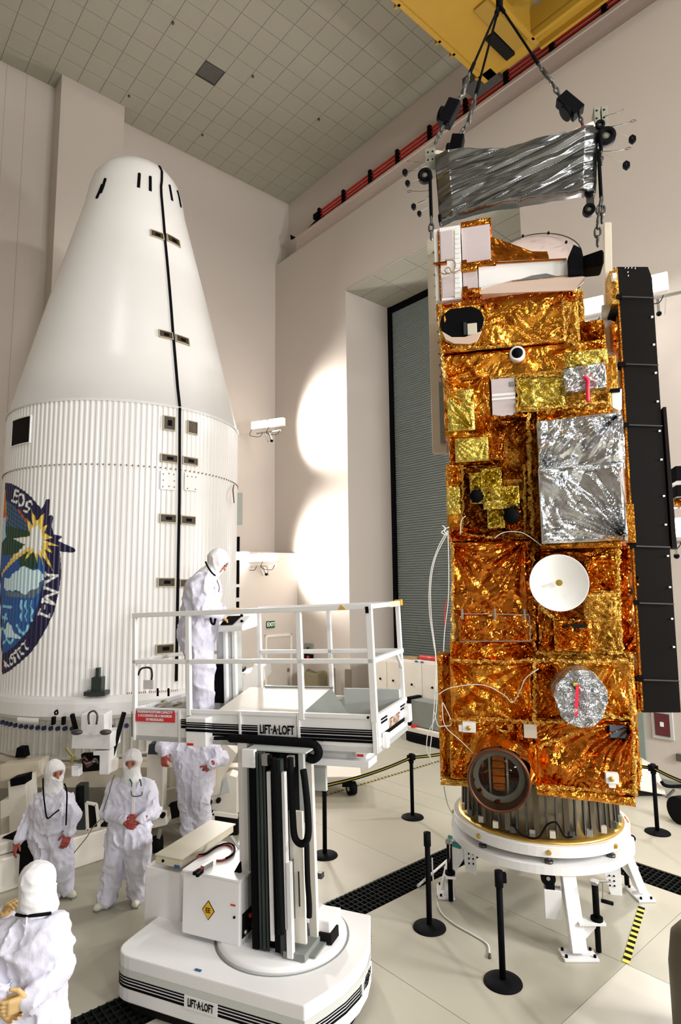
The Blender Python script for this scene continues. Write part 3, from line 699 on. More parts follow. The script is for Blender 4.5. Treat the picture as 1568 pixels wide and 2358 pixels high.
part([(202, 1855), (218, 1858), (223, 1903), (205, 1908)], 8.53, .02, 'dark_pane', DARK)
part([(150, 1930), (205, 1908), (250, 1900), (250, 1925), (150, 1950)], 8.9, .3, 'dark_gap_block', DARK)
part([(0, 1885), (60, 1870), (64, 1925), (0, 1940)], 8.9, .3, 'side_panel', WHITEW)
c = fl(12, 2000, .32); MB(WM).cyl(c+V((-.05, .25, 0)), c+V((.05, .55, 0)), .30, 24).build('wheel', RUBBER, tr)
# central white jack stand under the ring
part([(186, 1645), (240, 1645), (240, 1690), (186, 1690)], 8.85, .3, 'jack_head', WHITE)
part([(166, 1690), (254, 1690), (254, 1726), (164, 1724)], 8.8, .4, 'jack_body', WHITE)
part([(214, 1730), (251, 1728), (250, 1784), (228, 1784), (229, 1740), (214, 1740)], 8.8, .3, 'jack_leg', WHITE)
part([(164, 1764), (182, 1764), (182, 1788), (164, 1788)], 8.7, .12, 'control_box', WHITE)
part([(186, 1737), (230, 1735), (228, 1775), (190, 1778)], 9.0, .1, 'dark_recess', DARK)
for x in (198, 218): MB(WM).bx(atY(x, 1, 8.8).x-.02, atY(x, 1, 8.8).x+.02, 8.78, 8.84, atY(x, 1668, 8.8).z, atY(x, 1650, 8.8).z).build('jack_bolt', BLACK, tr)
o = MB(WM); o.tube(spline([atY(x, y, 8.72) for x, y in ((205, 1668), (204, 1645), (215, 1637), (224, 1646), (222, 1668))], 4), .014, 6).build('lifting_loop', DSTEEL, tr)
for x in (177, 243): MB(WM).sph(atY(x, 1686, 8.72), .055, 8, (1.5, 1, .7)).build('swivel_pad', DSTEEL, tr)
HR_ = mat('hose_red', (.10, .012, .018), .5)
for k in range(6): MB(WM).tube(spline([atY(184+k*2, 1752-k*2, 8.7), atY(196+k, 1746+k*4, 8.62), atY(208+k*2, 1762-k*3, 8.64), atY(220+k, 1748+k*2, 8.7)], 4), .013, 6).build('hydraulic_hose', (HR_, BLACK, HR_, STEEL, HR_, DSTEEL)[k], tr)
MB(WM).tube(spline([atY(x, y, 8.68) for x, y in ((152, 1722), (160, 1733), (168, 1742), (163, 1755), (175, 1742))], 4), .018, 6).build('olive_hose', mat('olive', (.25, .22, .06), .6), tr)
for k, (x0, y0, x1, y1, Y) in enumerate([(166, 1645, 176, 1685, 9.1), (286, 1640, 258, 1740, 9.1)]):
    MB(WM).bar(atY(x0, y0, Y), atY(x1, y1, Y-.1), .05, .05).build('brace_strut', BLACK, tr)
part([(247, 1750), (268, 1748), (266, 1775), (250, 1782)], 8.9, .1, 'lug_plate', WHITEW)
MB(WM).tube(spline([atY(x, y, 9.0) for x, y in ((130, 1636), (126, 1640), (128, 1645), (133, 1643), (131, 1634))], 3), .012, 6).build('shackle', BLACK, tr)
# right part of the transporter: side frame and ramps
part([(338, 1735), (375, 1740), (372, 1870), (380, 1872), (384, 1900), (350, 1908), (335, 1906)], 9.0, .25, 'upright_frame', WHITEW)
part([(375, 1822), (460, 1798), (460, 1830), (376, 1852)], 9.75, .25, 'rail_beam', WHITEW)
part([(375, 1775), (440, 1755), (440, 1795), (375, 1815)], 9.9, .1, 'clear_wrap_panel', mat('wrap', (.42, .36, .28), .2, metal=.3, bump=.6, bscale=8))
MB(WM).bar(atY(384, 1775, 9.85), atY(401, 1760, 9.85), .03, .03).build('orange_reflective_strip', mat('warm_orange', (.9, .35, .2), .4), tr)
part([(480, 1755), (520, 1712), (545, 1735), (508, 1800), (505, 1830), (478, 1835)], 9.5, .3, 'ramp_gusset', WHITEW)
part([(500, 1800), (528, 1785), (545, 1790), (545, 1880), (488, 1865), (486, 1835)], 9.55, .3, 'gusset_block', WHITEW)
part([(505, 1830), (522, 1782), (530, 1825)], 9.45, .02, 'glass_triangle', LGREY)
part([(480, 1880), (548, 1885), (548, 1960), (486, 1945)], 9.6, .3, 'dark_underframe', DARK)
mb = MB(WM); q = [atY(x, y, 9.45) for x, y in ((490, 1872), (548, 1880), (548, 1950), (490, 1940))]
for i in (0, 3): mb.bar(q[i], q[(i+1) % 4], .05, .05)
mb.build('step_frame', WHITEW, tr)
for x, y, Y in ((375, 1877, 8.98), (352, 1882, 8.98), (503, 1843, 9.5), (483, 1848, 9.5)):
    c = atY(x, y, Y); MB(WM).cyl(c+V((0, -.03, 0)), c+V((0, .03, 0)), .035, 14).build('round_hole', DARK, tr)
part([(342, 1715), (375, 1708), (378, 1735), (340, 1738)], 8.9, .2, 'black_bag', mat('bag', (.03, .035, .04), .7, bump=.5, bscale=15))
part([(385, 1858), (415, 1850), (416, 1880), (385, 1890)], 9.9, .2, 'dark_box', DARK)  # dark box low in the side frame
c = fl(362, 1945, .12)
MB(WM).cyl(c+V((-.06, 0, 0)), c+V((.06, .05, 0)), .11, 18).build('caster', RUBBER, tr); MB(WM).bar(c+V((0, 0, 0)), c+V((.05, 0, .22)), .06, .05).build('caster_fork', STEEL, tr)
MB(WM).tube(spline([atY(x, y, 8.3) for x, y in ((257, 1828), (250, 1850), (232, 1885), (214, 1905), (198, 1930), (160, 1975), (130, 1998))], 5), .007, 6).build('thin_cable', mat('thin_cable', (.2, .17, .12), .6), tr)
# ================================================================ SPACECRAFT
SMX = frame((2.35, 7.70, 0), 15)
sat = thing('spacecraft', 'tall earth observation spacecraft wrapped in crinkled gold foil blankets, hanging over its white stand', 'spacecraft', frame((2.35, 7.70, 1.0), 15))
def S(px, py, v): p = lc(SMX, px, py, v); return p.x, p.z
def P3(px, py, v): p = lc(SMX, px, py, v); return V((p.x, v, p.z))
def rect(x0, y0, x1, y1, v):
    xm, ym = (x0+x1)/2, (y0+y1)/2
    return S(x0, ym, v)[0], S(x1, ym, v)[0], S(xm, y1, v)[1], S(xm, y0, v)[1]
def tri(x): return np.abs(((x) % 2)-1)
def crumple(U, W, seed, lam, amp, fan=True):
    rg = np.random.RandomState(seed); h = np.zeros(U.shape)
    wu = .30*lam*np.sin(2*np.pi*(W/(1.9*lam)+rg.rand())+2*np.sin(U/lam*1.7+rg.rand()*6)); ww = .30*lam*np.sin(2*np.pi*(U/(2.3*lam)+rg.rand())+2*np.sin(W/lam*1.3+rg.rand()*6))
    for k in range(7):
        th = rg.rand()*np.pi; l = lam*(1.25, .9, .62, .4, .27, .18, .12)[k]
        x = (U+wu)*np.cos(th)+(W+ww)*np.sin(th)+.3*l*np.sin(2*np.pi*((U+W*.3)/(2.7*l))+rg.rand()*6)
        m = .5+.5*np.sin(2*np.pi*((U*rg.randn()+W*rg.randn())/(2.5*lam)+rg.rand()))
        h += amp*(l/lam)**1.05*tri(x/l+rg.rand()*2)*(.25+m)
    if fan:
        for q in range(3):
            cu = U.min() if rg.rand() < .5 else U.max(); cw = W.min() if rg.rand() < .5 else W.max()
            an = np.arctan2(W-cw+.01, U-cu+.02); rr_ = np.hypot(U-cu, W-cw)
            n_ = rg.randint(5, 9)
            h += amp*1.0*tri(an*n_+rg.rand()*2+.5*np.sin(rr_/lam*2))*np.exp(-rr_/(.6+.1*lam))*np.clip(rr_/.1, 0, 1)
    return h
def foil(name, x0, y0, x1, y1, v, dep, m, seed, lam=.22, amp=.022, res=.0125, par=None, pil=.02, uw=None, skew=0, flat=False):
    u0, u1, w0, w1 = uw if uw else rect(x0, y0, x1, y1, v)
    nu = max(4, int((u1-u0)/res)); nw = max(4, int((w1-w0)/res))
    U, W = np.meshgrid(np.linspace(u0, u1, nu+1), np.linspace(w0, w1, nw+1), indexing='ij')
    h = crumple(U, W, seed, lam*1.12, amp*1.45) if not flat else np.zeros(U.shape)
    eu = np.minimum(U-u0, u1-U); ew = np.minimum(W-w0, w1-W); e = np.clip(np.minimum(eu, ew)/.05, 0, 1)
    Vv = v-(h-h.mean())*(.35+.65*e)-pil*(np.sqrt(e))
    W2 = W+skew*(U-u0)
    P = np.stack([U, Vv, W2], -1).reshape(-1, 3)
    idx = np.arange((nu+1)*(nw+1)).reshape(nu+1, nw+1)
    q = np.stack([idx[:-1, :-1], idx[1:, :-1], idx[1:, 1:], idx[:-1, 1:]], -1).reshape(-1, 4).tolist()
    per = list(idx[:, 0])+list(idx[-1, 1:])+list(idx[-2::-1, -1])+list(idx[0, -2:0:-1])
    n0 = len(P); back = P[per].copy(); back[:, 1] = v+dep
    # wrinkled side skirt: one ring in the middle
    mid = P[per].copy(); rg = np.random.RandomState(seed+5); mid[:, 1] = v+dep*.5; j = (rg.rand(len(per))-.5)*.012; mid[:, 0] += j; mid[:, 2] += j
    P = np.vstack([P, mid, back]); L = len(per)
    for a in range(L):
        b = (a+1) % L
        q.append((per[b], per[a], n0+a, n0+b)); q.append((n0+b, n0+a, n0+L+a, n0+L+b))
    q = [tuple(int(i) for i in f) for f in q]
    q.append(tuple(range(n0+L, n0+2*L)))
    o = link_mesh(name, P, q, m, par or sat, SMX, [False]*len(q))
    return o
def seam(pts, v, m, seed, r=.018, par=None, name='blanket_seam'):
    P = [P3(x, y, v) for x, y in pts]; Q = []; rg = random.Random(seed)
    for a, b in zip(P, P[1:]):
        n_ = max(2, int((b-a).length/.022))
        for i in range(n_): Q.append(a.lerp(b, i/n_)+V((rg.uniform(-1, 1), rg.uniform(-1, 1), rg.uniform(-1, 1)))*r*.6)
    Q.append(P[-1]); o = MB(SMX).tube(Q, [r*rg.uniform(.5, 1.25) for _ in Q], 5)
    o.sm = [False]*len(o.f); return o.build(name, m, par or sat)
def sbox(name, x0, y0, x1, y1, v, dep, m, par=None, bev=.004):
    u0, u1, w0, w1 = rect(x0, y0, x1, y1, v); return MB(SMX).bx(u0, u1, v, v+dep, w0, w1).build(name, m, par or sat, bev)
def spoly(name, pts, v, dep, m, par=None, bev=.004):
    return MB(SMX).prism([P3(x, y, v) for x, y in pts], (0, dep, 0)).build(name, m, par or sat, bev)
def sdisc(name, x, y, rpx, v, dep, m, par=None, n=32, r0=0):
    u, w_ = S(x, y, v); r = rpx/F_PX*(lc(SMX, x, y, v)-SMX.inverted() @ CO).length*.96
    prof = [(.0005, v), (r*.93, v), (r, v+dep*.3), (r, v+dep), (.0005, v+dep)] if not r0 else [(r*r0, v+.01), (r*r0, v), (r*.95, v-.005), (r, v+.01), (r, v+dep), (r*r0, v+dep), (r*r0, v+.01)]
    return MB(SMX).lathe([(a, b) for a, b in prof], n, (u, 0, w_), axis='y').build(name, m, par or sat)
VF = -.90
# body core (dark gold behind every blanket)
CORE = foilmat('core_foil', (.34, .13, .02), .25)
foil('bus_core', 0, 0, 0, 0, -.78, 1.6, CORE, 3, .3, .02, .04, uw=(-.86, .90, 2.9, 6.45))
foil('bus_core', 0, 0, 0, 0, -.76, 1.5, CORE, 4, .3, .02, .04, uw=(-.86, .60, 6.40, 7.05))
# --- top instruments
WP = mat('radiator_white', (.86, .85, .83), .4, var=.02); PK = mat('radiator_pink_grey', (.58, .50, .50), .45, var=.08, vscale=40)
sbox('radiator_frame', 1001, 527, 1016, 692, VF, .5, WP)
fr1 = sbox('instrument_frame', 1014, 521, 1062, 690, VF-.02, .5, WP)
sbox('radiator_panel', 1014, 531, 1043, 597, VF-.03, .02, PK, fr1); sbox('radiator_panel', 1018, 637, 1047, 684, VF-.03, .02, PK, fr1)
for k in range(14): sbox('mirror_tile', 1047, 528+k*11.3, 1060, 538+k*11.3, VF-.035, .02, WP, fr1, .001)
sbox('instrument_block', 1063, 520, 1129, 603, VF-.0, .6, PK)
sbox('instrument_block', 1066, 622, 1100, 668, VF-.0, .5, PK)
foil('copper_trim', 1061, 506, 1131, 521, VF+.02, .6, COPPER, 21, .1, .01)
foil('copper_trim', 1060, 601, 1140, 614, VF-.02, .3, COPPER, 22, .08, .008)
foil('copper_trim', 1062, 614, 1098, 624, VF-.03, .3, GOLD, 23, .06, .01)
foil('copper_trim', 1063, 664, 1108, 684, VF-.02, .3, COPPER, 24, .08, .012)
sbox('copper_bracket', 1064, 598, 1075, 607, VF-.04, .05, COPPER); sbox('copper_bracket', 1066, 659, 1077, 670, VF-.04, .05, COPPER)
sbox('copper_bracket', 1000, 602, 1029, 607, VF-.07, .05, COPPER); sbox('copper_edge', 1010, 530, 1013, 690, VF-.025, .05, COPPER)
MB(SMX).tube(spline([P3(x, y, VF-.08) for x, y in ((1025, 600), (1045, 600), (1048, 618), (1034, 630), (1024, 622), (1034, 616), (1042, 628), (1062, 620))], 4), .008, 6).build('harness_loop', mat('harness', (.35, .25, .16), .5), sat)
MB(SMX).tube(spline([P3(x, y, VF-.06) for x, y in ((1013, 628), (1024, 631), (1034, 628))], 4), .007, 6).build('harness_loop', MATS['harness'], sat)
# curved shield dish behind
u, w_ = S(1234, 600, -.45); r = S(1340, 600, -.45)[0]-u
mb = MB(SMX); mb.lathe([(.001, .01), (r*.5, .005), (r, .0), (r, .012), (.001, .03)], 48, (u, -.45, w_), axis='y', smooth=False)
for i, q in enumerate(mb.v): mb.v[i] = V((q.x, q.y+(q.z-w_)*.25, w_+(q.z-w_)*.76))
mb.build('dish_shield', mat('shield_pale', (.66, .54, .49), .5), sat)
MB(SMX).lathe([(r*.985, -.46), (r*1.0, -.465), (r*1.012, -.44)], 56, (u, 0, w_), axis='y')
rm = MB(SMX).tube([V((u+r*math.cos(q), -.49+.25*r*math.sin(q), w_+.76*r*math.sin(q))) for q in [2*math.pi*k/60 for k in range(60)]], .007, 5, True).build('shield_rim', DSTEEL, sat)
for x, y in ((1204, 542), (1263, 535), (1304, 556)): sdisc('shield_hole', x, y, 2.6, -.47, .03, DARK, n=10)
def poly_foil(name, pts, v, m, seed, lam=.1, amp=.015, res=.012, dep=.25):
    P = [P3(x, y, v) for x, y in pts]; n_ = len(P); c = sum(P, V())/n_; rg = np.random.RandomState(seed)
    # radial grid from the centre
    vs = [tuple(c)]; R_ = 8; K = 10; fs = []
    ring = []
    for i in range(n_):
        for k in range(K): ring.append(P[i].lerp(P[(i+1) % n_], k/K))
    L = len(ring)
    for r_ in range(1, R_+1):
        for p in ring:
            q = c.lerp(p, r_/R_); vs.append((q.x, q.y, q.z))
    A = np.array(vs); h = crumple(A[:, 0], A[:, 2], seed, lam, amp, False); A[:, 1] -= h
    for i in range(L): fs.append((0, 1+i, 1+(i+1) % L))
    for r_ in range(R_-1):
        for i in range(L): a = 1+r_*L; fs.append((a+i, a+L+i, a+L+(i+1) % L, a+(i+1) % L))
    b = A[-L:].copy(); b[:, 1] = v+dep; n0 = len(A); A = np.vstack([A, b]); a = 1+(R_-1)*L
    for i in range(L): fs.append((a+i, n0+i, n0+(i+1) % L, a+(i+1) % L))
    return link_mesh(name, A, fs, m, sat, SMX, [False]*len(fs))
poly_foil('copper_wedge', [(1131, 547), (1180, 563), (1232, 583), (1260, 580), (1264, 598), (1132, 606)], -.72, COPPER, 31, .16, .010, dep=.3)
tg_ = spoly('sensor_trough', [(1101, 614), (1141, 612), (1146, 602), (1306, 594), (1310, 633), (1180, 645), (1145, 655), (1103, 670)], VF, .5, WP)
spoly('trough_lip', [(1141, 603), (1304, 594), (1304, 597), (1141, 607)], VF-.02, .06, COPPER, tg_)
spoly('trough_grey_panel', [(1188, 646), (1225, 634), (1258, 629), (1285, 636), (1240, 641)], VF-.01, .02, mat('mirror_grey', (.35, .37, .36), .15, metal=.6), tg_)  # flat grey metallic panel inside the trough
MB(SMX).prism([P3(1105, 670, VF-.12), P3(1150, 653, VF-.02), P3(1325, 634, VF-.02), P3(1347, 637, VF-.10), P3(1345, 648, VF-.22), P3(1322, 668, VF-.25), P3(1105, 677, VF-.16)], (0, .02, 0)).build('sun_shade_flap', mat('flap_tan', (.66, .50, .40), .5), sat)
spoly('black_baffle', [(1308, 592), (1321, 562), (1339, 571), (1343, 588), (1343, 632), (1310, 634)], VF-.1, .35, BLACK, bev=.01)
MB(SMX).prism([P3(1338, 590, VF-.05), P3(1386, 573, VF-.25), P3(1391, 580, VF-.25), P3(1391, 606, VF-.25), P3(1386, 611, VF-.25), P3(1338, 617, VF-.05)], (0, .25, 0)).build('black_horn', BLACK, sat, .015)
# --- upper bus face
foil('foil_blanket', 1004, 680, 1330, 712, VF-.06, .5, COPPER, 40, .14, .025)
foil('foil_blanket', 1012, 693, 1300, 800, VF-.10, .5, GOLD, 41, .20, .03)
foil('foil_blanket', 1296, 690, 1334, 802, VF-.04, .5, GOLDF, 42, .12, .03)
foil('foil_blanket', 1330, 738, 1394, 822, VF+.15, .5, DGOLD, 43, .12, .04)
foil('foil_blanket', 1318, 668, 1345, 740, VF+.12, .4, GOLDF, 44, .10, .03)
foil('foil_blanket', 1018, 800, 1398, 862, VF-.04, .5, GOLD, 45, .24, .03)
foil('foil_blanket', 1300, 806, 1400, 842, VF-.09, .3, LEMON, 46, .10, .015)
seam([(1018, 797), (1120, 800), (1200, 792), (1290, 780), (1350, 800)], VF-.13, GOLDF, 1, .02)
seam([(1014, 700), (1016, 800), (1026, 870)], VF-.12, GOLDF, 2, .025)
seam([(1296, 690), (1300, 780)], VF-.14, GOLDF, 3, .018)
# oval telescope opening
def oval(name, x, y, hw, hh, v, dep, m, par=None, k=1.0):
    u, w_ = S(x, y, v); du = (S(x+hw, y, v)[0]-u)*k; dw = (S(x, y-hh, v)[1]-w_)*k; poly = []
    for i in range(40):
        a = 2*math.pi*i/40; c, s = math.cos(a), math.sin(a); st_ = max(0, du-dw)
        poly.append(V((u+dw*c+(st_ if c > 0 else -st_ if c < 0 else 0), v, w_+dw*s)))
    return MB(SMX).prism(poly, (0, dep, 0)).build(name, m, par or sat, .004)
ov = oval('aperture_ring', 1063, 751, 54, 41, VF-.155, .08, GOLDF)
oval('aperture_recess', 1063, 741, 51, 33, VF-.17, .04, BLACK, ov)
spoly('aperture_shelf', [(1016, 762), (1040, 776), (1070, 776), (1110, 762), (1098, 786), (1080, 792), (1045, 791), (1026, 782)], VF-.185, .02, mat('shelf_tan', (.62, .46, .36), .5), ov)
sbox('aperture_mechanism', 1076, 744, 1098, 770, VF-.19, .03, BEIGE, ov); sbox('aperture_mechanism', 1067, 742, 1074, 770, VF-.19, .03, DGREY, ov)
sd = sdisc('star_tracker', 1191, 813, 17, VF-.15, .1, WP, r0=.55); sdisc('tracker_lens', 1191, 812, 12.5, VF-.16, .06, BLACK, sd)
# --- second row
foil('foil_blanket', 1022, 862, 1130, 1004, VF-.03, .5, GOLD, 50, .22, .035)
foil('foil_blanket', 1030, 898, 1092, 992, VF-.08, .3, LEMON, 51, .16, .02)
foil('foil_blanket', 1128, 858, 1300, 868, VF-.06, .4, GOLDF, 52, .06, .02)
foil('foil_blanket', 1192, 866, 1300, 946, VF-.06, .4, LEMON, 53, .12, .022)
seam([(1192, 866), (1300, 863)], VF-.09, GOLDF, 4, .018); seam([(1190, 866), (1192, 950)], VF-.09, GOLDF, 5, .018); seam([(1192, 944), (1300, 938), (1396, 925)], VF-.09, GOLDF, 6, .022)
rp = sbox('radiator_panel', 1132, 871, 1187, 958, VF-.08, .1, PK)
sbox('radiator_stripe', 1132, 905, 1187, 911, VF-.09, .02, WP, rp); sbox('radiator_stripe', 1132, 915, 1187, 920, VF-.09, .02, WP, rp); sbox('dark_marks', 1172, 878, 1184, 890, VF-.085, .02, GREY, rp)
sf_ = foil('silver_cover_sheet', 1298, 845, 1396, 903, VF-.16, .15, SILV, 54, .14, .018, skew=.09)
MB(SMX).tube(spline([P3(1344, 868, VF-.2), P3(1353, 875, VF-.21), P3(1353, 900, VF-.21), P3(1354, 925, VF-.2)], 4), .024, 6).build('red_ribbon', REDR, sf_)
foil('foil_blanket', 1296, 903, 1408, 945, VF-.03, .4, GOLDF, 55, .14, .03)
foil('foil_blanket', 1236, 936, 1412, 966, VF-.02, .4, GOLD, 56, .14, .03)
# --- recessed middle left bay
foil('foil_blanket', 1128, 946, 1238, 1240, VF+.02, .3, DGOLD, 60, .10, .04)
foil('foil_blanket', 1034, 1000, 1134, 1070, VF-.02, .4, GOLD, 61, .12, .03)
foil('foil_blanket', 1048, 1008, 1125, 1063, VF-.10, .2, LEMON, 62, .2, .012)
foil('foil_blanket', 1129, 1006, 1160, 1060, VF-.06, .2, COPPER, 63, .12, .015)
foil('foil_blanket', 1160, 1008, 1196, 1070, VF-.0, .2, GOLDF, 64, .08, .03)
foil('foil_blanket', 1028, 1070, 1064, 1215, VF-.04, .4, GOLD, 65, .12, .02)
foil('foil_blanket', 1029, 1122, 1060, 1184, VF-.08, .2, LEMON, 66, .14, .012)
foil('foil_blanket', 1062, 1070, 1210, 1236, VF-.02, .3, CORE, 67, .08, .04)
seam([(1066, 1072), (1064, 1230), (1120, 1236), (1206, 1232), (1208, 1070)], VF-.06, GOLDF, 7, .02)
seam([(1216, 950), (1220, 1100), (1226, 1235)], VF-.05, GOLDF, 8, .028)
seam([(1132, 962), (1215, 955)], VF-.05, COPPER, 9, .03)
ins = foil('instrument_blanket', 1108, 1078, 1156, 1142, VF-.16, .25, LEMON, 70, .08, .03)
foil('instrument_blanket', 1082, 1088, 1112, 1160, VF-.13, .25, LEMON, 71, .08, .025)
foil('instrument_blanket', 1112, 1120, 1196, 1172, VF-.20, .3, LEMON, 72, .09, .03)
foil('instrument_blanket', 1122, 1168, 1162, 1216, VF-.15, .25, LEMON, 73, .07, .03)
foil('instrument_blanket', 1160, 1104, 1204, 1150, VF-.05, .25, GOLDF, 74, .07, .03)
foil('instrument_blanket', 1164, 1176, 1202, 1222, VF-.05, .25, COPPER, 75, .1, .02)
sdisc('black_lens_cap', 1096, 1141, 15, VF-.22, .12, BLACK); sdisc('black_lens_cap', 1178, 1186, 18, VF-.26, .14, BLACK)
# --- silver blanket box
foil('silver_blanket', 1238, 963, 1438, 1078, VF-.30, .6, SILV, 80, .34, .04, skew=.05)
foil('silver_blanket', 1243, 1074, 1440, 1250, VF-.32, .6, SILV, 81, .42, .04, skew=.02)
foil('silver_fold', 1244, 1070, 1440, 1084, VF-.30, .3, SILVF, 82, .12, .02)
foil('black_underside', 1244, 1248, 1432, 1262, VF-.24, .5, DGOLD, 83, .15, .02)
# --- copper radiator door and lower hinged panel
foil('copper_blanket', 1040, 1248, 1214, 1412, VF-.08, .4, COPPER, 90, .40, .035)
foil('foil_blanket', 1034, 1214, 1126, 1250, VF-.05, .3, COPPER, 91, .14, .035)
foil('foil_blanket', 1130, 1222, 1240, 1250, VF-.04, .3, DGOLD, 92, .10, .03)
seam([(1041, 1250), (1044, 1476)], VF-.11, GOLDF, 10, .022); seam([(1216, 1250), (1222, 1480)], VF-.09, COPPER, 11, .025)
foil('copper_blanket', 1056, 1416, 1218, 1478, VF-.10, .3, COPPER, 93, .16, .02)
foil('foil_blanket', 1040, 1408, 1218, 1420, VF-.06, .3, GOLD, 94, .1, .02)
hb = spoly('hinge_bar', [(1062, 1412), (1217, 1414), (1217, 1416.5), (1062, 1414.5)], VF-.19, .02, STEEL)
for x in (1064, 1139, 1208): sbox('hinge_clip', x-2.5, 1402, x+2.5, 1426, VF-.2, .04, STEEL, hb)
MB(SMX).bar(P3(1219, 1418, VF-.14), P3(1221, 1476, VF-.14), .009, .009).bar(P3(1060, 1477, VF-.19), P3(1221, 1476, VF-.19), .009, .009).build('panel_edge_rod', STEEL, sat)
# --- dish bay
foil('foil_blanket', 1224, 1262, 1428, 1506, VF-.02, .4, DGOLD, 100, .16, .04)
foil('foil_blanket', 1346, 1280, 1420, 1366, VF-.10, .3, GOLD, 101, .12, .035)
foil('foil_blanket', 1344, 1366, 1422, 1432, VF-.14, .3, GOLDF, 102, .14, .03)
foil('foil_blanket', 1238, 1400, 1290, 1500, VF-.06, .3, GOLD, 103, .12, .03)
foil('foil_blanket', 1276, 1428, 1364, 1500, VF-.16, .3, GOLD, 104, .12, .025)
spoly('drum_gap', [(1292, 1440), (1320, 1436), (1355, 1438), (1345, 1446), (1315, 1449)], VF-.20, .02, DARK)
foil('foil_blanket', 1364, 1432, 1424, 1500, VF-.10, .3, GOLDF, 105, .09, .03)
for i_, pts_ in enumerate(([(1226, 1264), (1230, 1506)], [(1424, 1262), (1424, 1420), (1430, 1500)], [(1230, 1502), (1330, 1505), (1430, 1500)], [(1240, 1395), (1280, 1430), (1420, 1432)], [(1345, 1362), (1422, 1364)])):
    seam(pts_, VF-.10, GOLDF if i_ != 0 else DGOLD, 20+i_, .024)
dz = S(1287, 1342, VF-.35)
rd = S(1357, 1342, VF-.35)[0]-dz[0]
dh = MB(SMX).lathe([(.001, .05), (rd*.5, .035), (rd*.97, -.015), (rd, -.02), (rd, .0), (rd*.9, .03), (rd*.5, .07), (.001, .09)], 64, (dz[0], VF-.33, dz[1]), axis='y').build('white_antenna_dish', mat('dish_white', (.9, .9, .88), .5), sat)
MB(SMX).cyl((dz[0], VF-.33, dz[1]), (dz[0], VF-.38, dz[1]), .034, 16).cyl((dz[0], VF-.38, dz[1]), (dz[0], VF-.385, dz[1]), .014, 10).build('dish_feed', BRASS, dh)
MB(SMX).cyl((dz[0], VF-.25, dz[1]), (dz[0], VF, dz[1]), .12, 16).build('dish_mount', DSTEEL, sat)
# --- right edge
foil('copper_curtain', 1424, 1256, 1458, 1508, VF+.15, .4, COPPER, 110, .16, .05)
foil('foil_blanket', 1396, 820, 1424, 960, VF+.2, .4, GOLDF, 111, .12, .04)
spoly('white_corner_bracket', [(1408, 900), (1432, 895), (1432, 942), (1424, 945), (1410, 938)], VF-.02, .3, WP)
sbox('launch_lock', 1405, 894, 1428, 902, VF-.06, .2, BLACK)
sbox('bracket_box', 1440, 1160, 1462, 1250, VF+.2, .3, DGOLD)
# --- lower wide module
foil('module_side', 0, 0, 0, 0, -.86, 1.7, DGOLD, 119, .3, .03, .04, uw=(-1.02, 1.0, 1.55, 2.88))
foil('foil_blanket', 1036, 1478, 1232, 1524, VF-.04, .6, GOLD, 120, .16, .04)
foil('foil_blanket', 1228, 1500, 1458, 1530, VF-.06, .6, GOLDF, 121, .12, .04)
foil('edge_blanket', 1010, 1506, 1024, 1796, VF+.02, .5, GOLD, 122, .14, .03)
foil('edge_blanket', 1023, 1504, 1040, 1800, VF+.06, .5, COPPER, 123, .10, .03)
foil('foil_blanket', 1038, 1520, 1230, 1664, VF-.12, .5, GOLD, 124, .36, .045)
foil('foil_blanket', 1228, 1524, 1288, 1664, VF-.12, .5, GOLD, 125, .28, .04)
foil('foil_blanket', 1284, 1524, 1456, 1662, VF-.10, .5, GOLD, 126, .34, .045)
foil('foil_blanket', 1036, 1660, 1240, 1800, VF-.10, .5, GOLD, 127, .24, .045)
foil('foil_blanket', 1236, 1658, 1464, 1826, VF-.14, .5, COPPER, 128, .30, .045)
foil('foil_blanket', 1456, 1524, 1468, 1800, VF-.02, .5, GOLD, 129, .12, .03)
foil('blanket_lip', 1236, 1818, 1462, 1838, VF-.16, .5, GOLD, 130, .10, .015, skew=-.05)
foil('blanket_lip', 1014, 1796, 1100, 1810, VF-.1, .4, GOLDF, 131, .08, .02)
foil('flap', 1456, 1745, 1478, 1786, VF-.05, .2, GOLDF, 132, .08, .03)
for i_, pts_ in enumerate(([(1040, 1522), (1130, 1524), (1230, 1520), (1330, 1524), (1446, 1522)], [(1229, 1520), (1231, 1660)], [(1038, 1660), (1130, 1656), (1240, 1664), (1300, 1660)], [(1300, 1660), (1400, 1648), (1456, 1656)], [(1236, 1812), (1330, 1816), (1462, 1822)], [(1450, 1524), (1456, 1700), (1462, 1830)], [(1140, 1670), (1160, 1690), (1180, 1670)], [(1240, 1722), (1320, 1690), (1390, 1678)])):
    seam(pts_, VF-.17, GOLDF, 40+i_, .024)
# silver bagged cylinder
u, w_ = S(1336, 1607, VF-.45); r = S(1397, 1607, VF-.45)[0]-u
nA, nR = 96, 22; vs = []; fs = []
rg = np.random.RandomState(9)
for i in range(nR+10):
    for k in range(nA):
        a = 2*math.pi*k/nA
        if i <= nR: rr_ = r*i/nR; dv = VF-.45
        else: rr_ = r*(1+.05*(i-nR)/9); dv = VF-.45+.05*(i-nR)**1.2
        vs.append((u+rr_*math.cos(a)*(1+.05*math.sin(a*5)), dv, w_+rr_*math.sin(a)*1.14))
A = np.array(vs); h = crumple(A[:, 0]+A[:, 1]*.7, A[:, 2]+A[:, 1]*.4, 77, .09, .03, False); A[:, 1] -= h; A[:, 0] += (h-.03)*.3
fs = [(i*nA+k, i*nA+(k+1) % nA, (i+1)*nA+(k+1) % nA, (i+1)*nA+k) for i in range(nR+9) for k in range(nA)]
sb_ = link_mesh('silver_bagged_antenna', A, fs, SILVF, sat, SMX, [False]*len(fs))
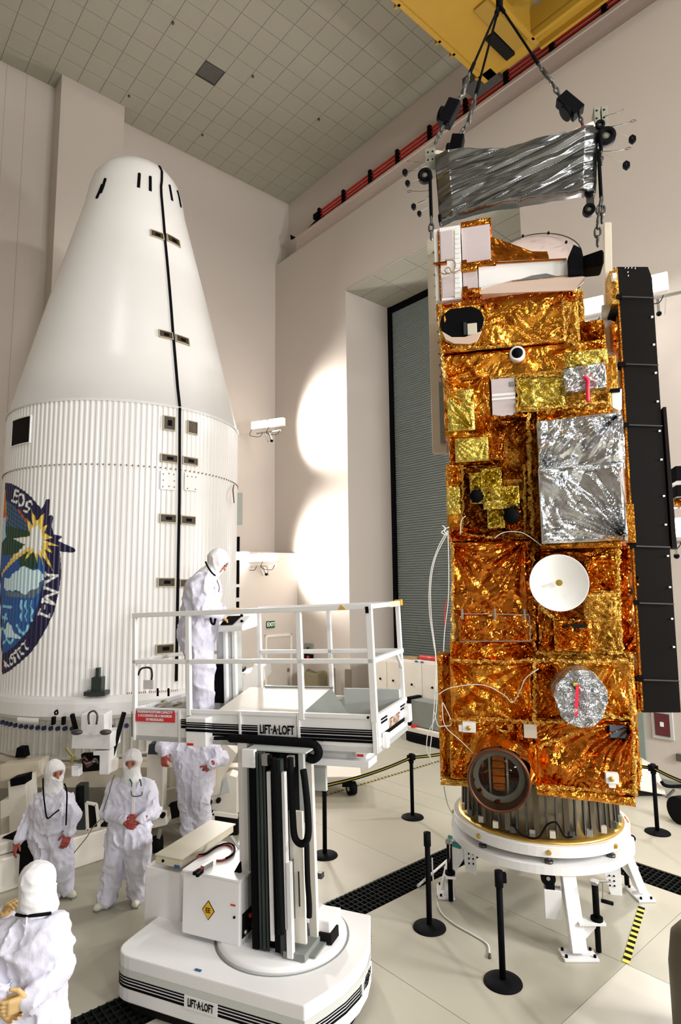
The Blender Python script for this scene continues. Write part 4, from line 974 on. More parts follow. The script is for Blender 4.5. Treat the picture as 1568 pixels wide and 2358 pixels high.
MB(SMX).bar(P3(1330, 1578, VF-.52), P3(1326, 1649, VF-.52), .03, .008, (0, 1, 0)).build('red_ribbon', REDR, sb_)
sbox('tape_patch', 1320, 1573, 1342, 1580, VF-.51, .02, HAZY, sb_)
def fixture(x, y, par=None, flip=False):
    f_ = sbox('white_sensor_block', x-15, y-13, x+15, y+10, VF-.26, .08, WP)
    sdisc('gold_sensor', x-1, y, 5, VF-.28, .04, BRASS, f_, 14)
    sbox('sensor_foot', x-(24 if flip else 8), y-(6 if flip else -8), x-(12 if flip else -8), y+(8 if flip else 20), VF-.25, .06, WP, f_)
fixture(1080, 1677, flip=True); fixture(1410, 1795)
sbox('pale_panel', 1206, 1668, 1236, 1700, VF-.19, .05, mat('panel_pale', (.62, .60, .52), .4)); foil('foil_blanket', 1190, 1660, 1204, 1702, VF-.16, .1, COPPER, 140, .06, .02)
sp_ = sbox('blue_grey_window', 1404, 1670, 1443, 1700, VF-.19, .05, mat('window_blue', (.10, .15, .21), .1, var=.7, vscale=12, metal=.4))
# big round drum with clear cover
u, w_ = S(1148, 1795, VF-.55); r = S(1222, 1795, VF-.55)[0]-u
RIM = mat('drum_rim_copper', (.11, .035, .015), .4, metal=.5)
dm = MB(SMX).lathe([(r*.90, VF-.60), (r*.96, VF-.62), (r, VF-.58), (r*.98, VF-.50)], 64, (u, 0, w_), axis='y').build('round_drum_rim', RIM, sat)
nA = 72; A = []
for i in range(9):
    for k in range(nA):
        a = 2*math.pi*k/nA; rr_ = r*(.98+.05*i/8); A.append((u+rr_*math.cos(a)+.05*i/8, VF-.52+i*.065, w_+rr_*math.sin(a)+.06*i/8))
A = np.array(A); h = crumple(A[:, 0]+A[:, 1], A[:, 2]+A[:, 1]*.5, 88, .1, .03, False)-.02; A[:, 0] += h*.6; A[:, 2] += h*.6
link_mesh('drum_foil_sleeve', A, [(i*nA+k, i*nA+(k+1) % nA, (i+1)*nA+(k+1) % nA, (i+1)*nA+k) for i in range(8) for k in range(nA)], GOLD, dm, SMX, [False]*(8*nA))
MB(SMX).lathe([(.001, VF-.10), (r*.95, VF-.10), (r*.93, VF-.58)], 48, (u, 0, w_), axis='y').build('drum_interior', mat('drum_dark', (.24, .18, .13), .35, metal=.4, var=.5, vscale=14), dm)
MB(SMX).lathe([(r*.78, VF-.42), (r*.86, VF-.44), (r*.92, VF-.5)], 48, (u, 0, w_), axis='y').build('inner_grey_band', LGREY, dm)
for k in range(5):
    zc = w_-r*.62+k*r*.30; hw = r*.24
    MB(SMX).bx(u-hw, u+hw, VF-.36, VF-.3, zc, zc+r*.27).build('copper_segment', COPPER, dm)
for sx in (-1, 1): MB(SMX).bx(u+sx*r*.34-.012, u+sx*r*.34+.012, VF-.4, VF-.3, w_-r*.75, w_+r*.8).build('support_rod', STEEL, dm)
gl = mat('clear_cover', (.75, .72, .66), .05, trans=1.0); gl.node_tree.nodes['Principled BSDF'].inputs['IOR'].default_value = 1.2
MB(SMX).lathe([(.001, VF-.60), (r*.93, VF-.59), (r*.93, VF-.585), (.001, VF-.595)], 48, (u, 0, w_), axis='y').build('clear_cover', gl, dm)
# cables taped on the body
for pts_ in ([(1008, 1600), (1040, 1583), (1110, 1577), (1160, 1600), (1180, 1618), (1198, 1590), (1210, 1562), (1240, 1540)], [(1018, 1618), (1024, 1670), (1060, 1705), (1090, 1735)], [(1138, 1240), (1160, 1226), (1200, 1226), (1232, 1245), (1252, 1262)], [(1060, 1230), (1062, 1200), (1072, 1188)]):
    MB(SMX).tube(spline([P3(x, y, VF-.25) for x, y in pts_], 5), .0045, 6).build('white_cable', CABLEW, sat)
# solar array stack
SOLM = mat('solar_back_black', (.005, .004, .0035), .5, var=.3, spec=.12)
sv = -.55
def SP(px, py): return P3(px, py, sv)
sa = MB(SMX).prism([SP(1421, 614), SP(1492, 614), SP(1502, 640), SP(1568, 1641), SP(1479, 1641)], (0, .9, 0)).build('solar_array_stack', SOLM, sat, .005)
MB(SMX).prism([P3(1527, 937, sv-.02), P3(1534, 937, sv-.02), P3(1559, 1262, sv-.02), P3(1548, 1262, sv-.02)], (0, .9, 0)).build('outer_array_slab', SOLM, sa)
for k, (xo) in enumerate((0, 7)):
    MB(SMX).prism([P3(1418-xo*.9, 616, sv-.03+.05*k), P3(1422-xo*.9, 616, sv-.03+.05*k), P3(1482-xo, 1636, sv-.03+.05*k), P3(1477-xo, 1636, sv-.03+.05*k)], (0, .3, 0)).build('gold_edge_strip', GOLD if k else DGOLD, sa)
for y in (683, 838, 978, 1257, 1388, 1565):
    x0 = 1421+(y-614)*.0565; x1 = min(1502+(y-640)*.066, 1568)
    MB(SMX).bar(P3(x0-5, y, sv-.03), P3(x1+1, y+3, sv-.03), .012, .014).build('retaining_wire', DSTEEL, sa)
    sbox('wire_clamp', x0-10, y-6, x0+8, y+5, sv-.06, .12, BLACK, sa)
k = 0
for y in (729, 793, 858, 924, 992, 1058, 1142, 1208, 1280, 1352, 1425, 1490):
    x1 = 1502+(y-640)*.066-6
    sbox('bright_rivet', x1-2.5, y-2, x1+2.5, y+2, sv-.02, .03, WP, sa, .001)
for x, y in ((1440, 616), (1447, 616), (1455, 616), (1446, 626), (1447, 634), (1463, 617)): sbox('bright_rivet', x-1, y-1, x+1, y+1, sv-.02, .03, WP, sa, .001)
foil('array_bracket_foil', 1406, 622, 1424, 700, -.6, .4, GOLDF, 150, .1, .03)
sbox('array_bracket', 1405, 712, 1424, 720, -.65, .3, BLACK); sbox('array_bracket', 1410, 628, 1420, 640, -.7, .3, WP)
foil('array_bracket_foil', 1410, 740, 1422, 800, -.6, .3, GOLD, 151, .1, .03)
sbox('grey_side_post', 1391, 700, 1412, 880, -.45, .06, LGREY)
foil('array_bracket_foil', 1462, 1300, 1478, 1500, -.5, .4, COPPER, 152, .12, .04)
foil('array_bracket_foil', 1455, 1540, 1478, 1640, -.5, .4, GOLD, 153, .12, .03)
sbox('black_actuator', 1556, 1072, 1600, 1106, -.3, .3, BLACK); sbox('black_actuator', 1558, 1116, 1600, 1142, -.3, .3, BLACK); foil('actuator_foil', 1552, 1146, 1600, 1164, -.3, .3, GOLD, 154, .08, .02)
# adapter cone and separation ring under the bus
ADP = mat('adapter_metal', (.20, .17, .12), .3, metal=.7, var=.45, vscale=5)
ra = .93
z1 = 1.62; z0 = .99
MB(SMX).lathe([(.86, z1), (.88, 1.45), (.89, z0), (.80, z0), (.80, z1)], 72).build('adapter_cone', ADP, sat)
for k in range(26):
    a = math.pi*(1.04+.92*k/25)
    c = V((math.cos(a), math.sin(a), 0))
    MB(SMX).bar(c*.895+V((0, 0, z0+.04)), c*.88+V((0, 0, z1-.1)), .018 if k % 3 else .06, .02, c).build('adapter_rib', DSTEEL if k % 3 else mat('rib_dark%d' % k, (.12, .10, .07), .3, metal=.6), sat)
for k in range(12):
    a = math.pi*(1.1+.8*k/11); c = V((math.cos(a), math.sin(a), 0))*.90; z = z0+.03
    MB(SMX).bx(c.x-.03, c.x+.03, c.y-.03, c.y+.03, z, z+.07).build('electronics_box', (BEIGE, DSTEEL, STEEL)[k % 3], sat, .004)
MB(SMX).lathe([(.85, z0), (.94, z0), (.95, z0-.015), (.95, z0-.025), (.85, z0-.025)], 72).build('brass_ring', BRASS, sat)
MB(SMX).tube(spline([V((x, -.94-.03*math.sin(i), z+.08)) for i, (x, z) in enumerate(((-.3, 1.05), (-.2, .96), (-.05, .95), (.05, 1.08), (.15, 1.1), (.22, .97), (.3, .98)))], 5), .009, 6).build('black_cable', BLACK, sat)
for k, (pts_, m__) in enumerate((([(1438, 1880), (1450, 1900), (1452, 1925)], mat('orange_lead', (.7, .2, .05), .5)), ([(1436, 1898), (1445, 1925), (1456, 1942), (1462, 1930), (1452, 1922)], BLACK))):
    MB(SMX).tube(spline([P3(x, y, -.1) for x, y in pts_], 5), .01, 6).build('hanging_lead', m__, sat)
# side lifting plates
lp = MB(SMX).prism([P3(982, 551, -.3), P3(1001, 549, -.3), P3(1018, 900, -.3), P3(1030, 910, -.3), P3(1030, 1042, -.3), P3(996, 1042, -.3)], (0, .12, 0)).build('lifting_side_plate', BEIGE, sat, .006)
MB(SMX).prism([P3(1010, 880, -.32), P3(1022, 880, -.32), P3(1026, 1020, -.32), P3(1014, 1020, -.32)], (0, .015, 0)).build('plate_slot', GREY, lp)
for k in range(17):
    x = 998+k*1.4; y = 580+k*26; sbox('plate_bolt', x-1.3, y-1.3, x+1.3, y+1.3, -.32, .03, DSTEEL, lp, 0)
rp_ = MB(SMX).prism([P3(1391, 512, -.3), P3(1408, 511, -.3), P3(1412, 760, -.3), P3(1394, 760, -.3)], (0, .12, 0)).build('lifting_side_plate', BEIGE, sat, .006)
# ================================================================ STAND
st = thing('spacecraft_stand', 'white ring stand on four splayed legs under the spacecraft', 'stand', frame((2.35, 7.70, 0), 15))
MB(SMX).lathe([(.85, .965), (1.0, .965), (1.005, .96), (1.005, .86), (1.0, .855), (.85, .855)], 80).build('upper_ring', WHITE, st, smooth=False)
MB(SMX).lathe([(.80, .785), (1.04, .785), (1.04, .70), (.80, .70)], 80).build('lower_ring', WHITE, st, smooth=False)
for k in range(8):
    a = math.radians(270+k*45+3); c = V((math.cos(a), math.sin(a), 0))*.95
    MB(SMX).cyl((c.x, c.y, .785), (c.x, c.y, .86), .025, 10).cyl((c.x, c.y, .785), (c.x, c.y, .81), .045, 12).build('levelling_screw', DSTEEL, st)
    a = math.radians(270+k*45+3); c2 = V((math.cos(a), math.sin(a), 0))
    MB(SMX).cyl(c2*1.0+V((0, 0, .91)), c2*1.02+V((0, 0, .91)), .026, 14).cyl(c2*1.015+V((0, 0, .91)), c2*1.028+V((0, 0, .91)), .014, 10).build('ring_bolt', BRASS, st)
SI = SMX.inverted()
def leg(fx, fy, phi_top, wide=.12):
    f_ = SI @ fl(fx, fy); f_ = V((f_.x, f_.y, 0)); t_ = f_.normalized(); top = t_*.94+V((0, 0, .71)); side = V((-t_.y, t_.x, 0))
    ft = f_-t_*.02
    a = top; b = ft+V((0, 0, .06))
    mb = MB(SMX)
    mb.prism([a-side*.07+t_*.06, a+side*.07+t_*.06, b+side*.075+t_*.06, b-side*.075+t_*.06], -t_*.10)
    mb.prism([a-t_*.28, a, b+V((0, 0, .0)), a-t_*.1+V((0, 0, -.22))], side*.012)
    L_ = mb.build('leg', WHITE, st, .005)
    MB(SMX).bar(ft-side*.17+V((0, 0, .015)), ft+side*.17+V((0, 0, .015)), .20, .025).build('foot_plate', WHITE, L_, .004)
    for s_ in (-1, 1):
        for q in (-.06, .06): c = ft+side*.14*s_+t_*q; MB(SMX).cyl(c+V((0, 0, .02)), c+V((0, 0, .05)), .014, 8).build('foot_bolt', BLACK, L_)
    # jack beside the leg
    jc = ft-t_*.05+side*.22
    MB(SMX).bx(-.0001, .0001, 0, .0001, 0, .0001)
    MB(SMX).bar(jc-side*.2+V((0, 0, .30)), jc+side*.07+V((0, 0, .30)), .12, .03).build('jack_bracket', WHITE, L_, .004)
    MB(SMX).prism([jc-side*.16+V((0, 0, .29)), jc+side*.02+V((0, 0, .29)), jc-side*.16+V((0, 0, .12))], t_*.02).build('jack_gusset', WHITE, L_)
    MB(SMX).cyl(jc+V((0, 0, .02)), jc+V((0, 0, .28)), .028, 12).cyl(jc+V((0, 0, .31)), jc+V((0, 0, .66)), .032, 12).cyl(jc+V((0, 0, .31)), jc+V((0, 0, .345)), .06, 14).build('jack_screw', BLACK, L_)
    MB(SMX).cyl(jc+V((0, 0, .66)), jc+V((0, 0, .69)), .045, 12).bar(jc+V((0, 0, .68)), jc+V((0, 0, .68))+side*.16, .015, .01).bar(jc+V((0, 0, .68))+side*.08, jc+V((0, 0, .50))+side*.07, .012, .012).build('crank_top', STEEL, L_)
    MB(SMX).cyl(jc+V((0, 0, .5))+side*.06, jc+V((0, 0, .47))+side*.17, .02, 8).build('crank_grip', BLACK, L_)
    return L_, ft, t_, side
for fx, fy in ((1334, 2206), (1022, 2056), (1478, 2062), (1220, 1945)):
    if fx == 1220:
        continue
    L_, ft, t_, side = leg(fx, fy, 0)
# hidden far leg completes the stand
f_ = V((.05, 1.28, 0))
MB(SMX).bar((.04, .93, .71), (.05, 1.26, .03), .13, .1).bar((-.1, 1.26, .015), (.2, 1.26, .015), .18, .025).build('leg', WHITE, st, .005)
# caster bracket on the front leg
c = SI @ atY(1262, 2020, 6.75)
MB(SMX).bx(c.x-.05, c.x+.12, c.y-.06, c.y+.06, c.z-.38, c.z-.10).build('caster_plate', WHITE, st, .005)
MB(SMX).cyl((c.x, c.y-.03, c.z), (c.x, c.y+.03, c.z), .075, 20).build('caster_wheel', RUBBER, st); MB(SMX).cyl((c.x, c.y-.036, c.z), (c.x, c.y+.036, c.z), .02, 10).build('wheel_hub', STEEL, st)
MB(SMX).bx(c.x-.03, c.x+.06, c.y-.045, c.y+.045, c.z-.12, c.z-.05).build('caster_fork', BLACK, st, .004)
for x_, y_, n_, Y_ in ((1085, 1950, 0, 7.75), (1405, 2000, 1, 7.75)):
    p = SI @ atY(x_, y_+10, Y_)
    MB(SMX).prism([V((p.x-.1, p.y, p.z+.12)), V((p.x+.06, p.y, p.z+.10)), V((p.x+.05, p.y, p.z-.28)), V((p.x-.08, p.y, p.z-.22))] if n_ == 0 else [V((p.x-.08, p.y, p.z+.02)), V((p.x+.12, p.y, p.z+.12)), V((p.x+.12, p.y, p.z-.28)), V((p.x, p.y, p.z-.28))], (0, .05, 0)).build('drilled_plate', WHITE, st, .004)
    for k in range(6): q = V((p.x-.03+.05*(k % 2)+.02*n_, p.y, p.z-.03-.055*(k//2))); MB(SMX).cyl(q-V((0, .012, 0)), q, .010, 8).build('plate_hole', DARK, st)
f_ = SI @ fl(1022, 2056); t_ = f_.normalized(); q0 = V((t_.x, t_.y, 0))*1.0+V((0, 0, .62)); q1 = V((f_.x, f_.y, .06))
side = V((-t_.y, t_.x, 0)); p = q0.lerp(q1, .06)
MB(SMX).bar(p-(q1-q0).normalized()*.03, p+(q1-q0).normalized()*.03, .16, .16).build('teal_tape_band', TEAL, st)
# ================================================================ SLING / SPREADER
def A3(px, py, v=0.0): return P3(px, py, v)
sl = thing('lifting_sling', 'black wire rope lifting sling with turnbuckles and load cells above the spreader frame', 'sling', SMX @ Matrix.Translation(A3(1150, 10, -.1)))
APX = A3(1150, 12, -.1)
MB(SMX).cyl(A3(1150, -30, -.1), A3(1150, 20, -.1), .05, 10).build('apex_link', BLACK, sl)
def chainlink(a, b, m, par, n=4, r=.012):
    a, b = V(a), V(b); d = (b-a)/n; L_ = d.length; dn = d.normalized(); s1 = dn.cross(V((0, 1, 0))).normalized(); s2 = dn.cross(s1)
    for i in range(n):
        c = a+d*(i+.5); s_ = s1 if i % 2 else s2
        MB(SMX).tube([c+dn*(L_*.62*math.cos(q))+s_*(L_*.30*math.sin(q)) for q in [2*math.pi*k/10 for k in range(10)]], r, 6, True).build('chain_link', m, par)
def loadcell(name, px, py, ang, v, lw=.17, lh=.34):
    c = A3(px, py, v); a = math.radians(ang); dz_ = V((math.sin(a), 0, math.cos(a))); dx = V((math.cos(a), 0, -math.sin(a)))
    o = MB(SMX).prism([c-dx*lw/2-dz_*lh/2+V((0, -.08, 0)), c+dx*lw/2-dz_*lh/2+V((0, -.08, 0)), c+dx*lw/2+dz_*lh/2+V((0, -.08, 0)), c-dx*lw/2+dz_*lh/2+V((0, -.08, 0))], (0, .16, 0)).build('load_cell', BLACK, sl, .012)
    e = c-dx*lw*.55-dz_*lh*.12
    MB(SMX).cyl(e-dx*.03-V((0, .0, 0)), e+dx*.02, .10, 18).build('load_cell_dial', BLACK, o)
    return c+dz_*lh/2, c-dz_*lh/2
def leg_rope(top_px, tb0, tb1, lc_px, ang, bot, v, cv):
    a = APX; b = A3(*tb0, v); MB(SMX).tube([a, b], .017, 8).build('wire_rope', BLACK, sl)
    MB(SMX).cyl(a.lerp(b, .0), a.lerp(b, .12), .028, 8).build('rope_ferrule', BLACK, sl); MB(SMX).cyl(a.lerp(b, .86), b, .026, 8).build('rope_ferrule', BLACK, sl)
    c = A3(*tb1, v); chainlink(b, b.lerp(c, .30), DSTEEL, sl, 2, .013)
    MB(SMX).cyl(b.lerp(c, .28), b.lerp(c, .75), .030, 10).build('turnbuckle', DSTEEL, sl)
    t2, b2 = loadcell('', *lc_px, ang, v)
    chainlink(b.lerp(c, .75), t2, DSTEEL, sl, 3, .013)
    d = A3(*bot, v); chainlink(b2, d, DSTEEL, sl, 3, .013)
leg_rope(None, (1082, 168), (1058, 235), (1035, 262), 28, (1002, 330), -.45, 0)
leg_rope(None, (1096, 218), (1072, 305), (1050, 342), 14, (1040, 370), -.1, 0)
leg_rope(None, (1240, 148), (1282, 205), (1312, 244), -38, (1342, 290), -.3, 0)
spf = thing('spreader_frame', 'spreader frame draped in wrinkled silver film above the spacecraft', 'frame', SMX @ Matrix.Translation(A3(1190, 400, -.3)))
# film sheet: twisted drape between left (1000,350-515) and right (1385,300-440)
nx, ny = 190, 80; vs = []
TL, TR, BL, BR = (1001, 362), (1378, 292), (1012, 508), (1372, 442)
for i in range(nx+1):
    s_ = i/nx
    for j in range(ny+1):
        t_ = j/ny
        x = TL[0]*(1-s_)*(1-t_)+TR[0]*s_*(1-t_)+BL[0]*(1-s_)*t_+BR[0]*s_*t_
        ytop = TL[1]*(1-s_)+TR[1]*s_+16*math.sin(math.pi*s_); ybot = BL[1]*(1-s_)+BR[1]*s_-0*math.sin(math.pi*s_)-5*math.sin(math.pi*s_)
        y = ytop*(1-t_)+ybot*t_; vs.append(tuple(A3(x, y, -.52)))
A = np.array(vs); Us = np.repeat(np.linspace(0, 1, nx+1), ny+1); Ts = np.tile(np.linspace(0, 1, ny+1), nx+1)
h = 0
rg = np.random.RandomState(4)
for k in range(11):
    fq = rg.uniform(3, 16); sl_ = rg.uniform(.8, 1.15)
    h = h+(.10/fq)*tri(fq*(Ts+(Us-.1)*sl_*.75+.05*np.sin(Us*9+k)))*(1+.5*np.sin(Us*7+k*2))
h = h+.04*np.abs(np.sin(9*(Ts+Us*.8)))**.5
A[:, 1] -= h*np.clip(np.minimum(Us, 1-Us)*8+.3, 0, 1)
fs = [(i*(ny+1)+j, (i+1)*(ny+1)+j, (i+1)*(ny+1)+j+1, i*(ny+1)+j+1) for i in range(nx) for j in range(ny)]
n0 = len(A); B_ = A.copy(); B_[:, 1] += .18; A = np.vstack([A, B_]); fs += [tuple(n0+q for q in f[::-1]) for f in fs]
def edge(i0, j0, i1, j1):
    di = (i1 > i0)-(i1 < i0); dj = (j1 > j0)-(j1 < j0); i, j = i0, j0
    while (i, j) != (i1, j1):
        a = i*(ny+1)+j; b = (i+di)*(ny+1)+j+dj; fs.append((a, b, n0+b, n0+a)); i += di; j += dj
edge(0, 0, nx, 0); edge(0, ny, nx, ny); edge(0, 0, 0, ny); edge(nx, 0, nx, ny)
FILM = mat('silver_film', (.22, .225, .225), .22, metal=.95, bump=.12, bscale=9)
link_mesh('silver_film_drape', A, fs, FILM, spf, SMX, [True]*len(fs))
MB(SMX).bar(A3(1290, 322, -.56), A3(1368, 288, -.56), .06, .07).build('spreader_beam', WHITEW, spf)
MB(SMX).bar(A3(1003, 352, -.5), A3(1060, 362, -.5), .05, .05).build('spreader_beam', WHITEW, spf)
text('1.8T', .09, SMX @ wallM(A3(1334, 300, -.605), (1, 0, .42)), 'red_lettering', REDP, spf)
GB = mat('bracket_grey_green', (.26, .26, .20), .5)
for x, y, w_, h_, v in ((978, 342, 15, 46, -.45), (991, 340, 10, 50, -.45), (1367, 246, 14, 46, -.45), (1384, 244, 14, 46, -.45)):
    o = MB(SMX).bx(*S(x, y, v)[:1], S(x+w_, y, v)[0], v, v+.2, S(x, y+h_, v)[1], S(x, y, v)[1]).build('end_bracket', GB, spf, .005)
    for q in (8, 26): sdisc('bracket_hole', x+w_/2, y+q, 2, v-.005, .03, DARK, o, 8)
for x, y, r_ in ((978, 401, 15), (1396, 310, 18), (1357, 480, 12), (1382, 285, 9)):
    o = sdisc('sheave_wheel', x, y, r_, -.58, .08, RUBBER, spf, 24, r0=.45); sdisc('sheave_hub', x, y, r_*.5, -.56, .05, GB, o, 16)
sdisc('sheave_wheel', 1357, 440, 9, -.55, .06, RUBBER, spf, 16)
MB(SMX).bx(S(1350, 430, -.5)[0], S(1366, 430, -.5)[0], -.5, -.4, S(1350, 480, -.5)[1], S(1350, 430, -.5)[1]).build('hanger_plate', DSTEEL, spf, .004)
# drop legs to the spacecraft corners
for (x0, y0, x1, y1, x2, y2) in ((990, 405, 993, 500, 993, 550), (1378, 345, 1384, 455, 1376, 512), (1012, 495, 1014, 512, 1014, 520), (1382, 300, 1384, 350, 1385, 380)):
    MB(SMX).tube([A3(x0, y0, -.6), A3(x1, y1, -.6)], .022, 8).build('drop_rope', BLACK, sl); chainlink(A3(x1, y1, -.6), A3(x2, y2, -.6), DSTEEL, sl, 3, .014)
chainlink(A3(1386, 455, -.6), A3(1386, 512, -.6), DSTEEL, sl, 3, .014); chainlink(A3(1376, 505, -.6), A3(1376, 566, -.6), DSTEEL, sl, 3, .014)
# small tags and wires hanging around the spreader ends
for x0, y0, x1, y1, ring in ((1405, 292, 1452, 280, 1), (1390, 349, 1440, 343, 1), (1392, 268, 1436, 252, 0), (992, 438, 948, 440, 1), (990, 450, 962, 468, 0), (970, 386, 938, 395, 0), (978, 372, 936, 371, 0)):
    a, b = A3(x0, y0, -.6), A3(x1, y1, -.62)
    o = MB(SMX).tube([a, (a+b)/2+V((0, 0, -.01)), b], .004, 5)
    if ring: o.tube([b+V((.03*math.cos(q)+(.03 if x1 > x0 else -.03), 0, .014*math.sin(q))) for q in [2*math.pi*k/10 for k in range(10)]], .005, 5, True)
    o.build('tag_wire', DSTEEL, spf)
for k, (x, y, s_) in enumerate(((932, 395, 9), (938, 420, 8), (952, 474, 8), (965, 490, 7), (1457, 318, 10), (1443, 378, 10))):
    q = A3(x, y, -.62); r_ = s_*.0052
    MB(SMX).prism([q+V((0, 0, r_*1.1)), q+V((r_*.75, 0, r_*.5)), q+V((r_*.75, 0, -r_*.5)), q+V((0, 0, -r_*1.1)), q+V((-r_*.75, 0, -r_*.4)), q+V((-r_*.75, 0, r_*.6))], (0, .05, 0)).build('hanging_tag_weight', BLACK, spf, .008)
    MB(SMX).tube([q, A3(1385 if x > 1200 else 985, y-25 if x > 1200 else y-12, -.55)], .0018, 4).build('tag_line', LGREY, spf)
# long white cables hanging down at the left of the spacecraft
cw = thing('hanging_cable_bundle', 'thin white test cables hanging down the left side of the spacecraft to the floor', 'cable', SMX @ Matrix.Translation(A3(1000, 1640, -1.0)))
for pts_, m__ in (([(1030, 1222), (1008, 1262), (991, 1320), (988, 1400), (998, 1480), (1003, 1520), (1000, 1620), (993, 1700), (990, 1740), (1000, 1760)], CABLEW), ([(1032, 1225), (1004, 1280), (992, 1340), (993, 1420), (1004, 1520), (1004, 1640), (985, 1690), (983, 1730), (992, 1745)], CABLEW),
              ([(1031, 1222), (1033, 1300), (1032, 1380), (1024, 1450), (1021, 1500)], CABLEW), ([(1000, 1640), (1008, 1670), (1020, 1672), (1040, 1665), (1020, 1618)], CABLEW)):
    MB(SMX).tube(spline([A3(x, y, -1.05) for x, y in pts_], 5), .0055, 6).build('cable_strand', m__, cw)
MB(SMX).tube(spline([A3(x, y, -1.05) for x, y in ((1018, 1210), (1026, 1218), (1016, 1226), (1028, 1232), (1022, 1220), (1034, 1214))], 4), .008, 6).build('cable_knot', CABLEW, cw)
MB(SMX).tube(spline([A3(x, y, -1.06) for x, y in ((1028, 1384), (1024, 1400), (1023, 1440))], 4), .007, 6).build('red_strand', REDP, cw)
p = [A3(x, y, -.9) for x, y in ((1022, 1810), (1030, 1850), (1045, 1880))]
fp = [fl(x, y, .012) for x, y in ((1003, 2060), (1015, 2100), (1045, 2127), (1085, 2150), (1115, 2168), (1125, 2180), (1127, 2198))]
o = MB(WM).tube(spline([fl(995, 1975, .5), fl(997, 2020, .3)]+fp, 5), .009, 6); fc = o.build('floor_cable', CABLEW)
tag(fc, 'thin white cable snaking over the floor between the front barrier posts', 'cable')
o = MB(WM).cyl(fp[-1], fl(1127, 2206, .012), .016, 8).build('cable_plug', DSTEEL, fc); 
o = MB(SMX).tube(spline(p, 5), .006, 6).build('cable_strand', LGREY, cw)
# ================================================================ MAST LIFT
BF = frame((-.32, 5.12, 0), 22.7)
lift = thing('mast_lift', 'white personnel mast lift with a railed work platform and striped rounded base', 'lift', frame((-.9, 6.0, 0), 22.7))
def bev_poly(pts, rs, n=6):
    out = []; m = len(pts)
    for i, p in enumerate(pts):
        r = rs[i]; p = V(p); a = V(pts[i-1]); b = V(pts[(i+1) % m])
        if r == 0: out.append(p); continue
        u = (a-p).normalized()*r; v_ = (b-p).normalized()*r
        for k in range(n+1): t = k/n; out.append((p+u)*(1-t)**2+p*2*t*(1-t)+(p+v_)*t*t)
    return out
BL = 1.92
arc = [V((0, 0, 0))]+[V((.20*math.sin(math.pi*t)+.03*t, 1.40*t, 0)) for t in (.15, .3, .45, .6, .75, .9)]+[V((.03, 1.42, 0))]
outl = bev_poly([(-BL, 0, 0)], [0])[:0]
base = arc+bev_poly([(-BL, 1.42, 0), (-BL, 0, 0), ], [0, 0])[:0]
b1 = bev_poly([(.03, 1.42, 0), (-BL, 1.42, 0), (-BL, 0, 0), (0, 0, 0)], [.0, .25, .20, .0])
outline = arc[:-1]+b1[:-1]
def offs(poly, d):
    c = V((-BL/2, .7, 0)); return [p+(p-c).normalized()*d for p in poly]
def ring_wall(mb, poly, z0, z1, closed=True):
    n = len(poly); vs = [p+V((0, 0, z0)) for p in poly]+[p+V((0, 0, z1)) for p in poly]
    return mb.add(vs, [(i, (i+1) % n, n+(i+1) % n, n+i) for i in range(n if closed else n-1)])
ZL0, ZL1 = .09, .47
MB(BF).prism([p+V((0, 0, ZL0)) for p in outline], (0, 0, ZL1-ZL0)).build('base_body', WHITE, lift, .012)
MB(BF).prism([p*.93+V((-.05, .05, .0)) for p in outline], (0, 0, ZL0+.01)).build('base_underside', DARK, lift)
for z0, z1 in ((.285, .297), (.262, .276), (.236, .252), (.205, .227)):
    ring_wall(MB(BF), offs(outline, .004), z0, z1).build('black_stripe', BLACK, lift)
DG_ = mat('skirt_band_grey', (.58, .60, .57), .5)  # pale grey of the band around the lift base
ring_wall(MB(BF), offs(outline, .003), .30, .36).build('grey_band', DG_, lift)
tb = MB(BF).bx(-1.12, -.79, -.009, -.004, .20, .30).build('text_plate', WHITE, lift)
text('LIFT·A·LOFT', .085, BF @ wallM((-.955, -.013, .25), (1, 0, 0)), 'lettering', BLACK, lift, .56, bold=.002)
q0, q1 = arc[3], arc[5]; dd = (q1-q0).normalized(); nn = V((dd.y, -dd.x, 0))
c = (q0+q1)/2+nn*.02; MB(BF).bar(c+V((0, 0, .25))-dd*.17-nn*.008, c+V((0, 0, .25))+dd*.17-nn*.008, .012, .10).build('text_plate', WHITE, lift)
text('LIFT·A·LOFT', .085, BF @ wallM(c+V((0, 0, .25)), dd), 'lettering', BLACK, lift, .56, bold=.002)
# turntable
TT = lc(BF, 661, 2190, .7); tc = V((-.62, .80, 0))
MB(BF).lathe([(.001, ZL1+.05), (.56, ZL1+.05), (.60, ZL1+.03), (.60, ZL1), (.001, ZL1)], 56, (tc.x, tc.y, 0)).build('turntable', WHITE, lift)
MB(BF).lathe([(.605, ZL1+.001), (.625, ZL1+.004), (.625, ZL1+.001)], 56, (tc.x, tc.y, 0)).build('turntable_gap', GREY, lift)
sm_ = lcz(BF, 503, 2293, ZL1+.02); sm_ = lcz(BF, 458, 2231, ZL1+.01); MB(BF).bx(sm_.x-.03, sm_.x+.03, sm_.y-.02, sm_.y, ZL1+.002, ZL1+.01).build('blue_label', mat('lbl_blue', (.03, .10, .3), .5), lift)
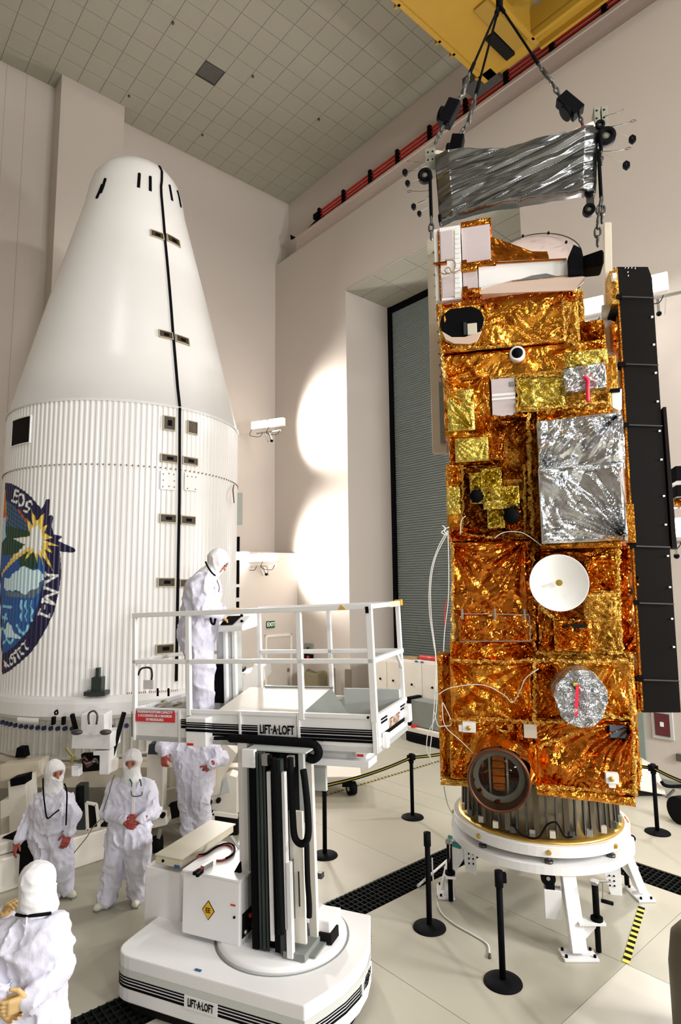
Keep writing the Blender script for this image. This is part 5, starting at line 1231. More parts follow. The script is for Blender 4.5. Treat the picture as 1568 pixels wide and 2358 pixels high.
# cabinets: use the plane of their front faces
def cab(nm, px0, px1, ytop, ybot, yd, dep, m, par=None, bev=.012):
    a = lc(BF, px0, (ytop+ybot)/2, yd); b = lc(BF, px1, (ytop+ybot)/2, yd); xm = (px0+px1)/2
    zt = lc(BF, xm, ytop, yd).z; zb = lc(BF, xm, ybot, yd).z
    return MB(BF).bx(a.x, b.x, yd, yd+dep, zb, zt).build(nm, m, par or lift, bev), (a.x, b.x, zb, zt)
c1, (x0, x1, zb, zt) = cab('cabinet', 332, 418, 2002, 2140, .62, .80, WHITE)
c2, (X0, X1, ZB_, ZT_) = cab('cabinet', 419, 552, 2020, 2165, .40, .62, WHITE)
MB(BF).bx(X0-.004, X1+.004, .395, 1.03, ZT_, ZT_+.02).build('cabinet_lid', WHITE, c2, .004)
bx_, r4 = cab('battery_box', 357, 416, 1975, 1995, .60, .95, mat('box_cream', (.60, .56, .43), .45)); 
MB(BF).bx(r4[0]-.004, r4[1]+.02, .595, 1.56, r4[3], r4[3]+.012).build('box_lid', MATS['box_cream'], bx_, .003)
q = lc(BF, 385, 1984, .598); MB(BF).cyl((q.x-.05, .592, q.z), (q.x-.05, .6, q.z), .014, 12).build('hole', BLACK, bx_)
MB(BF).bx(r4[1]-.07, r4[1]-.01, .592, .6, r4[2]+.005, r4[2]+.03).build('blue_sticker', MATS['lbl_blue'], bx_)
# yellow diamond with EE
q = lc(BF, 480, 2096, .40)
dm_ = MB(BF).prism([V((q.x, .397, q.z-.085)), V((q.x+.068, .397, q.z)), V((q.x, .397, q.z+.085)), V((q.x-.068, .397, q.z))], (0, .003, 0)).build('diamond_border', BLACK, c2)
MB(BF).prism([V((q.x, .394, q.z-.075)), V((q.x+.060, .394, q.z)), V((q.x, .394, q.z+.075)), V((q.x-.060, .394, q.z))], (0, .003, 0)).build('diamond_sign', mat('sign_amber', (.75, .42, .02), .45), c2)
text('EE', .062, BF @ wallM((q.x, .391, q.z), (1, 0, 0)), 'diamond_letters', BLACK, c2, .85)
q = lc(BF, 538, 2086, .40); MB(BF).bx(q.x-.03, q.x+.02, .394, .4, q.z, q.z+.012).build('red_label', REDP, c2)
q = lc(BF, 540, 2112, .40); MB(BF).cyl((q.x, .39, q.z), (q.x, .4, q.z), .011, 10).build('knob', BLACK, c2)
# right side opening of the cabinet with dark works
MB(BF).bx(X1, X1+.004, .44, .62, ZB_+.05, ZT_-.28).build('side_opening', DARK, c2)
for k in range(4): MB(BF).sph((X1+.02, .47+.04*k, ZB_+.10+.05*(k % 3)), .02, 6).build('fitting', (STEEL, BLACK, REDP, DSTEEL)[k], c2)
# hose loop and connector on top
pt = [lcz(BF, x, y, ZT_+.03) for x, y in ((452, 1972), (470, 1968), (495, 1952), (520, 1945), (535, 1952), (533, 1968), (515, 1980), (498, 1982))]
MB(BF).tube(spline(pt, 6), .011, 8).build('red_power_lead', mat('lead_red', (.30, .02, .02), .4), lift)
MB(BF).tube(spline([p+V((.012, .015, .008)) for p in pt[:-1]], 6), .010, 8).build('black_power_lead', BLACK, lift)
a, b = lcz(BF, 446, 2012, ZT_+.04), lcz(BF, 500, 1978, ZT_+.04)
MB(BF).bar(a.lerp(b, .35), a.lerp(b, .75), .045, .04).build('connector_body', STEEL, lift, .005)
MB(BF).bar(a, a.lerp(b, .25), .03, .03).bar(a+V((.05, -.02, 0)), a.lerp(b, .3)+V((.03, -.02, 0)), .03, .03).build('connector_clip', BLACK, lift, .004)
MB(BF).sph(a.lerp(b, .3), .018, 6).build('red_terminal', REDP, lift)
for y_ in (500,): pass
MB(BF).bar(lcz(BF, 532, 1925, ZT_+.1), lcz(BF, 552, 1955, ZT_+.02), .03, .01).build('hinge_strap', LGREY, lift)
# mast
MO = lcz(BF, 661, 2213, ZL1+.05)
MW = BF @ MO
MF = frame((MW.x, MW.y, MW.z), 22.7, 1.9)
ZH = None
def mcol(nm, pxb0, pxb1, y, dep, m, ztop, z0=0, pyb=2150, bev=.003):
    a = lc(MF, pxb0, pyb, y).x; b = lc(MF, pxb1, pyb, y).x
    return MB(MF).bx(a, b, y, y+dep, z0, ztop).build(nm, m, lift, bev)
zt_ = lc(MF, 640, 1738, 0).z
mcol('mast_core', 582, 655, .12, .45, BLACK, zt_)
MB(MF).bx(-.42, .2, .08, .62, zt_, zt_+.012).build('mast_head_plate', LGREY, lift)
mcol('mast_rail', 550, 571, .25, .30, WHITE, zt_+.02, .45, 1900)
mcol('mast_plate', 571, 578, .22, .30, GREY, zt_-.05, .40, 1900)
mcol('hose_column', 580, 594, .03, .08, BLACK, zt_-.06, .02)
for a_, b_ in ((596, 603), (604, 612), (613, 619)):
    pa = lc(MF, a_, 2150, .04).x; pb = lc(MF, b_, 2150, .04).x; r = (pb-pa)/2
    MB(MF).cyl(((pa+pb)/2, .05, .02), ((pa+pb)/2, .05, zt_), r, 14).build('chain_tube', DGREY, lift)
mcol('white_guide_bar', 622, 631, .02, .05, WHITE, zt_-.16, .12)
for a_, b_, m__ in ((632, 645, BLACK), (645, 656, DGREY)): mcol('hose_column', a_, b_, .03, .06, m__, zt_-.05, .03)
mcol('white_guide_bar', 657, 664, .0, .05, WHITE, zt_-.15, .25)
mcol('mast_channel', 659, 672, .0, .05, WHITE, zt_-.9, .02)
mcol('mast_channel', 672, 704, .10, .03, WHITEW, zt_-.5, .10)
mcol('mast_channel', 712, 729, .30, .05, WHITEW, zt_-.1, .02, 2110)
mcol('dark_slot', 690, 692, .09, .02, DARK, zt_-1.0, .4); mcol('dark_slot', 678, 681, .09, .02, GREY, zt_-.9, .3)
mcol('steel_ram', 688, 700, .18, .04, LGREY, zt_-.03, zt_-.62, 1800)
MB(MF).bx(-.05, .16, .02, .5, 0, .06).bx(.10, .22, .10, .62, .0, .02).build('mast_foot', GREY, lift, .004)
# curved hose loops (U shape)
def hose(pts, v, r, nm='hose', m=RUBBER, M=MF, k=8):
    return MB(M).tube(spline([V((lc(M, x, y, v).x, v, lc(M, x, y, v).z)) for x, y in pts], k), r, 10).build(nm, m, lift)
hose([(668, 1745), (670, 1800), (674, 1880), (678, 1925), (690, 1942), (704, 1938), (710, 1915), (708, 1860), (702, 1800), (698, 1772)], -.04, .030)
hose([(706, 1935), (708, 2020), (712, 2080), (712, 2112)], .03, .024)
hose([(630, 1745), (634, 1800), (640, 1960), (648, 2150)], -.02, .028)
hose([(622, 1738), (622, 1760)], -.02, .02)
for x_ in (608, 666): MB(MF).bx(lc(MF, x_, 1730, -.02).x-.03, lc(MF, x_, 1730, -.02).x+.03, -.02, .03, zt_-.1, zt_-.0).build('pulley_block', STEEL, lift, .004)
MB(MF).bx(lc(MF, 560, 1735, .05).x, lc(MF, 589, 1735, .05).x, .02, .07, zt_-.14, zt_+.02).build('white_cover', WHITE, lift, .006)
q = lc(MF, 548, 2005, .2); MB(MF).prism([V((q.x-.05, .15, q.z-.05)), V((q.x+.06, .15, q.z-.06)), V((q.x+.05, .15, q.z+.10))], (0, .03, 0)).build('control_lever', BLACK, lift); 
MB(MF).bx(q.x-.07, q.x+.06, .12, .2, q.z-.12, q.z-.06).build('lever_box', WHITE, lift, .004); MB(MF).bx(q.x-.07, q.x+.04, .11, .125, q.z-.14, q.z-.12).build('red_label', REDP, lift)
MB(MF).tube(spline([V((lc(MF, x, y, .45).x, .45, lc(MF, x, y, .45).z)) for x, y in ((722, 2010), (730, 2012), (724, 2035), (722, 2070))], 5), .01, 6).build('black_cable', BLACK, lift)
q = lc(MF, 735, 2016, .45); MB(MF).bx(q.x-.02, q.x+.04, .42, .48, q.z-.02, q.z+.03).build('camera_sensor', DSTEEL, lift, .008)
q = lc(MF, 722, 1925, .4); MB(MF).cyl((q.x, .4, q.z-.06), (q.x, .4, q.z+.06), .018, 10).build('red_handle', REDP, lift)
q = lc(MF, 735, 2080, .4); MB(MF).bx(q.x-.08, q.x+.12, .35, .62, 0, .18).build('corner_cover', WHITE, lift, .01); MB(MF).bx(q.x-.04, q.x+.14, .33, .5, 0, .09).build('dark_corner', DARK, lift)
# platform
PF = frame(atY(868, 1650, 5.62), 22, 2.2)
PL = lc(PF, 307, 1660, 0).x; PD = .95; TH = lc(PF, 868, 1735, 0).z
def X(px, py=1700, y=0): return lc(PF, px, py, y).x
tray = MB(PF); tray.bx(PL, 0, 0, .02, TH, 0).bx(PL, 0, PD-.02, PD, TH+.1, -.02).bx(PL, PL+.02, 0, PD, TH, 0).bx(-.02, 0, 0, PD, TH, 0)
tray.build('tray_side', WHITE, lift, .003)
MB(PF).bx(PL, 0, 0, PD, TH, TH+.05).build('platform_floor', LGREY, lift)
MB(PF).bx(PL-.01, .01, -.012, .03, -.025, .012).bx(-.03, .01, 0, PD, -.025, .012).bx(PL-.01, PL+.03, 0, PD, -.025, .012).bx(PL, 0, PD-.03, PD+.01, -.025, .012).build('tray_rim', WHITE, lift, .003)
xr = X(866)
for x_ in (PL+.02, X(415), -1.42, -.78, -.035): MB(PF).bx(x_-.012, x_+.03 if x_ > -.1 else x_+.012, -.018, 0, TH, 0).build('tray_rib', WHITE, lift, .002)
# stripes: front, kinked down to the left cover box
PB0, PB1 = X(418), -.04
zs = lc(PF, 640, 1684, 0).z
xa = X(490); 
for z0, z1 in ((.068, .078), (.048, .060), (.026, .042), (-.01, .016)):
    if z0 == -.01: pass
    MB(PF).bx(xa, X(594), -.006, 0, zs+z0-.03, zs+z1-.03).build('black_stripe', BLACK, lift); MB(PF).bx(X(685), PB1, -.006, 0, zs+z0-.03, zs+z1-.03).build('black_stripe', BLACK, lift)
MB(PF).bx(xa, PB1, -.006, 0, zs-.068, zs-.045).build('black_stripe', BLACK, lift)
for k, (z0, z1) in enumerate(((.068, .078), (.048, .060), (.026, .042), (-.01, .016))):
    MB(PF).bx(PB0, X(445), -.006, 0, zs+z0+.0, zs+z1+.0).bx(X(445), xa-.0, -.125, -.119, zs+z0-.0, zs+z1-.0).prism([V((xa, -.12, zs+z0)), V((xa, -.12, zs+z1)), V((xa+.03, -.007, zs+z1-.03)), V((xa+.03, -.007, zs+z0-.03))], (0, .003, 0)).build('black_stripe', BLACK, lift)
MB(PF).bx(X(445), xa, -.12, 0, TH-.0, zs+.12).build('drive_cover', WHITE, lift, .006)
MB(PF).bx(X(448), X(462), -.128, -.12, TH+.01, TH+.03).build('red_label', REDP, lift)
text('LIFT·A·LOFT', .115, PF @ wallM((X(639), -.012, zs+.012), (1, 0, 0)), 'lettering', BLACK, lift, .60, bold=.003)
for z0, z1, y0, y1 in ((.075, .090, .10, .28), (.045, .062, .10, .28), (.075, .090, .72, PD-.06), (.045, .062, .72, PD-.06), (-.075, -.04, .10, PD-.06)): MB(PF).bx(0, .006, y0, y1, -.13+z0, -.13+z1).build('black_stripe', BLACK, lift)
text('LIFT·A·LOFT', .12, PF @ wallM((.008, .50, -.13), (0, 1, 0)), 'lettering', mat('faded_letters', (.25, .12, .04), .5), lift, .55, bold=.002)
# red capacity sign
sx0, sx1 = X(314), X(404); zz0, zz1 = lc(PF, 360, 1662, 0).z, lc(PF, 360, 1634, 0).z
sg_ = MB(PF).bx(sx0, sx1, -.012, -.004, zz0, zz1).build('capacity_sign', mat('sign_red', (.65, .03, .04), .5), lift)
for k, tx in enumerate(('MAXIMUM PLATFORM CAPACITY', '2 OCCUPANTS OR A MAXIMUM', 'OF 500LB/226.8KG')):
    text(tx, .035, PF @ wallM(((sx0+sx1)/2, -.015, zz1-.024-.038*k), (1, 0, 0)), 'sign_lettering', WHITE, sg_, .86 if k < 2 else .8, bold=.001)
MB(PF).bx(PL+.0, PL+.025, -.014, -.0, TH+.03, -.02).build('edge_grey_post', GREY, lift)  # grey strip down the left end of the tray
# rails
RH = lc(PF, 862, 1396, 0).z; MID = lc(PF, 862, 1522, 0).z
def post(x, y, h=RH, nm='rail_post', w_=.045): return MB(PF).bx(x-w_/2, x+w_/2, y-.02, y+.025, -.05, h).build(nm, WHITE, lift, .005)
for x_, w_ in ((PL+.02, .04), (X(434, 1500), .05), (X(690, 1500), .055), (-.025, .062)): post(x_, .0, w_=w_)
for x_ in (PL+.02, PL+.47, X(762, 1500, PD), X(600, 1500, PD), -.03): post(x_, PD-.02, RH if x_ > -2.6 else MID+.0)
MB(PF).bar((PL, 0, RH), (0.01, 0, RH), .05, .05).build('top_rail', WHITE, lift, .006)
MB(PF).bar((PL, 0, MID), (0, 0, MID), .04, .045).build('mid_rail', WHITE, lift, .006)
MB(PF).bar((X(600, 1500, PD), PD-.02, RH), (0.01, PD-.02, RH), .045, .045).build('top_rail', WHITE, lift, .006)
MB(PF).bar((X(600, 1500, PD), PD-.02, MID), (0, PD-.02, MID), .04, .045).bar((PL, PD-.02, MID), (PL+.47, PD-.02, MID), .04, .04).build('mid_rail', WHITE, lift, .006)
MB(PF).bar((-.02, 0, RH), (-.02, PD, RH), .045, .045).build('top_rail', WHITE, lift, .006)
MB(PF).bar((-.02, 0, MID), (-.02, PD, MID), .05, .045).bar((-.02, PD, MID-.2), (-.02, .75, MID), .03, .03).build('mid_rail', WHITE, lift, .006)
MB(PF).bar((PL+.02, 0, MID), (PL+.02, PD, MID), .04, .04).build('mid_rail', WHITE, lift, .006)
MB(PF).bar((-.02, .55, RH), (-.02, .9, RH), .058, .058).build('rail_sleeve', BEIGE, lift, .004); MB(PF).bx(-.05, .02, PD-.05, PD+.01, RH-.02, RH+.04).build('amber_cap', mat('amber', (.7, .38, .05), .5), lift)
MB(PF).bx(-.05, -.02, -.03, 0, RH-.06, RH+.0).build('black_clip', BLACK, lift); MB(PF).prism([V((-.32, -.028, RH-.02)), V((-.24, -.028, RH-.02)), V((-.29, -.028, RH+.03))], (0, .004, 0)).build('amber_tape', MATS['amber'], lift)
# sloped covers on the platform
xa, xb = X(500, 1640, .1), X(702, 1640, .1)
MB(PF).prism([V((xa, .06, -.02)), V((xa, .75, .12)), V((xa, .75, -.3)), V((xa, .06, -.3))], (xb-xa, 0, 0)).build('deck_cover', WHITEW, lift, .004)
MB(PF).prism([V((xb, .06, 0)), V((xb, .75, .12)), V((xb+.42, .4, -.2)), V((xb+.30, .1, -.2))], (.012, 0, -.01)).build('cover_gusset', GREY, lift)
MB(PF).bx(xb+.1, -.05, PD-.08, PD-.03, -.2, .1).build('inner_panel', LGREY, lift)
MB(PF).bx(xa+.2, xb+.02, .74, .78, .11, .135).build('cover_lip', GREY, lift)
# control pedestal and display
cy = .55
MB(PF).bx(X(503, 1500, cy), X(530, 1500, cy), cy, cy+.25, -.3, .75).build('control_pedestal', LGREY, lift, .01)
MB(PF).bx(X(493, 1550, cy-.02), X(512, 1550, cy-.02), cy-.02, cy+.1, -.02, .45).build('black_panel', BLACK, lift)
MB(PF).bx(X(520, 1500, cy), X(526, 1500, cy), cy-.05, cy, -.3, .85).bx(X(534, 1500, cy), X(541, 1500, cy), cy+.0, cy+.05, -.3, .85).build('pedestal_post', WHITE, lift, .004)
a = lc(PF, 522, 1450, cy-.05); b = lc(PF, 577, 1418, cy-.05)
cn = MB(PF).prism([V((a.x, cy-.22, a.z-.01)), V((a.x, cy+.1, a.z+.02)), V((a.x, cy+.1, b.z+.02)), V((a.x, cy-.05, b.z)), V((a.x, cy-.22, a.z+.05))], (b.x-a.x, 0, 0)).build('control_console', WHITE, lift, .012)
MB(PF).prism([V((a.x+.03, cy-.215, a.z+.06)), V((a.x+.03, cy-.058, b.z-.0)), V((a.x+.20, cy-.058, b.z-.0)), V((a.x+.18, cy-.215, a.z+.06))], (0, -.006, .006)).build('console_screen', BLACK, cn)
for q in (0, .06): MB(PF).cyl((b.x-.045, cy-.15, a.z+.09+q), (b.x-.045, cy-.17, a.z+.095+q), .014, 12).build('console_knob', BLACK, cn)
# tools lying on the deck at the left end
dk = V((X(372, 1625, .35), .35, -.30))
MB(PF).bx(dk.x-.25, dk.x+.28, .15, .75, -.33, -.06).build('tool_tray', GREY, lift, .006)
for k in range(5): MB(PF).bar((dk.x-.2+.08*k, .25+.04*k, -.04), (dk.x-.05+.08*k, .45-.03*k, .0), .03, .02).build('loose_tool', (BRASS, STEEL, BEIGE, WHITE, BRASS)[k], lift)
MB(PF).bx(X(330, 1600, .5), X(352, 1600, .5), .5, .52, .12, .22).build('white_tag', WHITE, lift)
MB(PF).tube(spline([V((lc(PF, x, y, .6).x, .6, lc(PF, x, y, .6).z)) for x, y in ((318, 1555), (325, 1540), (345, 1538), (350, 1552), (348, 1570))], 5), .012, 6).build('dark_lead', DGREY, lift)
for x_ in (363, 388): MB(PF).cyl(lc(PF, x_, 1603, .5), lc(PF, x_, 1585, .5), .012, 8).build('dark_pin', BLACK, lift)
# underside
MB(PF).bx(X(690), -.16, .1, .6, TH-.10, TH-.0).build('underframe', WHITE, lift, .006)
MB(PF).bx(X(555), X(690), .1, .7, TH-.06, TH).build('underframe', LGREY, lift, .004)
MB(PF).bx(X(705, 1745, -.02), X(845, 1745, -.02), .02, .25, TH-.14, TH-.08).build('lower_channel', WHITE, lift, .006)
MB(PF).bx(X(820, 1735, -.0), X(842, 1735, -.0), -.0, .02, TH-.05, TH+.0).build('red_label_plate', WHITE, lift); MB(PF).bx(X(822, 1735, -.0), X(837, 1735, -.0), -.006, .0, TH-.035, TH-.015).build('red_label', REDP, lift)
MB(PF).bx(X(720, 1790, .2), X(752, 1790, .2), .18, .22, TH-.42, TH-.1).build('grey_chute_plate', LGREY, lift, .005)
MB(PF).prism([V((X(700, 1770, .2), .2, TH-.05)), V((X(760, 1760, .2), .2, TH-.05)), V((X(740, 1790, .2), .2, TH-.3)), V((X(712, 1800, .2), .2, TH-.5))], (0, .04, 0)).build('side_cheek', WHITE, lift, .004)
hp = [V((lc(PF, x, y, -.05).x, -.05, lc(PF, x, y, -.05).z)) for x, y in ((494, 1700), (530, 1700), (600, 1703), (660, 1707), (712, 1712), (730, 1722), (733, 1738), (722, 1748), (708, 1744))]
MB(PF).tube(spline(hp, 8), [.018]*8+[.04]*(8*8-7), 10).build('thick_hose', RUBBER, lift)
for x_, y_ in ((848, 1652), (743, 1704)): q = lc(PF, x_, y_, -.01); MB(PF).cyl((q.x, -.02, q.z), (q.x, .0, q.z), .012, 8).build('bolt_head', BLACK, lift)
MB(PF).bx(.0, .05, .1, .18, TH+.02, -.17).build('latch', WHITE, lift, .006); MB(PF).bx(.0, .06, PD-.12, PD-.02, TH+.1, -.05).build('latch', WHITE, lift, .006)
# ================================================================ BARRIERS
def stanchion(px, py, label, head=True, belts=(), h=.98):
    p = fl(px, py, 0)
    t_ = thing('barrier_post', label, 'barrier post', Matrix.Translation(p), 'black barrier posts around the spacecraft')
    MB().lathe([(.001, .035), (.10, .032), (.175, .012), (.18, 0), (.001, 0)], 40).build('base', RUBBER, t_)
    MB().cyl((0, 0, .02), (0, 0, h-.1), .030, 16).build('post', BLACK, t_)
    MB().cyl((0, 0, h-.14), (0, 0, h), .040, 16).sph((0, 0, h-.01), .038, 8, (1, 1, .5)).build('head', RUBBER, t_)
    for b in belts: MB().bar((0, 0, h-.06), V(b).normalized()*.07+V((0, 0, h-.06)), .045, .09).build('belt_clip', BLACK, t_, .006)
    return p+V((0, 0, h-.06))
s1 = stanchion(989, 2136, 'black barrier post without belt, at the left of the two front ones')
s2 = stanchion(1158, 2262, 'black barrier post nearest the camera, in front of the stand', belts=((1, 0, 0),))
s3 = stanchion(950, 1882, 'black barrier post left of the gold body carrying the striped belt', belts=((-1, -.4, 0), (1, .5, 0)))
s4 = stanchion(1514, 1917, 'black barrier post at the right edge of the picture', belts=((1, -1, 0), (-1, .5, 0)))
s5 = stanchion(748, 1970, 'black barrier post half hidden behind the lift mast')
def belt(a, b, label, sag=.04):
    mid = (a+b)/2-V((0, 0, sag)); P = [a, a.lerp(mid, .5)+V((0, 0, -sag*.25)), mid, mid.lerp(b, .5)+V((0, 0, -sag*.25)), b]
    P = spline(P, 4); mb = MB(WM); my = MB(WM)
    for p, q in zip(P, P[1:]): mb.bar(p, q, .004, .05); my.bar(p, q, .008, .014)
    o = mb.build('barrier_belt', BLACK); tag(o, label, 'belt', 'retractable barrier belts'); TMX[o.name] = Matrix.Translation(o.location)
    my.build('yellow_stripe', mat('belt_yellow', (.40, .36, .02), .5) if 'belt_yellow' not in MATS else MATS['belt_yellow'], o)
belt(s5, s3, 'black belt with a yellow stripe running from the lift to the barrier post behind it')
far = fl(1130, 1880)+V((0, 0, .92)); belt(s3, V((2.3, 10.9, .92)), 'short black and yellow belt passing behind the gold body from the left', .03)
belt(V((2.9, 11.0, .92)), s4, 'black and yellow belt coming from behind the gold body to the right hand post', .03)
belt(s4, atY(1640, 1822, 8.3), 'black and yellow belt leaving the picture at the right edge', .03)
MB(WM)
# hazard tape on the floor
a, b = fl(1478, 2088, .004), fl(1441, 2216, .004); d = (b-a); n_ = V((-d.y, d.x, 0)).normalized()*.035
tp = thing('hazard_tape', 'yellow and black striped tape stuck on the floor right of the stand', 'tape', Matrix.Translation(a))
for k in range(22):
    p, q = a+d*(k/22), a+d*((k+1)/22); sk = d*(.012)
    MB(WM).prism([p-n_, p+n_+sk, q+n_+sk, q-n_], (0, 0, .002)).build('tape_block', (BLACK, HAZY)[k % 2], tp)
a, b = fl(740, 1834, .004), fl(1012, 1752, .004); d = b-a; n_ = V((-d.y, d.x, 0)).normalized()*.03
tp = thing('floor_tape', 'thin yellow and black marking tape running across the floor behind the barrier', 'tape', Matrix.Translation(a))
for k in range(70):
    p, q = a+d*(k/70), a+d*((k+1)/70); sk = d*.008
    MB(WM).prism([p-n_, p+n_+sk, q+n_+sk, q-n_], (0, 0, .002)).build('tape_block', (DGREY, mat('tape_ochre', (.45, .32, .06), .6) if 'tape_ochre' not in MATS else MATS['tape_ochre'])[k % 2], tp)
# white rod lying on the grate
o = MB(WM).cyl(fl(962, 2040, .02), fl(1045, 1968, .03), .016, 10).build('white_rod', WHITE); tag(o, 'white rod lying across the dark floor grate left of the stand', 'rod')
# caster wheel of something under the platform
c = fl(806, 1814, .12)
cw_ = thing('equipment_dolly', 'black caster of an equipment dolly seen behind the barrier belt', 'dolly', Matrix.Translation(c-V((0, 0, .12))))
MB(WM).cyl(c+V((-.03, -.03, 0)), c+V((.08, .02, 0)), .12, 20).build('wheel', RUBBER, cw_); MB(WM).bx(c.x-.14, c.x+.0, c.y-.1, c.y+.05, .16, .26).build('fork', BLACK, cw_, .01)
MB(WM).cyl(c+V((-.036, -.033, 0)), c+V((-.03, -.03, 0)), .05, 14).build('hub', LGREY, cw_); MB(WM).bx(c.x-.9, c.x+.2, c.y-.1, c.y+1.0, .26, .34).build('dolly_deck', WHITEW, cw_, .01)
# ================================================================ CABINETS BY THE SHUTTER
def locker(px0, px1, yt, yb, yft, tt, label, knobs, nm='supply_cabinet'):
    a = lcx(ROOM, px0, (yt+yb)/2, tt); b = lcx(ROOM, px1, (yt+yb)/2, tt); z0 = lcx(ROOM, (px0+px1)/2, yb, tt).z; z1 = lcx(ROOM, (px0+px1)/2, yt, tt).z
    t_ = thing(nm, label, 'cabinet', ROOM @ Matrix.Translation((tt+.4, (a.y+b.y)/2, 0)))
    MB(ROOM).bx(tt, tt+.8, b.y, a.y, z0, z1).build('body', WHITEW, t_, .01)
    MB(ROOM).bx(tt+.02, tt+.78, b.y+.02, a.y-.02, 0, z0).build('plinth', DARK, t_)
    n = len(knobs); 
    for k in range(n):
        y1 = a.y-(a.y-b.y)*k/n; y0 = a.y-(a.y-b.y)*(k+1)/n
        d_ = MB(ROOM).bx(tt-.02, tt, y0+.01, y1-.01, z0+.04, z1-.05).build('door', WHITEW, t_, .004)
        MB(ROOM).sph((tt-.03, y0+(y1-y0)*.5, (z0+z1)/2), .03, 6).build('latch', BLACK, d_)
    return t_, a, b, z0, z1
k1, a, b, z0, z1 = locker(863, 922, 1518, 1612, 0, -.2, 'white two door cabinet seen through the platform railing', (1, 1))
k2, a, b, z0, z1 = locker(927, 1022, 1523, 1637, 0, -.45, 'white cabinet under the shutter with a red tube on top', (1, 1))
o = MB(ROOM).cyl((-.2, lcx(ROOM, 968, 1512, -.2).y, z1+.06), (-.2, lcx(ROOM, 1030, 1512, -.2).y, z1+.06), .055, 14).build('red_tube', REDP); tag(o, 'thick red tube lying on the white cabinet under the shutter', 'tube')
o = MB(ROOM).bx(-.42, -.1, lcx(ROOM, 950, 1512, -.4).y, lcx(ROOM, 927, 1512, -.4).y, z1, z1+.05).build('brown_board', mat('board_brown', (.35, .25, .12), .6)); tag(o, 'flat brown board lying on the left end of the white cabinet', 'board')
for px in (960, 973):
    q = lcx(ROOM, px, 1526, -.44); o = MB(ROOM).bx(-.47, -.452, q.y-.04, q.y+.04, z1-.04, z1-.0).build('blue_label', MATS['lbl_blue']); tag(o, 'small blue label on the top edge of the white cabinet, the %s one' % ('left' if px == 960 else 'right'), 'label')
# grey machine on a black base below the cabinet
q0, q1 = lcx(ROOM, 948, 1690, -.9), lcx(ROOM, 1022, 1690, -.9)
gm = thing('grey_unit_on_cart', 'grey equipment box standing on a low black wheeled base beside the lift platform', 'equipment box', ROOM @ Matrix.Translation((-.6, (q0.y+q1.y)/2, 0)))
MB(ROOM).bx(-.9, -.5, q1.y, q0.y, .35, .95).build('body', GREY, gm, .01); MB(ROOM).bx(-.92, -.5, q0.y, q0.y+.12, .3, 1.0).build('dark_side', BLACK, gm)
MB(ROOM).bx(-1.0, -.4, q1.y-.05, q0.y+.1, .22, .33).build('white_tray', WHITEW, gm, .01); MB(ROOM).bx(-1.05, -.4, q1.y-.05, q0.y+.05, .02, .2).build('black_base', BLACK, gm, .01)
MB(ROOM).bx(-1.03, -.9, q0.y-.18, q0.y-.10, .33, .39).build('red_item', REDP, gm)
# black mat/strip further down
q0 = fl(945, 1738); q1 = fl(1020, 1738)
# draped olive machine, white case and tables near the exit
p = fl(726, 1634)
om = thing('draped_machine', 'machine under an olive brown fabric cover near the far corner', 'machine', Matrix.Translation(p))
MB().prism([V((-.44, 0, .15)), V((.42, 0, .15)), V((.38, 0, 1.08)), V((.28, 0, 1.14)), V((.0, 0, 1.05)), V((-.28, 0, 1.12)), V((-.34, 0, 1.04))], (0, .8, 0)).build('cover', mat('cover_olive', (.20, .17, .10), .8, bump=.6, bscale=6), om, .04)
MB().bx(-.5, .5, -.05, .8, .02, .16).build('base', GREY, om, .02); MB().bx(.35, .6, .2, .6, .6, 1.1).build('dark_head', BLACK, om, .03)
MB().bx(.5, 1.0, .0, .5, .02, .16).build('dark_skid', BLACK, om, .02)
p = atY(562, 1560, 14.2); wt = thing('white_draped_table', 'white covered bench behind the lift railing', 'bench', Matrix.Translation(V((p.x, 14.2, 0))))
q = [atY(x, y, 14.2)-V((p.x, 14.2, 0)) for x, y in ((536, 1560), (578, 1548), (585, 1528), (608, 1534), (612, 1565), (585, 1590), (540, 1600))]
MB().prism(q, (0, 1.2, 0)).build('white_cover', WHITE, wt, .03); MB().bx(-.3, .5, .1, 1.1, .0, 1.3).build('bench_body', WHITEW, wt, .02)
o = MB(WM).bx(*(lambda a, b: (a.x, b.x))(atY(538, 1545, 14.1), atY(560, 1545, 14.1)), 14.1, 14.5, atY(540, 1548, 14.1).z, atY(540, 1540, 14.1).z).build('dark_tool_tray', BLACK); tag(o, 'flat dark tray lying on the white bench behind the railing', 'tray')
# ================================================================ RIGHT EDGE
p = fl(1495, 1835)
rc = thing('white_cart', 'white low equipment cart against the wall at the right edge', 'cart', Matrix.Translation(p))
q = [atY(x, y, p.y)-p for x, y in ((1455, 1760), (1508, 1762), (1525, 1798), (1535, 1832), (1455, 1818))]
MB().prism(q, (0, .7, 0)).build('body', WHITEW, rc, .02); MB().bx(-.35, .25, .05, .6, 0, .1).build('base', DARK, rc)
c = fl(1566, 1866, .2); MB(WM).cyl(c+V((-.05, 0, 0)), c+V((.08, .04, 0)), .2, 22).build('wheel', RUBBER, rc)
MB(WM).tube(spline([atY(x, y, p.y-.1) for x, y in ((1523, 1800), (1530, 1808), (1545, 1811), (1570, 1810))], 4), .03, 8).build('black_strap', BLACK, rc)
MB(WM).bar(atY(1535, 1836, p.y-.05), atY(1553, 1818, p.y-.05), .04, .03).build('strut', DSTEEL, rc)
q = lcx(ROOM, 1566, 1744, 0); o = MB(ROOM).bx(-.06, 0, q.y-.05, q.y+.05, q.z-.06, q.z+.06).build('wall_outlet', DSTEEL); tag(o, 'small dark outlet box on the wall at the right edge', 'outlet')
p = fl(1650, 2420)
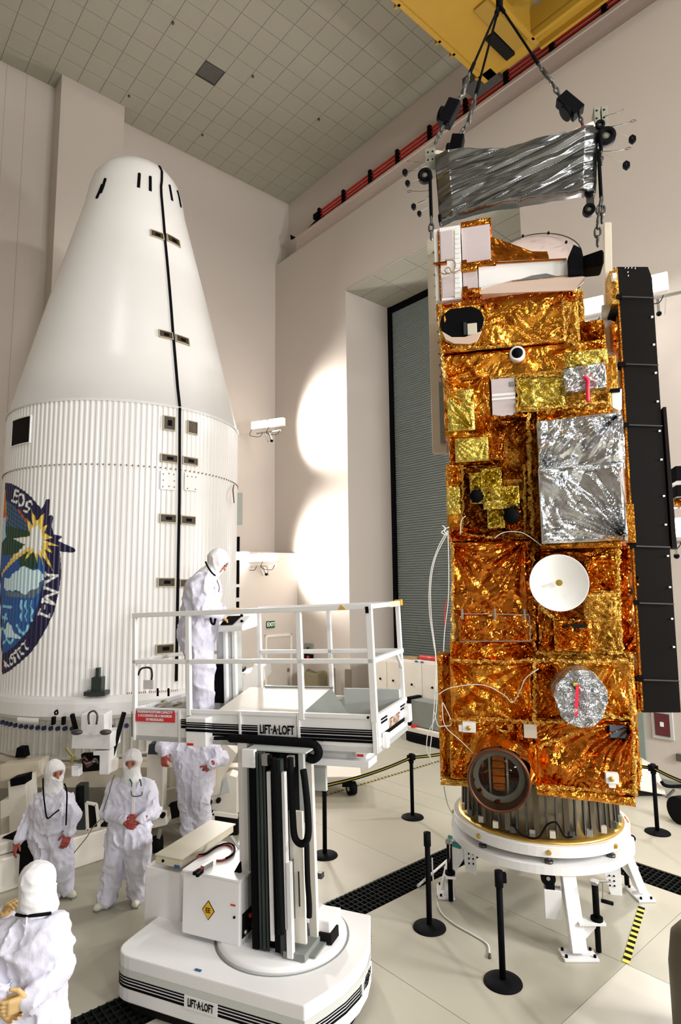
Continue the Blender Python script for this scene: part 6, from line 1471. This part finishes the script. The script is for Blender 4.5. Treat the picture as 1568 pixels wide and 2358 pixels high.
od = thing('olive_drum', 'olive brown rounded container cut off by the lower right edge', 'drum', Matrix.Translation(p))
MB().lathe([(.001, .92), (.2, .90), (.27, .82), (.30, .6), (.30, .0), (.001, 0)], 40).build('body', mat('drum_olive', (.10, .085, .05), .6), od)
MB().tube([V((-.17+.025*math.cos(q), -.2, .90+.025*math.sin(q))) for q in [2*math.pi*k/12 for k in range(12)]], .008, 6, True).build('ring', BLACK, od)
# ================================================================ PEOPLE (one continuous implicit surface each)
_rg = np.random.RandomState(11); _LAT = _rg.rand(20, 20, 20).astype(np.float32)
def vnoise(P):
    i = np.floor(P).astype(int); f = P-i; f = f*f*(3-2*f); r = 0
    for dx in (0, 1):
        for dy in (0, 1):
            for dz in (0, 1):
                w_ = (f[..., 0] if dx else 1-f[..., 0])*(f[..., 1] if dy else 1-f[..., 1])*(f[..., 2] if dz else 1-f[..., 2])
                r = r+w_*_LAT[(i[..., 0]+dx) % 20, (i[..., 1]+dy) % 20, (i[..., 2]+dz) % 20]
    return r
def cap(P, a, b, ra, rb):
    a = np.array(a, float); b = np.array(b, float); ba = b-a; L = ba@ba+1e-9
    h = np.clip(((P-a)@ba)/L, 0, 1); return np.linalg.norm(P-a-h[..., None]*ba, axis=-1)-(ra+(rb-ra)*h)
def smin(a, b, k):
    h = np.clip(.5+.5*(b-a)/k, 0, 1); return b+(a-b)*h-k*h*(1-h)
def surf(prims, vox, k=.04, cuts=(), wr=0, wsc=(7, 7, 3), keep=None, seed=0, maxbox=None):
    lo = np.min([np.minimum(np.array(p[0]), np.array(p[1]))-max(p[2], p[3])-.05 for p in prims], 0)
    hi = np.max([np.maximum(np.array(p[0]), np.array(p[1]))+max(p[2], p[3])+.05 for p in prims], 0)
    if maxbox is not None: lo = np.maximum(lo, maxbox[0]); hi = np.minimum(hi, maxbox[1])
    n = np.ceil((hi-lo)/vox).astype(int)+1
    G = np.stack(np.meshgrid(*[lo[i]+vox*np.arange(n[i]) for i in range(3)], indexing='ij'), -1)
    d = None
    for p in prims:
        q = cap(G, *p[:4]); kk = p[4] if len(p) > 4 else k; d = q if d is None else smin(d, q, kk)
    if wr:
        m = np.abs(d) < .1; Q = G[m]; s_ = np.array(wsc)
        Q = Q+.05*np.sin(Q[:, [1, 2, 0]]*9+seed)
        r = (1-np.abs(vnoise(Q*s_+seed)*2-1))**4+.55*(1-np.abs(vnoise(Q*s_*2.3+seed*2+3)*2-1))**3
        d[m] -= wr*(r-.45)
    for c in cuts: q = cap(G, *c[:4]); d = np.maximum(d, -q)
    return nets(d, lo, vox)
def nets(d, lo, vox):
    s_ = d < 0; nx, ny, nz = d.shape
    cs = np.zeros((nx-1, ny-1, nz-1, 3)); cn = np.zeros((nx-1, ny-1, nz-1))
    I = np.stack(np.meshgrid(np.arange(nx-1), np.arange(ny-1), np.arange(nz-1), indexing='ij'), -1)
    for ax in range(3):
        o1, o2 = [q for q in range(3) if q != ax]
        for e1 in (0, 1):
            for e2 in (0, 1):
                a = [slice(0, -1)]*3; off = [0, 0, 0]; off[o1] = e1; off[o2] = e2
                def sl(o): return tuple(slice(o[q], d.shape[q]-1+o[q]) for q in range(3))
                oa = list(off); ob = list(off); ob[ax] = 1
                da = d[sl(oa)]; db = d[sl(ob)]; c = (da < 0) != (db < 0)
                t = np.where(c, da/(da-db+1e-12), 0)
                for q in range(3):
                    cs[..., q] += np.where(c, (t if q == ax else off[q]), 0)
                cn += c
    act = cn > 0; idx = -np.ones(act.shape, int); idx[act] = np.arange(act.sum())
    V_ = (I[act]+cs[act]/cn[act][:, None])*vox+lo; Q = []
    for ax in range(3):
        o1, o2 = [(1, 2), (2, 0), (0, 1)][ax]
        sa = [slice(None)]*3; sb = [slice(None)]*3; sa[ax] = slice(0, -1); sb[ax] = slice(1, None)
        c = s_[tuple(sa)] != s_[tuple(sb)]; ii = np.argwhere(c)
        ii = ii[(ii[:, o1] > 0) & (ii[:, o2] > 0) & (ii[:, o1] < d.shape[o1]-1) & (ii[:, o2] < d.shape[o2]-1)]
        if not len(ii): continue
        def g(da, db): j = ii.copy(); j[:, o1] += da; j[:, o2] += db; return idx[j[:, 0], j[:, 1], j[:, 2]]
        q = np.stack([g(-1, -1), g(0, -1), g(0, 0), g(-1, 0)], -1); inside = s_[ii[:, 0], ii[:, 1], ii[:, 2]]
        q[~inside] = q[~inside][:, ::-1]; Q.append(q)
    Q = np.vstack(Q); Q = Q[(Q >= 0).all(1)]
    return V_, Q
def smesh(name, VQ, m, par):
    A, Q = VQ; o = link_mesh(name, A, [tuple(f) for f in Q.tolist()], m, par, WM, [True]*len(Q)); return o
def nrm(v): return V(v).normalized()
def hand(wr_, tip, palm_n, thumb_side, curl=.4, s=1.0, gripto=None):
    """capsules of a hand: wrist -> knuckles direction tip, palm normal, thumb side vector"""
    w0 = V(wr_); d = nrm(V(tip)-w0); n = V(palm_n); n = (n-d*n.dot(d)).normalized(); sd = d.cross(n).normalized()
    if sd.dot(V(thumb_side)) < 0: sd = -sd
    P = []
    for q in (-.028, -.010, .010, .028): P.append((w0+sd*q*.8*s, w0+d*.085*s+sd*q*s, .017*s, .013*s, .014))
    for q, L in ((.030, .070), (.010, .078), (-.011, .072), (-.031, .056)):
        a = w0+d*.085*s+sd*q*s; dd = d; seg = (.42, .33, .25)
        for k, f_ in enumerate(seg):
            ang = curl*(.7+.5*k); dd = (dd*math.cos(ang)+n*math.sin(ang)).normalized(); b = a+dd*L*f_*s
            P.append((a, b, (.0095-.001*k)*s, (.0088-.001*k)*s, .004)); a = b
    a = w0+d*.02*s+sd*.030*s; b = a+(d*.6+sd*.75+n*.25).normalized()*.045*s; c = b+(d*.9+sd*.25+n*.4).normalized()*.035*s
    P += [(a, b, .014*s, .011*s, .008), (b, c, .011*s, .009*s, .004)]
    return P
def figure(label, J, face, up=(0, 0, 1), glove=TANG, build=1.0, mask='eyes', vox=.014, seed=1, group=None, hoodback=False, hs=1.0, hands=None, feet=True, name='person', wr=.030):
    Jv = {k: V(p) for k, p in J.items()}
    F = nrm(face); U = nrm(up); U = (U-F*U.dot(F)).normalized(); R = F.cross(U)
    base = V(((Jv['anl'].x+Jv['anr'].x)/2, (Jv['anl'].y+Jv['anr'].y)/2, min(Jv['anl'].z, Jv['anr'].z)-.09))
    t_ = thing(name, label, 'person', Matrix.Translation(base), group)
    H = Jv['head']; N_ = Jv['neck']; b = build
    pel = (Jv['hipl']+Jv['hipr'])/2; sh = (Jv['shl']+Jv['shr'])/2; sl_, sr_ = Jv['shl'], Jv['shr']
    # skin body, continuous from head to feet
    B = [(H+U*.035-F*.005, H+U*.035-F*.03, .090, .082), (H-U*.045+F*.028, H-U*.0+F*.022, .056, .074), (H+F*.094-U*.005, H+F*.108-U*.030, .010, .014, .012),
         (H-R*.03+F*.068-U*.068, H+R*.03+F*.068-U*.068, .012, .012, .01), (H-R*.03+F*.078+U*.025, H+R*.03+F*.078+U*.025, .012, .012, .012), (H-U*.05, N_, .052, .050), (N_, sh-V((0, 0, .06)), .048, .06),
         (sh.lerp(sl_, .7)-V((0, 0, .03)), sh.lerp(sr_, .7)-V((0, 0, .03)), .045, .045), (sh-V((0, 0, .1)), pel, .09, .09)]
    for s_ in 'lr':
        B += [(sh.lerp(Jv['sh'+s_], .9), Jv['el'+s_], .045, .038), (Jv['el'+s_], Jv['wr'+s_], .036, .026), (Jv['wr'+s_], Jv['wr'+s_].lerp(Jv['ha'+s_], .5), .026, .024),
              (Jv['hip'+s_], Jv['kn'+s_], .075, .052), (Jv['kn'+s_], Jv['an'+s_]+V((0, 0, -.03)), .05, .035)]
    bo = smesh('body', surf([(tuple(p[0]), tuple(p[1]))+tuple(p[2:]) for p in B], .0125 if vox < .02 else .02, .03), SKIN, t_)
    # coverall
    C = [(sh.lerp(sl_, .82)-V((0, 0, .02)), sh.lerp(sr_, .82)-V((0, 0, .02)), .088*b, .088*b)]
    for s_, e in (('l', 1), ('r', 1)):
        S_ = Jv['sh'+s_]; hp = Jv['hip'+s_]; m_ = sh.lerp(S_, .55)
        C += [(m_-V((0, 0, .08)), pel.lerp(hp, .6), .130*b, .125*b, .06)]
        C += [(S_.lerp(sh, .15), Jv['el'+s_], .082*b, .072*b, .03), (Jv['el'+s_], Jv['wr'+s_], .074*b, .052, .025)]
        C += [(hp, Jv['kn'+s_], .122*b, .100*b, .03), (Jv['kn'+s_], Jv['an'+s_]+V((0, 0, .02)), .100*b, .082*b, .03)]
    C += [(sh-V((0, 0, .08)), pel, .13*b, .14*b, .06), (N_-U*.01, sh, .075, .10, .04)]
    C = [(tuple(p[0]), tuple(p[1]))+tuple(p[2:]) for p in C]
    smesh('coverall', surf(C, vox, .03, wr=wr, wsc=(9, 9, 5), seed=seed), COVER, t_)
    # hood
    hc = [(tuple(H+U*.03-F*.015), tuple(H+U*.04-F*.03), .118*hs, .114*hs), (tuple(H-U*.05+F*.012), tuple(H), .092*hs, .10*hs), (tuple(H-U*.07), tuple(N_-U*.02), .088*hs, .118)]
    if mask == 'eyes': hc += [(tuple(H-U*.055+F*.045), tuple(H-U*.15+F*.055), .076, .070)]
    if hoodback: hc += [(tuple(H-U*.05-F*.05), tuple(N_-F*.02), .085, .10)]
    if mask == 'eyes': cuts = [(tuple(H-R*.052+F*.125+U*.012), tuple(H+R*.052+F*.125+U*.012), .056, .056)]
    else: cuts = [(tuple(H+F*.118-U*.012), tuple(H+F*.115-U*.075), .070, .060)]
    ho = smesh('hood', surf(hc, .0085 if vox < .02 else .014, .03, cuts=cuts, wr=.008, wsc=(12, 12, 9), seed=seed+5), HOODM, t_)
    if mask == 'eyes':
        mk = MB(WM).tube([H-R*.075+F*.075-U*.035, H-R*.04+F*.104-U*.040, H+F*.118-U*.044, H+R*.04+F*.104-U*.040, H+R*.075+F*.075-U*.035], .006, 6).build('mask_edge', HOODM, ho)
    e = MB(WM)
    for q in (-1, 1): e = MB(WM).sph(tuple(H+R*.032*q+F*.088+U*.012), .0115, 8); e.build('eye', mat('eye_dark', (.03, .015, .01), .3) if 'eye_dark' not in MATS else MATS['eye_dark'], bo)
    for q in (-1, 1): MB(WM).tube([H+R*.014*q+F*.096+U*.032, H+R*.034*q+F*.093+U*.037, H+R*.05*q+F*.084+U*.032], .004, 5).build('eyebrow', MATS['eye_dark'], bo)
    # gloves
    for s_ in 'lr':
        g = (hands or {}).get(s_, {})
        if g is None: continue
        w_ = Jv['wr'+s_]; h_ = Jv['ha'+s_]; d = nrm(h_-w_)
        pn = g.get('n', F*.5+V((0, 0, -.5))); th = g.get('th', U)
        P = hand(w_+d*.015, h_, pn, th, g.get('curl', .35), g.get('s', 1.15)); P = [(tuple(p[0]), tuple(p[1]))+tuple(p[2:]) for p in P]
        P.append((tuple(w_-d*.05), tuple(w_+d*.03), .034, .030, .02))
        smesh('glove', surf(P, .0055, .01), g.get('m', glove), t_)
        MB(WM).tube([w_-d*.035, w_-d*.01], [.056, .050], 14).build('cuff', COVER, t_)
    if feet:
        for s_ in 'lr':
            a = Jv['an'+s_]; to = Jv['to'+s_]; d = nrm(V((to.x-a.x, to.y-a.y, 0)))
            zf = a.z-.09
            P = [(tuple(V((a.x, a.y, zf+.05))-d*.05), tuple(V((a.x, a.y, zf+.048))+d*.13), .047, .040, .03), (tuple(a), tuple(V((a.x, a.y, zf+.06))), .05, .05, .03)]
            f_ = smesh('shoe_cover', surf(P, .009, .02, wr=.004, wsc=(20, 20, 20)), SHOEM, t_)
            MB(WM).bar(V((a.x, a.y, zf+.008))-d*.07, V((a.x, a.y, zf+.008))+d*.16, .075, .016).build('sole', GREY, f_)
    return t_, ho
def JJ(D, spec):
    """pixel + depth offset joints"""
    return {k: atY(x, y, D+o) for k, (x, y, o) in spec.items()}
def strap(par, pts, name, m, r=.009): return MB(WM).tube(spline(pts, 5), r, 6).build(name, m, par)
# 1 left standing person, looking right
D = 7.86
J = JJ(D, dict(head=(126, 1780, 0), neck=(122, 1815, 0), shl=(150, 1843, -.06), shr=(92, 1845, .04), ell=(166, 1880, -.03), elr=(70, 1888, .02), wrl=(160, 1915, -.10), wrr=(42, 1933, -.10), hal=(152, 1938, -.14), har=(32, 1965, -.14),
               hipl=(136, 1920, 0), hipr=(98, 1920, 0), knl=(146, 1990, -.05), knr=(106, 1990, .0), anl=(150, 2052, -.02), anr=(112, 2058, .05), tol=(180, 2060, -.1), tor=(140, 2066, -.05)))
for s_, x, y in (('l', 150, 2064), ('r', 114, 2068)):
    p = fl(x, y); J['an'+s_] = p+V((0, 0, .09)); J['to'+s_] = p+V((.20, -.10, .02))
t_, ho = figure('person in white coverall and hood looking right, red gloves at the sides', J, (.75, -.62, -.12), up=(.05, 0, 1), glove=REDG, build=1.24, seed=2, hands=dict(l=dict(n=(-.3, .3, 0), th=(0, -1, 0), curl=.3), r=dict(n=(.3, .3, 0), th=(0, -1, 0), curl=.25)))
strap(t_, [atY(x, y, D-.29) for x, y in ((99, 1792), (100, 1825), (104, 1862), (107, 1880), (112, 1884), (124, 1874), (136, 1865))], 'neck_strap', BLACK); strap(t_, [atY(x, y, D-.27) for x, y in ((148, 1804), (154, 1825), (153, 1870), (152, 1900))], 'neck_strap', BLACK)
# 2 centre standing person, hands clasped
D = 7.6
J = JJ(D, dict(head=(303, 1757, 0), neck=(303, 1790, 0), shl=(342, 1815, 0), shr=(264, 1818, 0), ell=(350, 1865, -.06), elr=(250, 1868, -.06), wrl=(326, 1886, -.24), wrr=(283, 1888, -.24), hal=(298, 1898, -.28), har=(300, 1902, -.30),
               hipl=(318, 1915, 0), hipr=(278, 1915, 0), knl=(318, 1990, -.06), knr=(266, 1992, -.03), anl=(317, 2068, -.0), anr=(240, 2075, -.0), tol=(317, 2085, -.3), tor=(228, 2092, -.3)))
for s_, x, y, dx, dy in (('l', 316, 2078, .03, -.22), ('r', 245, 2088, -.12, -.20)):
    p = fl(x, y); J['an'+s_] = p+V((0, 0, .09)); J['to'+s_] = p+V((dx, dy, .02))
t2, ho = figure('person in white coverall facing the camera, red gloved hands clasped in front', J, (.12, -1, -.02), glove=REDG, build=1.28, seed=4, hands=dict(l=dict(n=(-.2, .9, .1), th=(0, 0, 1), curl=.5), r=dict(n=(.2, .9, .1), th=(0, 0, 1), curl=.45)))
GRN = mat('green_strap', (.01, .10, .06), .5)
strap(t2, [atY(x, y, D-.20) for x, y in ((298, 1794), (303, 1802), (304, 1812))], 'green_lanyard', GRN); strap(t2, [atY(x, y, D-.20) for x, y in ((321, 1794), (324, 1802), (325, 1810))], 'green_lanyard', GRN)
strap(t2, [atY(x, y, D-.215) for x, y in ((302, 1822), (304, 1832), (314, 1834), (326, 1831), (327, 1823))], 'badge_holder', DSTEEL, .006)
MB(WM).bar(atY(308, 1805, D-.20), atY(306, 1890, D-.215), .035, .012, (0, 1, 0)).build('zip_flap', HOODM, t2)
strap(t2, [atY(x, y, D-.15) for x, y in ((264, 1784), (258, 1800), (250, 1830), (243, 1850), (237, 1870))], 'thin_cord', DSTEEL, .004)
# 3 person behind, head hidden by the platform, leaning with crossed legs
D = 8.9
J = JJ(D, dict(head=(432, 1670, .05), neck=(432, 1692, 0), shl=(484, 1712, 0), shr=(396, 1710, 0), ell=(508, 1745, .05), elr=(376, 1718, -.1), wrl=(484, 1762, -.16), wrr=(378, 1738, -.2), hal=(474, 1772, -.14), har=(378, 1756, -.24),
               hipl=(466, 1795, 0), hipr=(434, 1795, 0), knl=(462, 1840, -.08), knr=(432, 1848, .02), anl=(470, 1895, -.2), anr=(452, 1898, .0), tol=(470, 1900, -.2), tor=(440, 1905, -.2)))
for s_, x, y in (('l', 470, 1955), ('r', 440, 1960)):
    p = fl(x, y); J['an'+s_] = p+V((0, 0, .09)); J['to'+s_] = p+V((.1, -.2, .02))
figure('person in white coverall, head hidden by the lift platform, hand on hip', J, (-.3, -1, 0), glove=REDG, build=1.3, seed=6, hands=dict(l=dict(n=(-.5, .5, 0), th=(0, 0, 1), curl=.9), r=dict(n=(.2, .8, 0), th=(1, 0, 0), curl=1.0)))
# 4 person on the platform at the control console
pz = (PF @ V((0, 0, TH+.05)))
o_ = lc(PF, 470, 1628, .42)
pb = PF @ V((o_.x, .42, TH+.05))
D = pb.y; sc_ = 1
J = JJ(D, dict(head=(502, 1296, 0), neck=(481, 1322, 0), shl=(471, 1342, .16), shr=(467, 1345, -.16), ell=(476, 1398, .12), elr=(468, 1398, -.22), wrl=(516, 1408, .06), wrr=(504, 1416, -.16), hal=(538, 1402, .08), har=(522, 1432, -.08),
               hipl=(456, 1455, .09), hipr=(451, 1455, -.09), knl=(463, 1530, .09), knr=(463, 1535, -.10), anl=(462, 1606, .10), anr=(466, 1612, -.08), tol=(485, 1615, .1), tor=(492, 1622, -.1)))
zf = pb.z
for s_, oy in (('l', .10), ('r', -.10)):
    J['an'+s_].z = zf+.09; J['to'+s_] = J['an'+s_]+V((.2, -.04, -.07))
t4, ho = figure('person with tan gloves bending over the console on the lift platform', J, (.86, -.10, -.50), up=(.5, 0, .86), glove=TANG, build=1.38, mask='open', seed=8, hands=dict(l=dict(n=(.2, 0, -1), th=(0, -1, 0), curl=.3), r=dict(n=(.1, .2, -.9), th=(1, 0, 1), curl=.4)))
strap(t4, [atY(x, y, D-.16) for x, y in ((473, 1293), (479, 1306), (488, 1319), (496, 1326))], 'neck_strap', BLACK, .010)
strap(t4, [atY(x, y, D-.22) for x, y in ((500, 1338), (505, 1352), (503, 1363))], 'thin_cord', DSTEEL, .005)
strap(t4, [atY(x, y, D-.25) for x, y in ((485, 1422), (487, 1434), (493, 1437), (496, 1424))], 'black_clip', BLACK, .012)
# 5 photographer near the exit
p = fl(640, 1608); D = p.y
k = 1394/D
def q5(dx, dy, h_): return V((p.x+dx, p.y+dy, p.z+h_))
J = dict(head=q5(.1, 0, 1.62), neck=q5(.08, .02, 1.46), shl=q5(.28, 0, 1.38), shr=q5(-.16, 0, 1.38), ell=q5(.32, -.12, 1.15), elr=q5(-.24, -.1, 1.12), wrl=q5(.18, -.3, 1.12), wrr=q5(-.0, -.3, 1.1), hal=q5(.10, -.36, 1.14), har=q5(.08, -.36, 1.12),
         hipl=q5(.12, 0, .92), hipr=q5(-.08, 0, .92), knl=q5(.12, -.02, .5), knr=q5(-.10, 0, .5), anl=q5(.12, 0, .09), anr=q5(-.14, 0, .09), tol=q5(.14, -.2, .03), tor=q5(-.16, -.2, .03))
t5, ho = figure('distant person in white coverall holding a camera, standing near the exit door', J, (.25, -1, -.1), glove=REDG, build=1.1, mask='eyes', vox=.02, seed=10, hands=dict(l=dict(n=(0, .8, 0), th=(0, 0, 1), curl=.6), r=dict(n=(0, .8, 0), th=(0, 0, 1), curl=.6)))
cm = thing('photo_camera', 'black camera with hanging strap held by the distant person', 'camera', Matrix.Translation(q5(.12, -.44, 1.10)))
MB().bx(-.08, .08, -.02, .06, 0, .10).build('camera_body', BLACK, cm, .01); MB().cyl((0, -.02, .05), (0, -.10, .05), .04, 14).build('lens', BLACK, cm); MB().tube(spline([(.07, .0, .02), (.05, -.02, -.15), (-.06, -.02, -.3), (-.12, 0, -.38)], 4), .015, 6).build('strap', BLACK, cm)
# 6 near person seen from behind, lower left
D = 4.05
J = JJ(D, dict(head=(89, 2034, .02), neck=(88, 2080, .05), shl=(8, 2152, .0), shr=(130, 2138, 0), ell=(-22, 2230, -.02), elr=(134, 2225, -.04), wrl=(-4, 2300, -.22), wrr=(72, 2300, -.22), hal=(38, 2345, -.25), har=(28, 2318, -.28),
               hipl=(34, 2350, .0), hipr=(105, 2350, .0), knl=(36, 2520, 0), knr=(110, 2520, 0), anl=(36, 2700, 0), anr=(110, 2700, 0), tol=(30, 2700, .2), tor=(110, 2700, .2)))
hz = J['hipl'].z
for s_ in 'lr':
    h_ = J['hip'+s_]; J['kn'+s_] = V((h_.x, h_.y+.02, h_.z*.53)); J['an'+s_] = V((h_.x, h_.y, .09)); J['to'+s_] = V((h_.x, h_.y+.2, .03))
F6 = (.12, 1, .0)
t6, ho = figure('person seen from behind at the lower left, hands clasped behind the back', J, F6, up=(0, 0, 1), glove=TANG, build=1.12, seed=12, vox=.012, hoodback=True, hs=.88, wr=.026, hands=dict(l=dict(n=(.3, -.3, .4), th=(0, 0, 1), curl=.5), r=dict(n=(-.1, .6, .1), th=(0, 0, 1), curl=.45)))
strap(t6, [J['neck']+V((-.10, -.07, -.03)), J['neck']+V((-.02, -.125, -.01)), J['neck']+V((.05, -.12, -.01)), J['neck']+V((.11, -.06, -.03))], 'black_collar_strap', BLACK, .010)
MB(WM).tube(spline([J['neck']+V((.0, -.14, -.01)), (J['shl']+J['shr'])/2+V((.02, -.12, -.08)), (J['shl']+J['shr'])/2+V((.02, -.14, -.3))], 5), .006, 6).build('back_seam', COVER, t6)
# 7 partial person at the left edge: raised fist and sleeve
D = 4.6
J = JJ(D, dict(head=(-95, 2010, .1), neck=(-90, 2060, .1), shl=(-150, 2110, .05), shr=(-42, 2112, 0), ell=(-190, 2200, 0), elr=(-20, 2190, -.12), wrl=(-140, 2260, -.2), wrr=(12, 2112, -.25), hal=(-110, 2270, -.25), har=(28, 2072, -.28),
               hipl=(-135, 2330, 0), hipr=(-70, 2330, 0), knl=(0, 0, 0), knr=(0, 0, 0), anl=(0, 0, 0), anr=(0, 0, 0), tol=(0, 0, 0), tor=(0, 0, 0)))
for s_ in 'lr':
    h_ = J['hip'+s_]; J['kn'+s_] = V((h_.x, h_.y+.02, h_.z*.53)); J['an'+s_] = V((h_.x, h_.y, .09)); J['to'+s_] = V((h_.x, h_.y+.2, .03))
figure('person mostly cut off by the left edge, raising a tan gloved fist', J, (.5, 1, 0), glove=TANG, build=1.1, seed=14, vox=.016, hands=dict(l=dict(n=(1, 0, 0), th=(0, 0, 1), curl=.5), r=dict(n=(.6, -.3, -.2), th=(0, -1, .2), curl=1.1)))
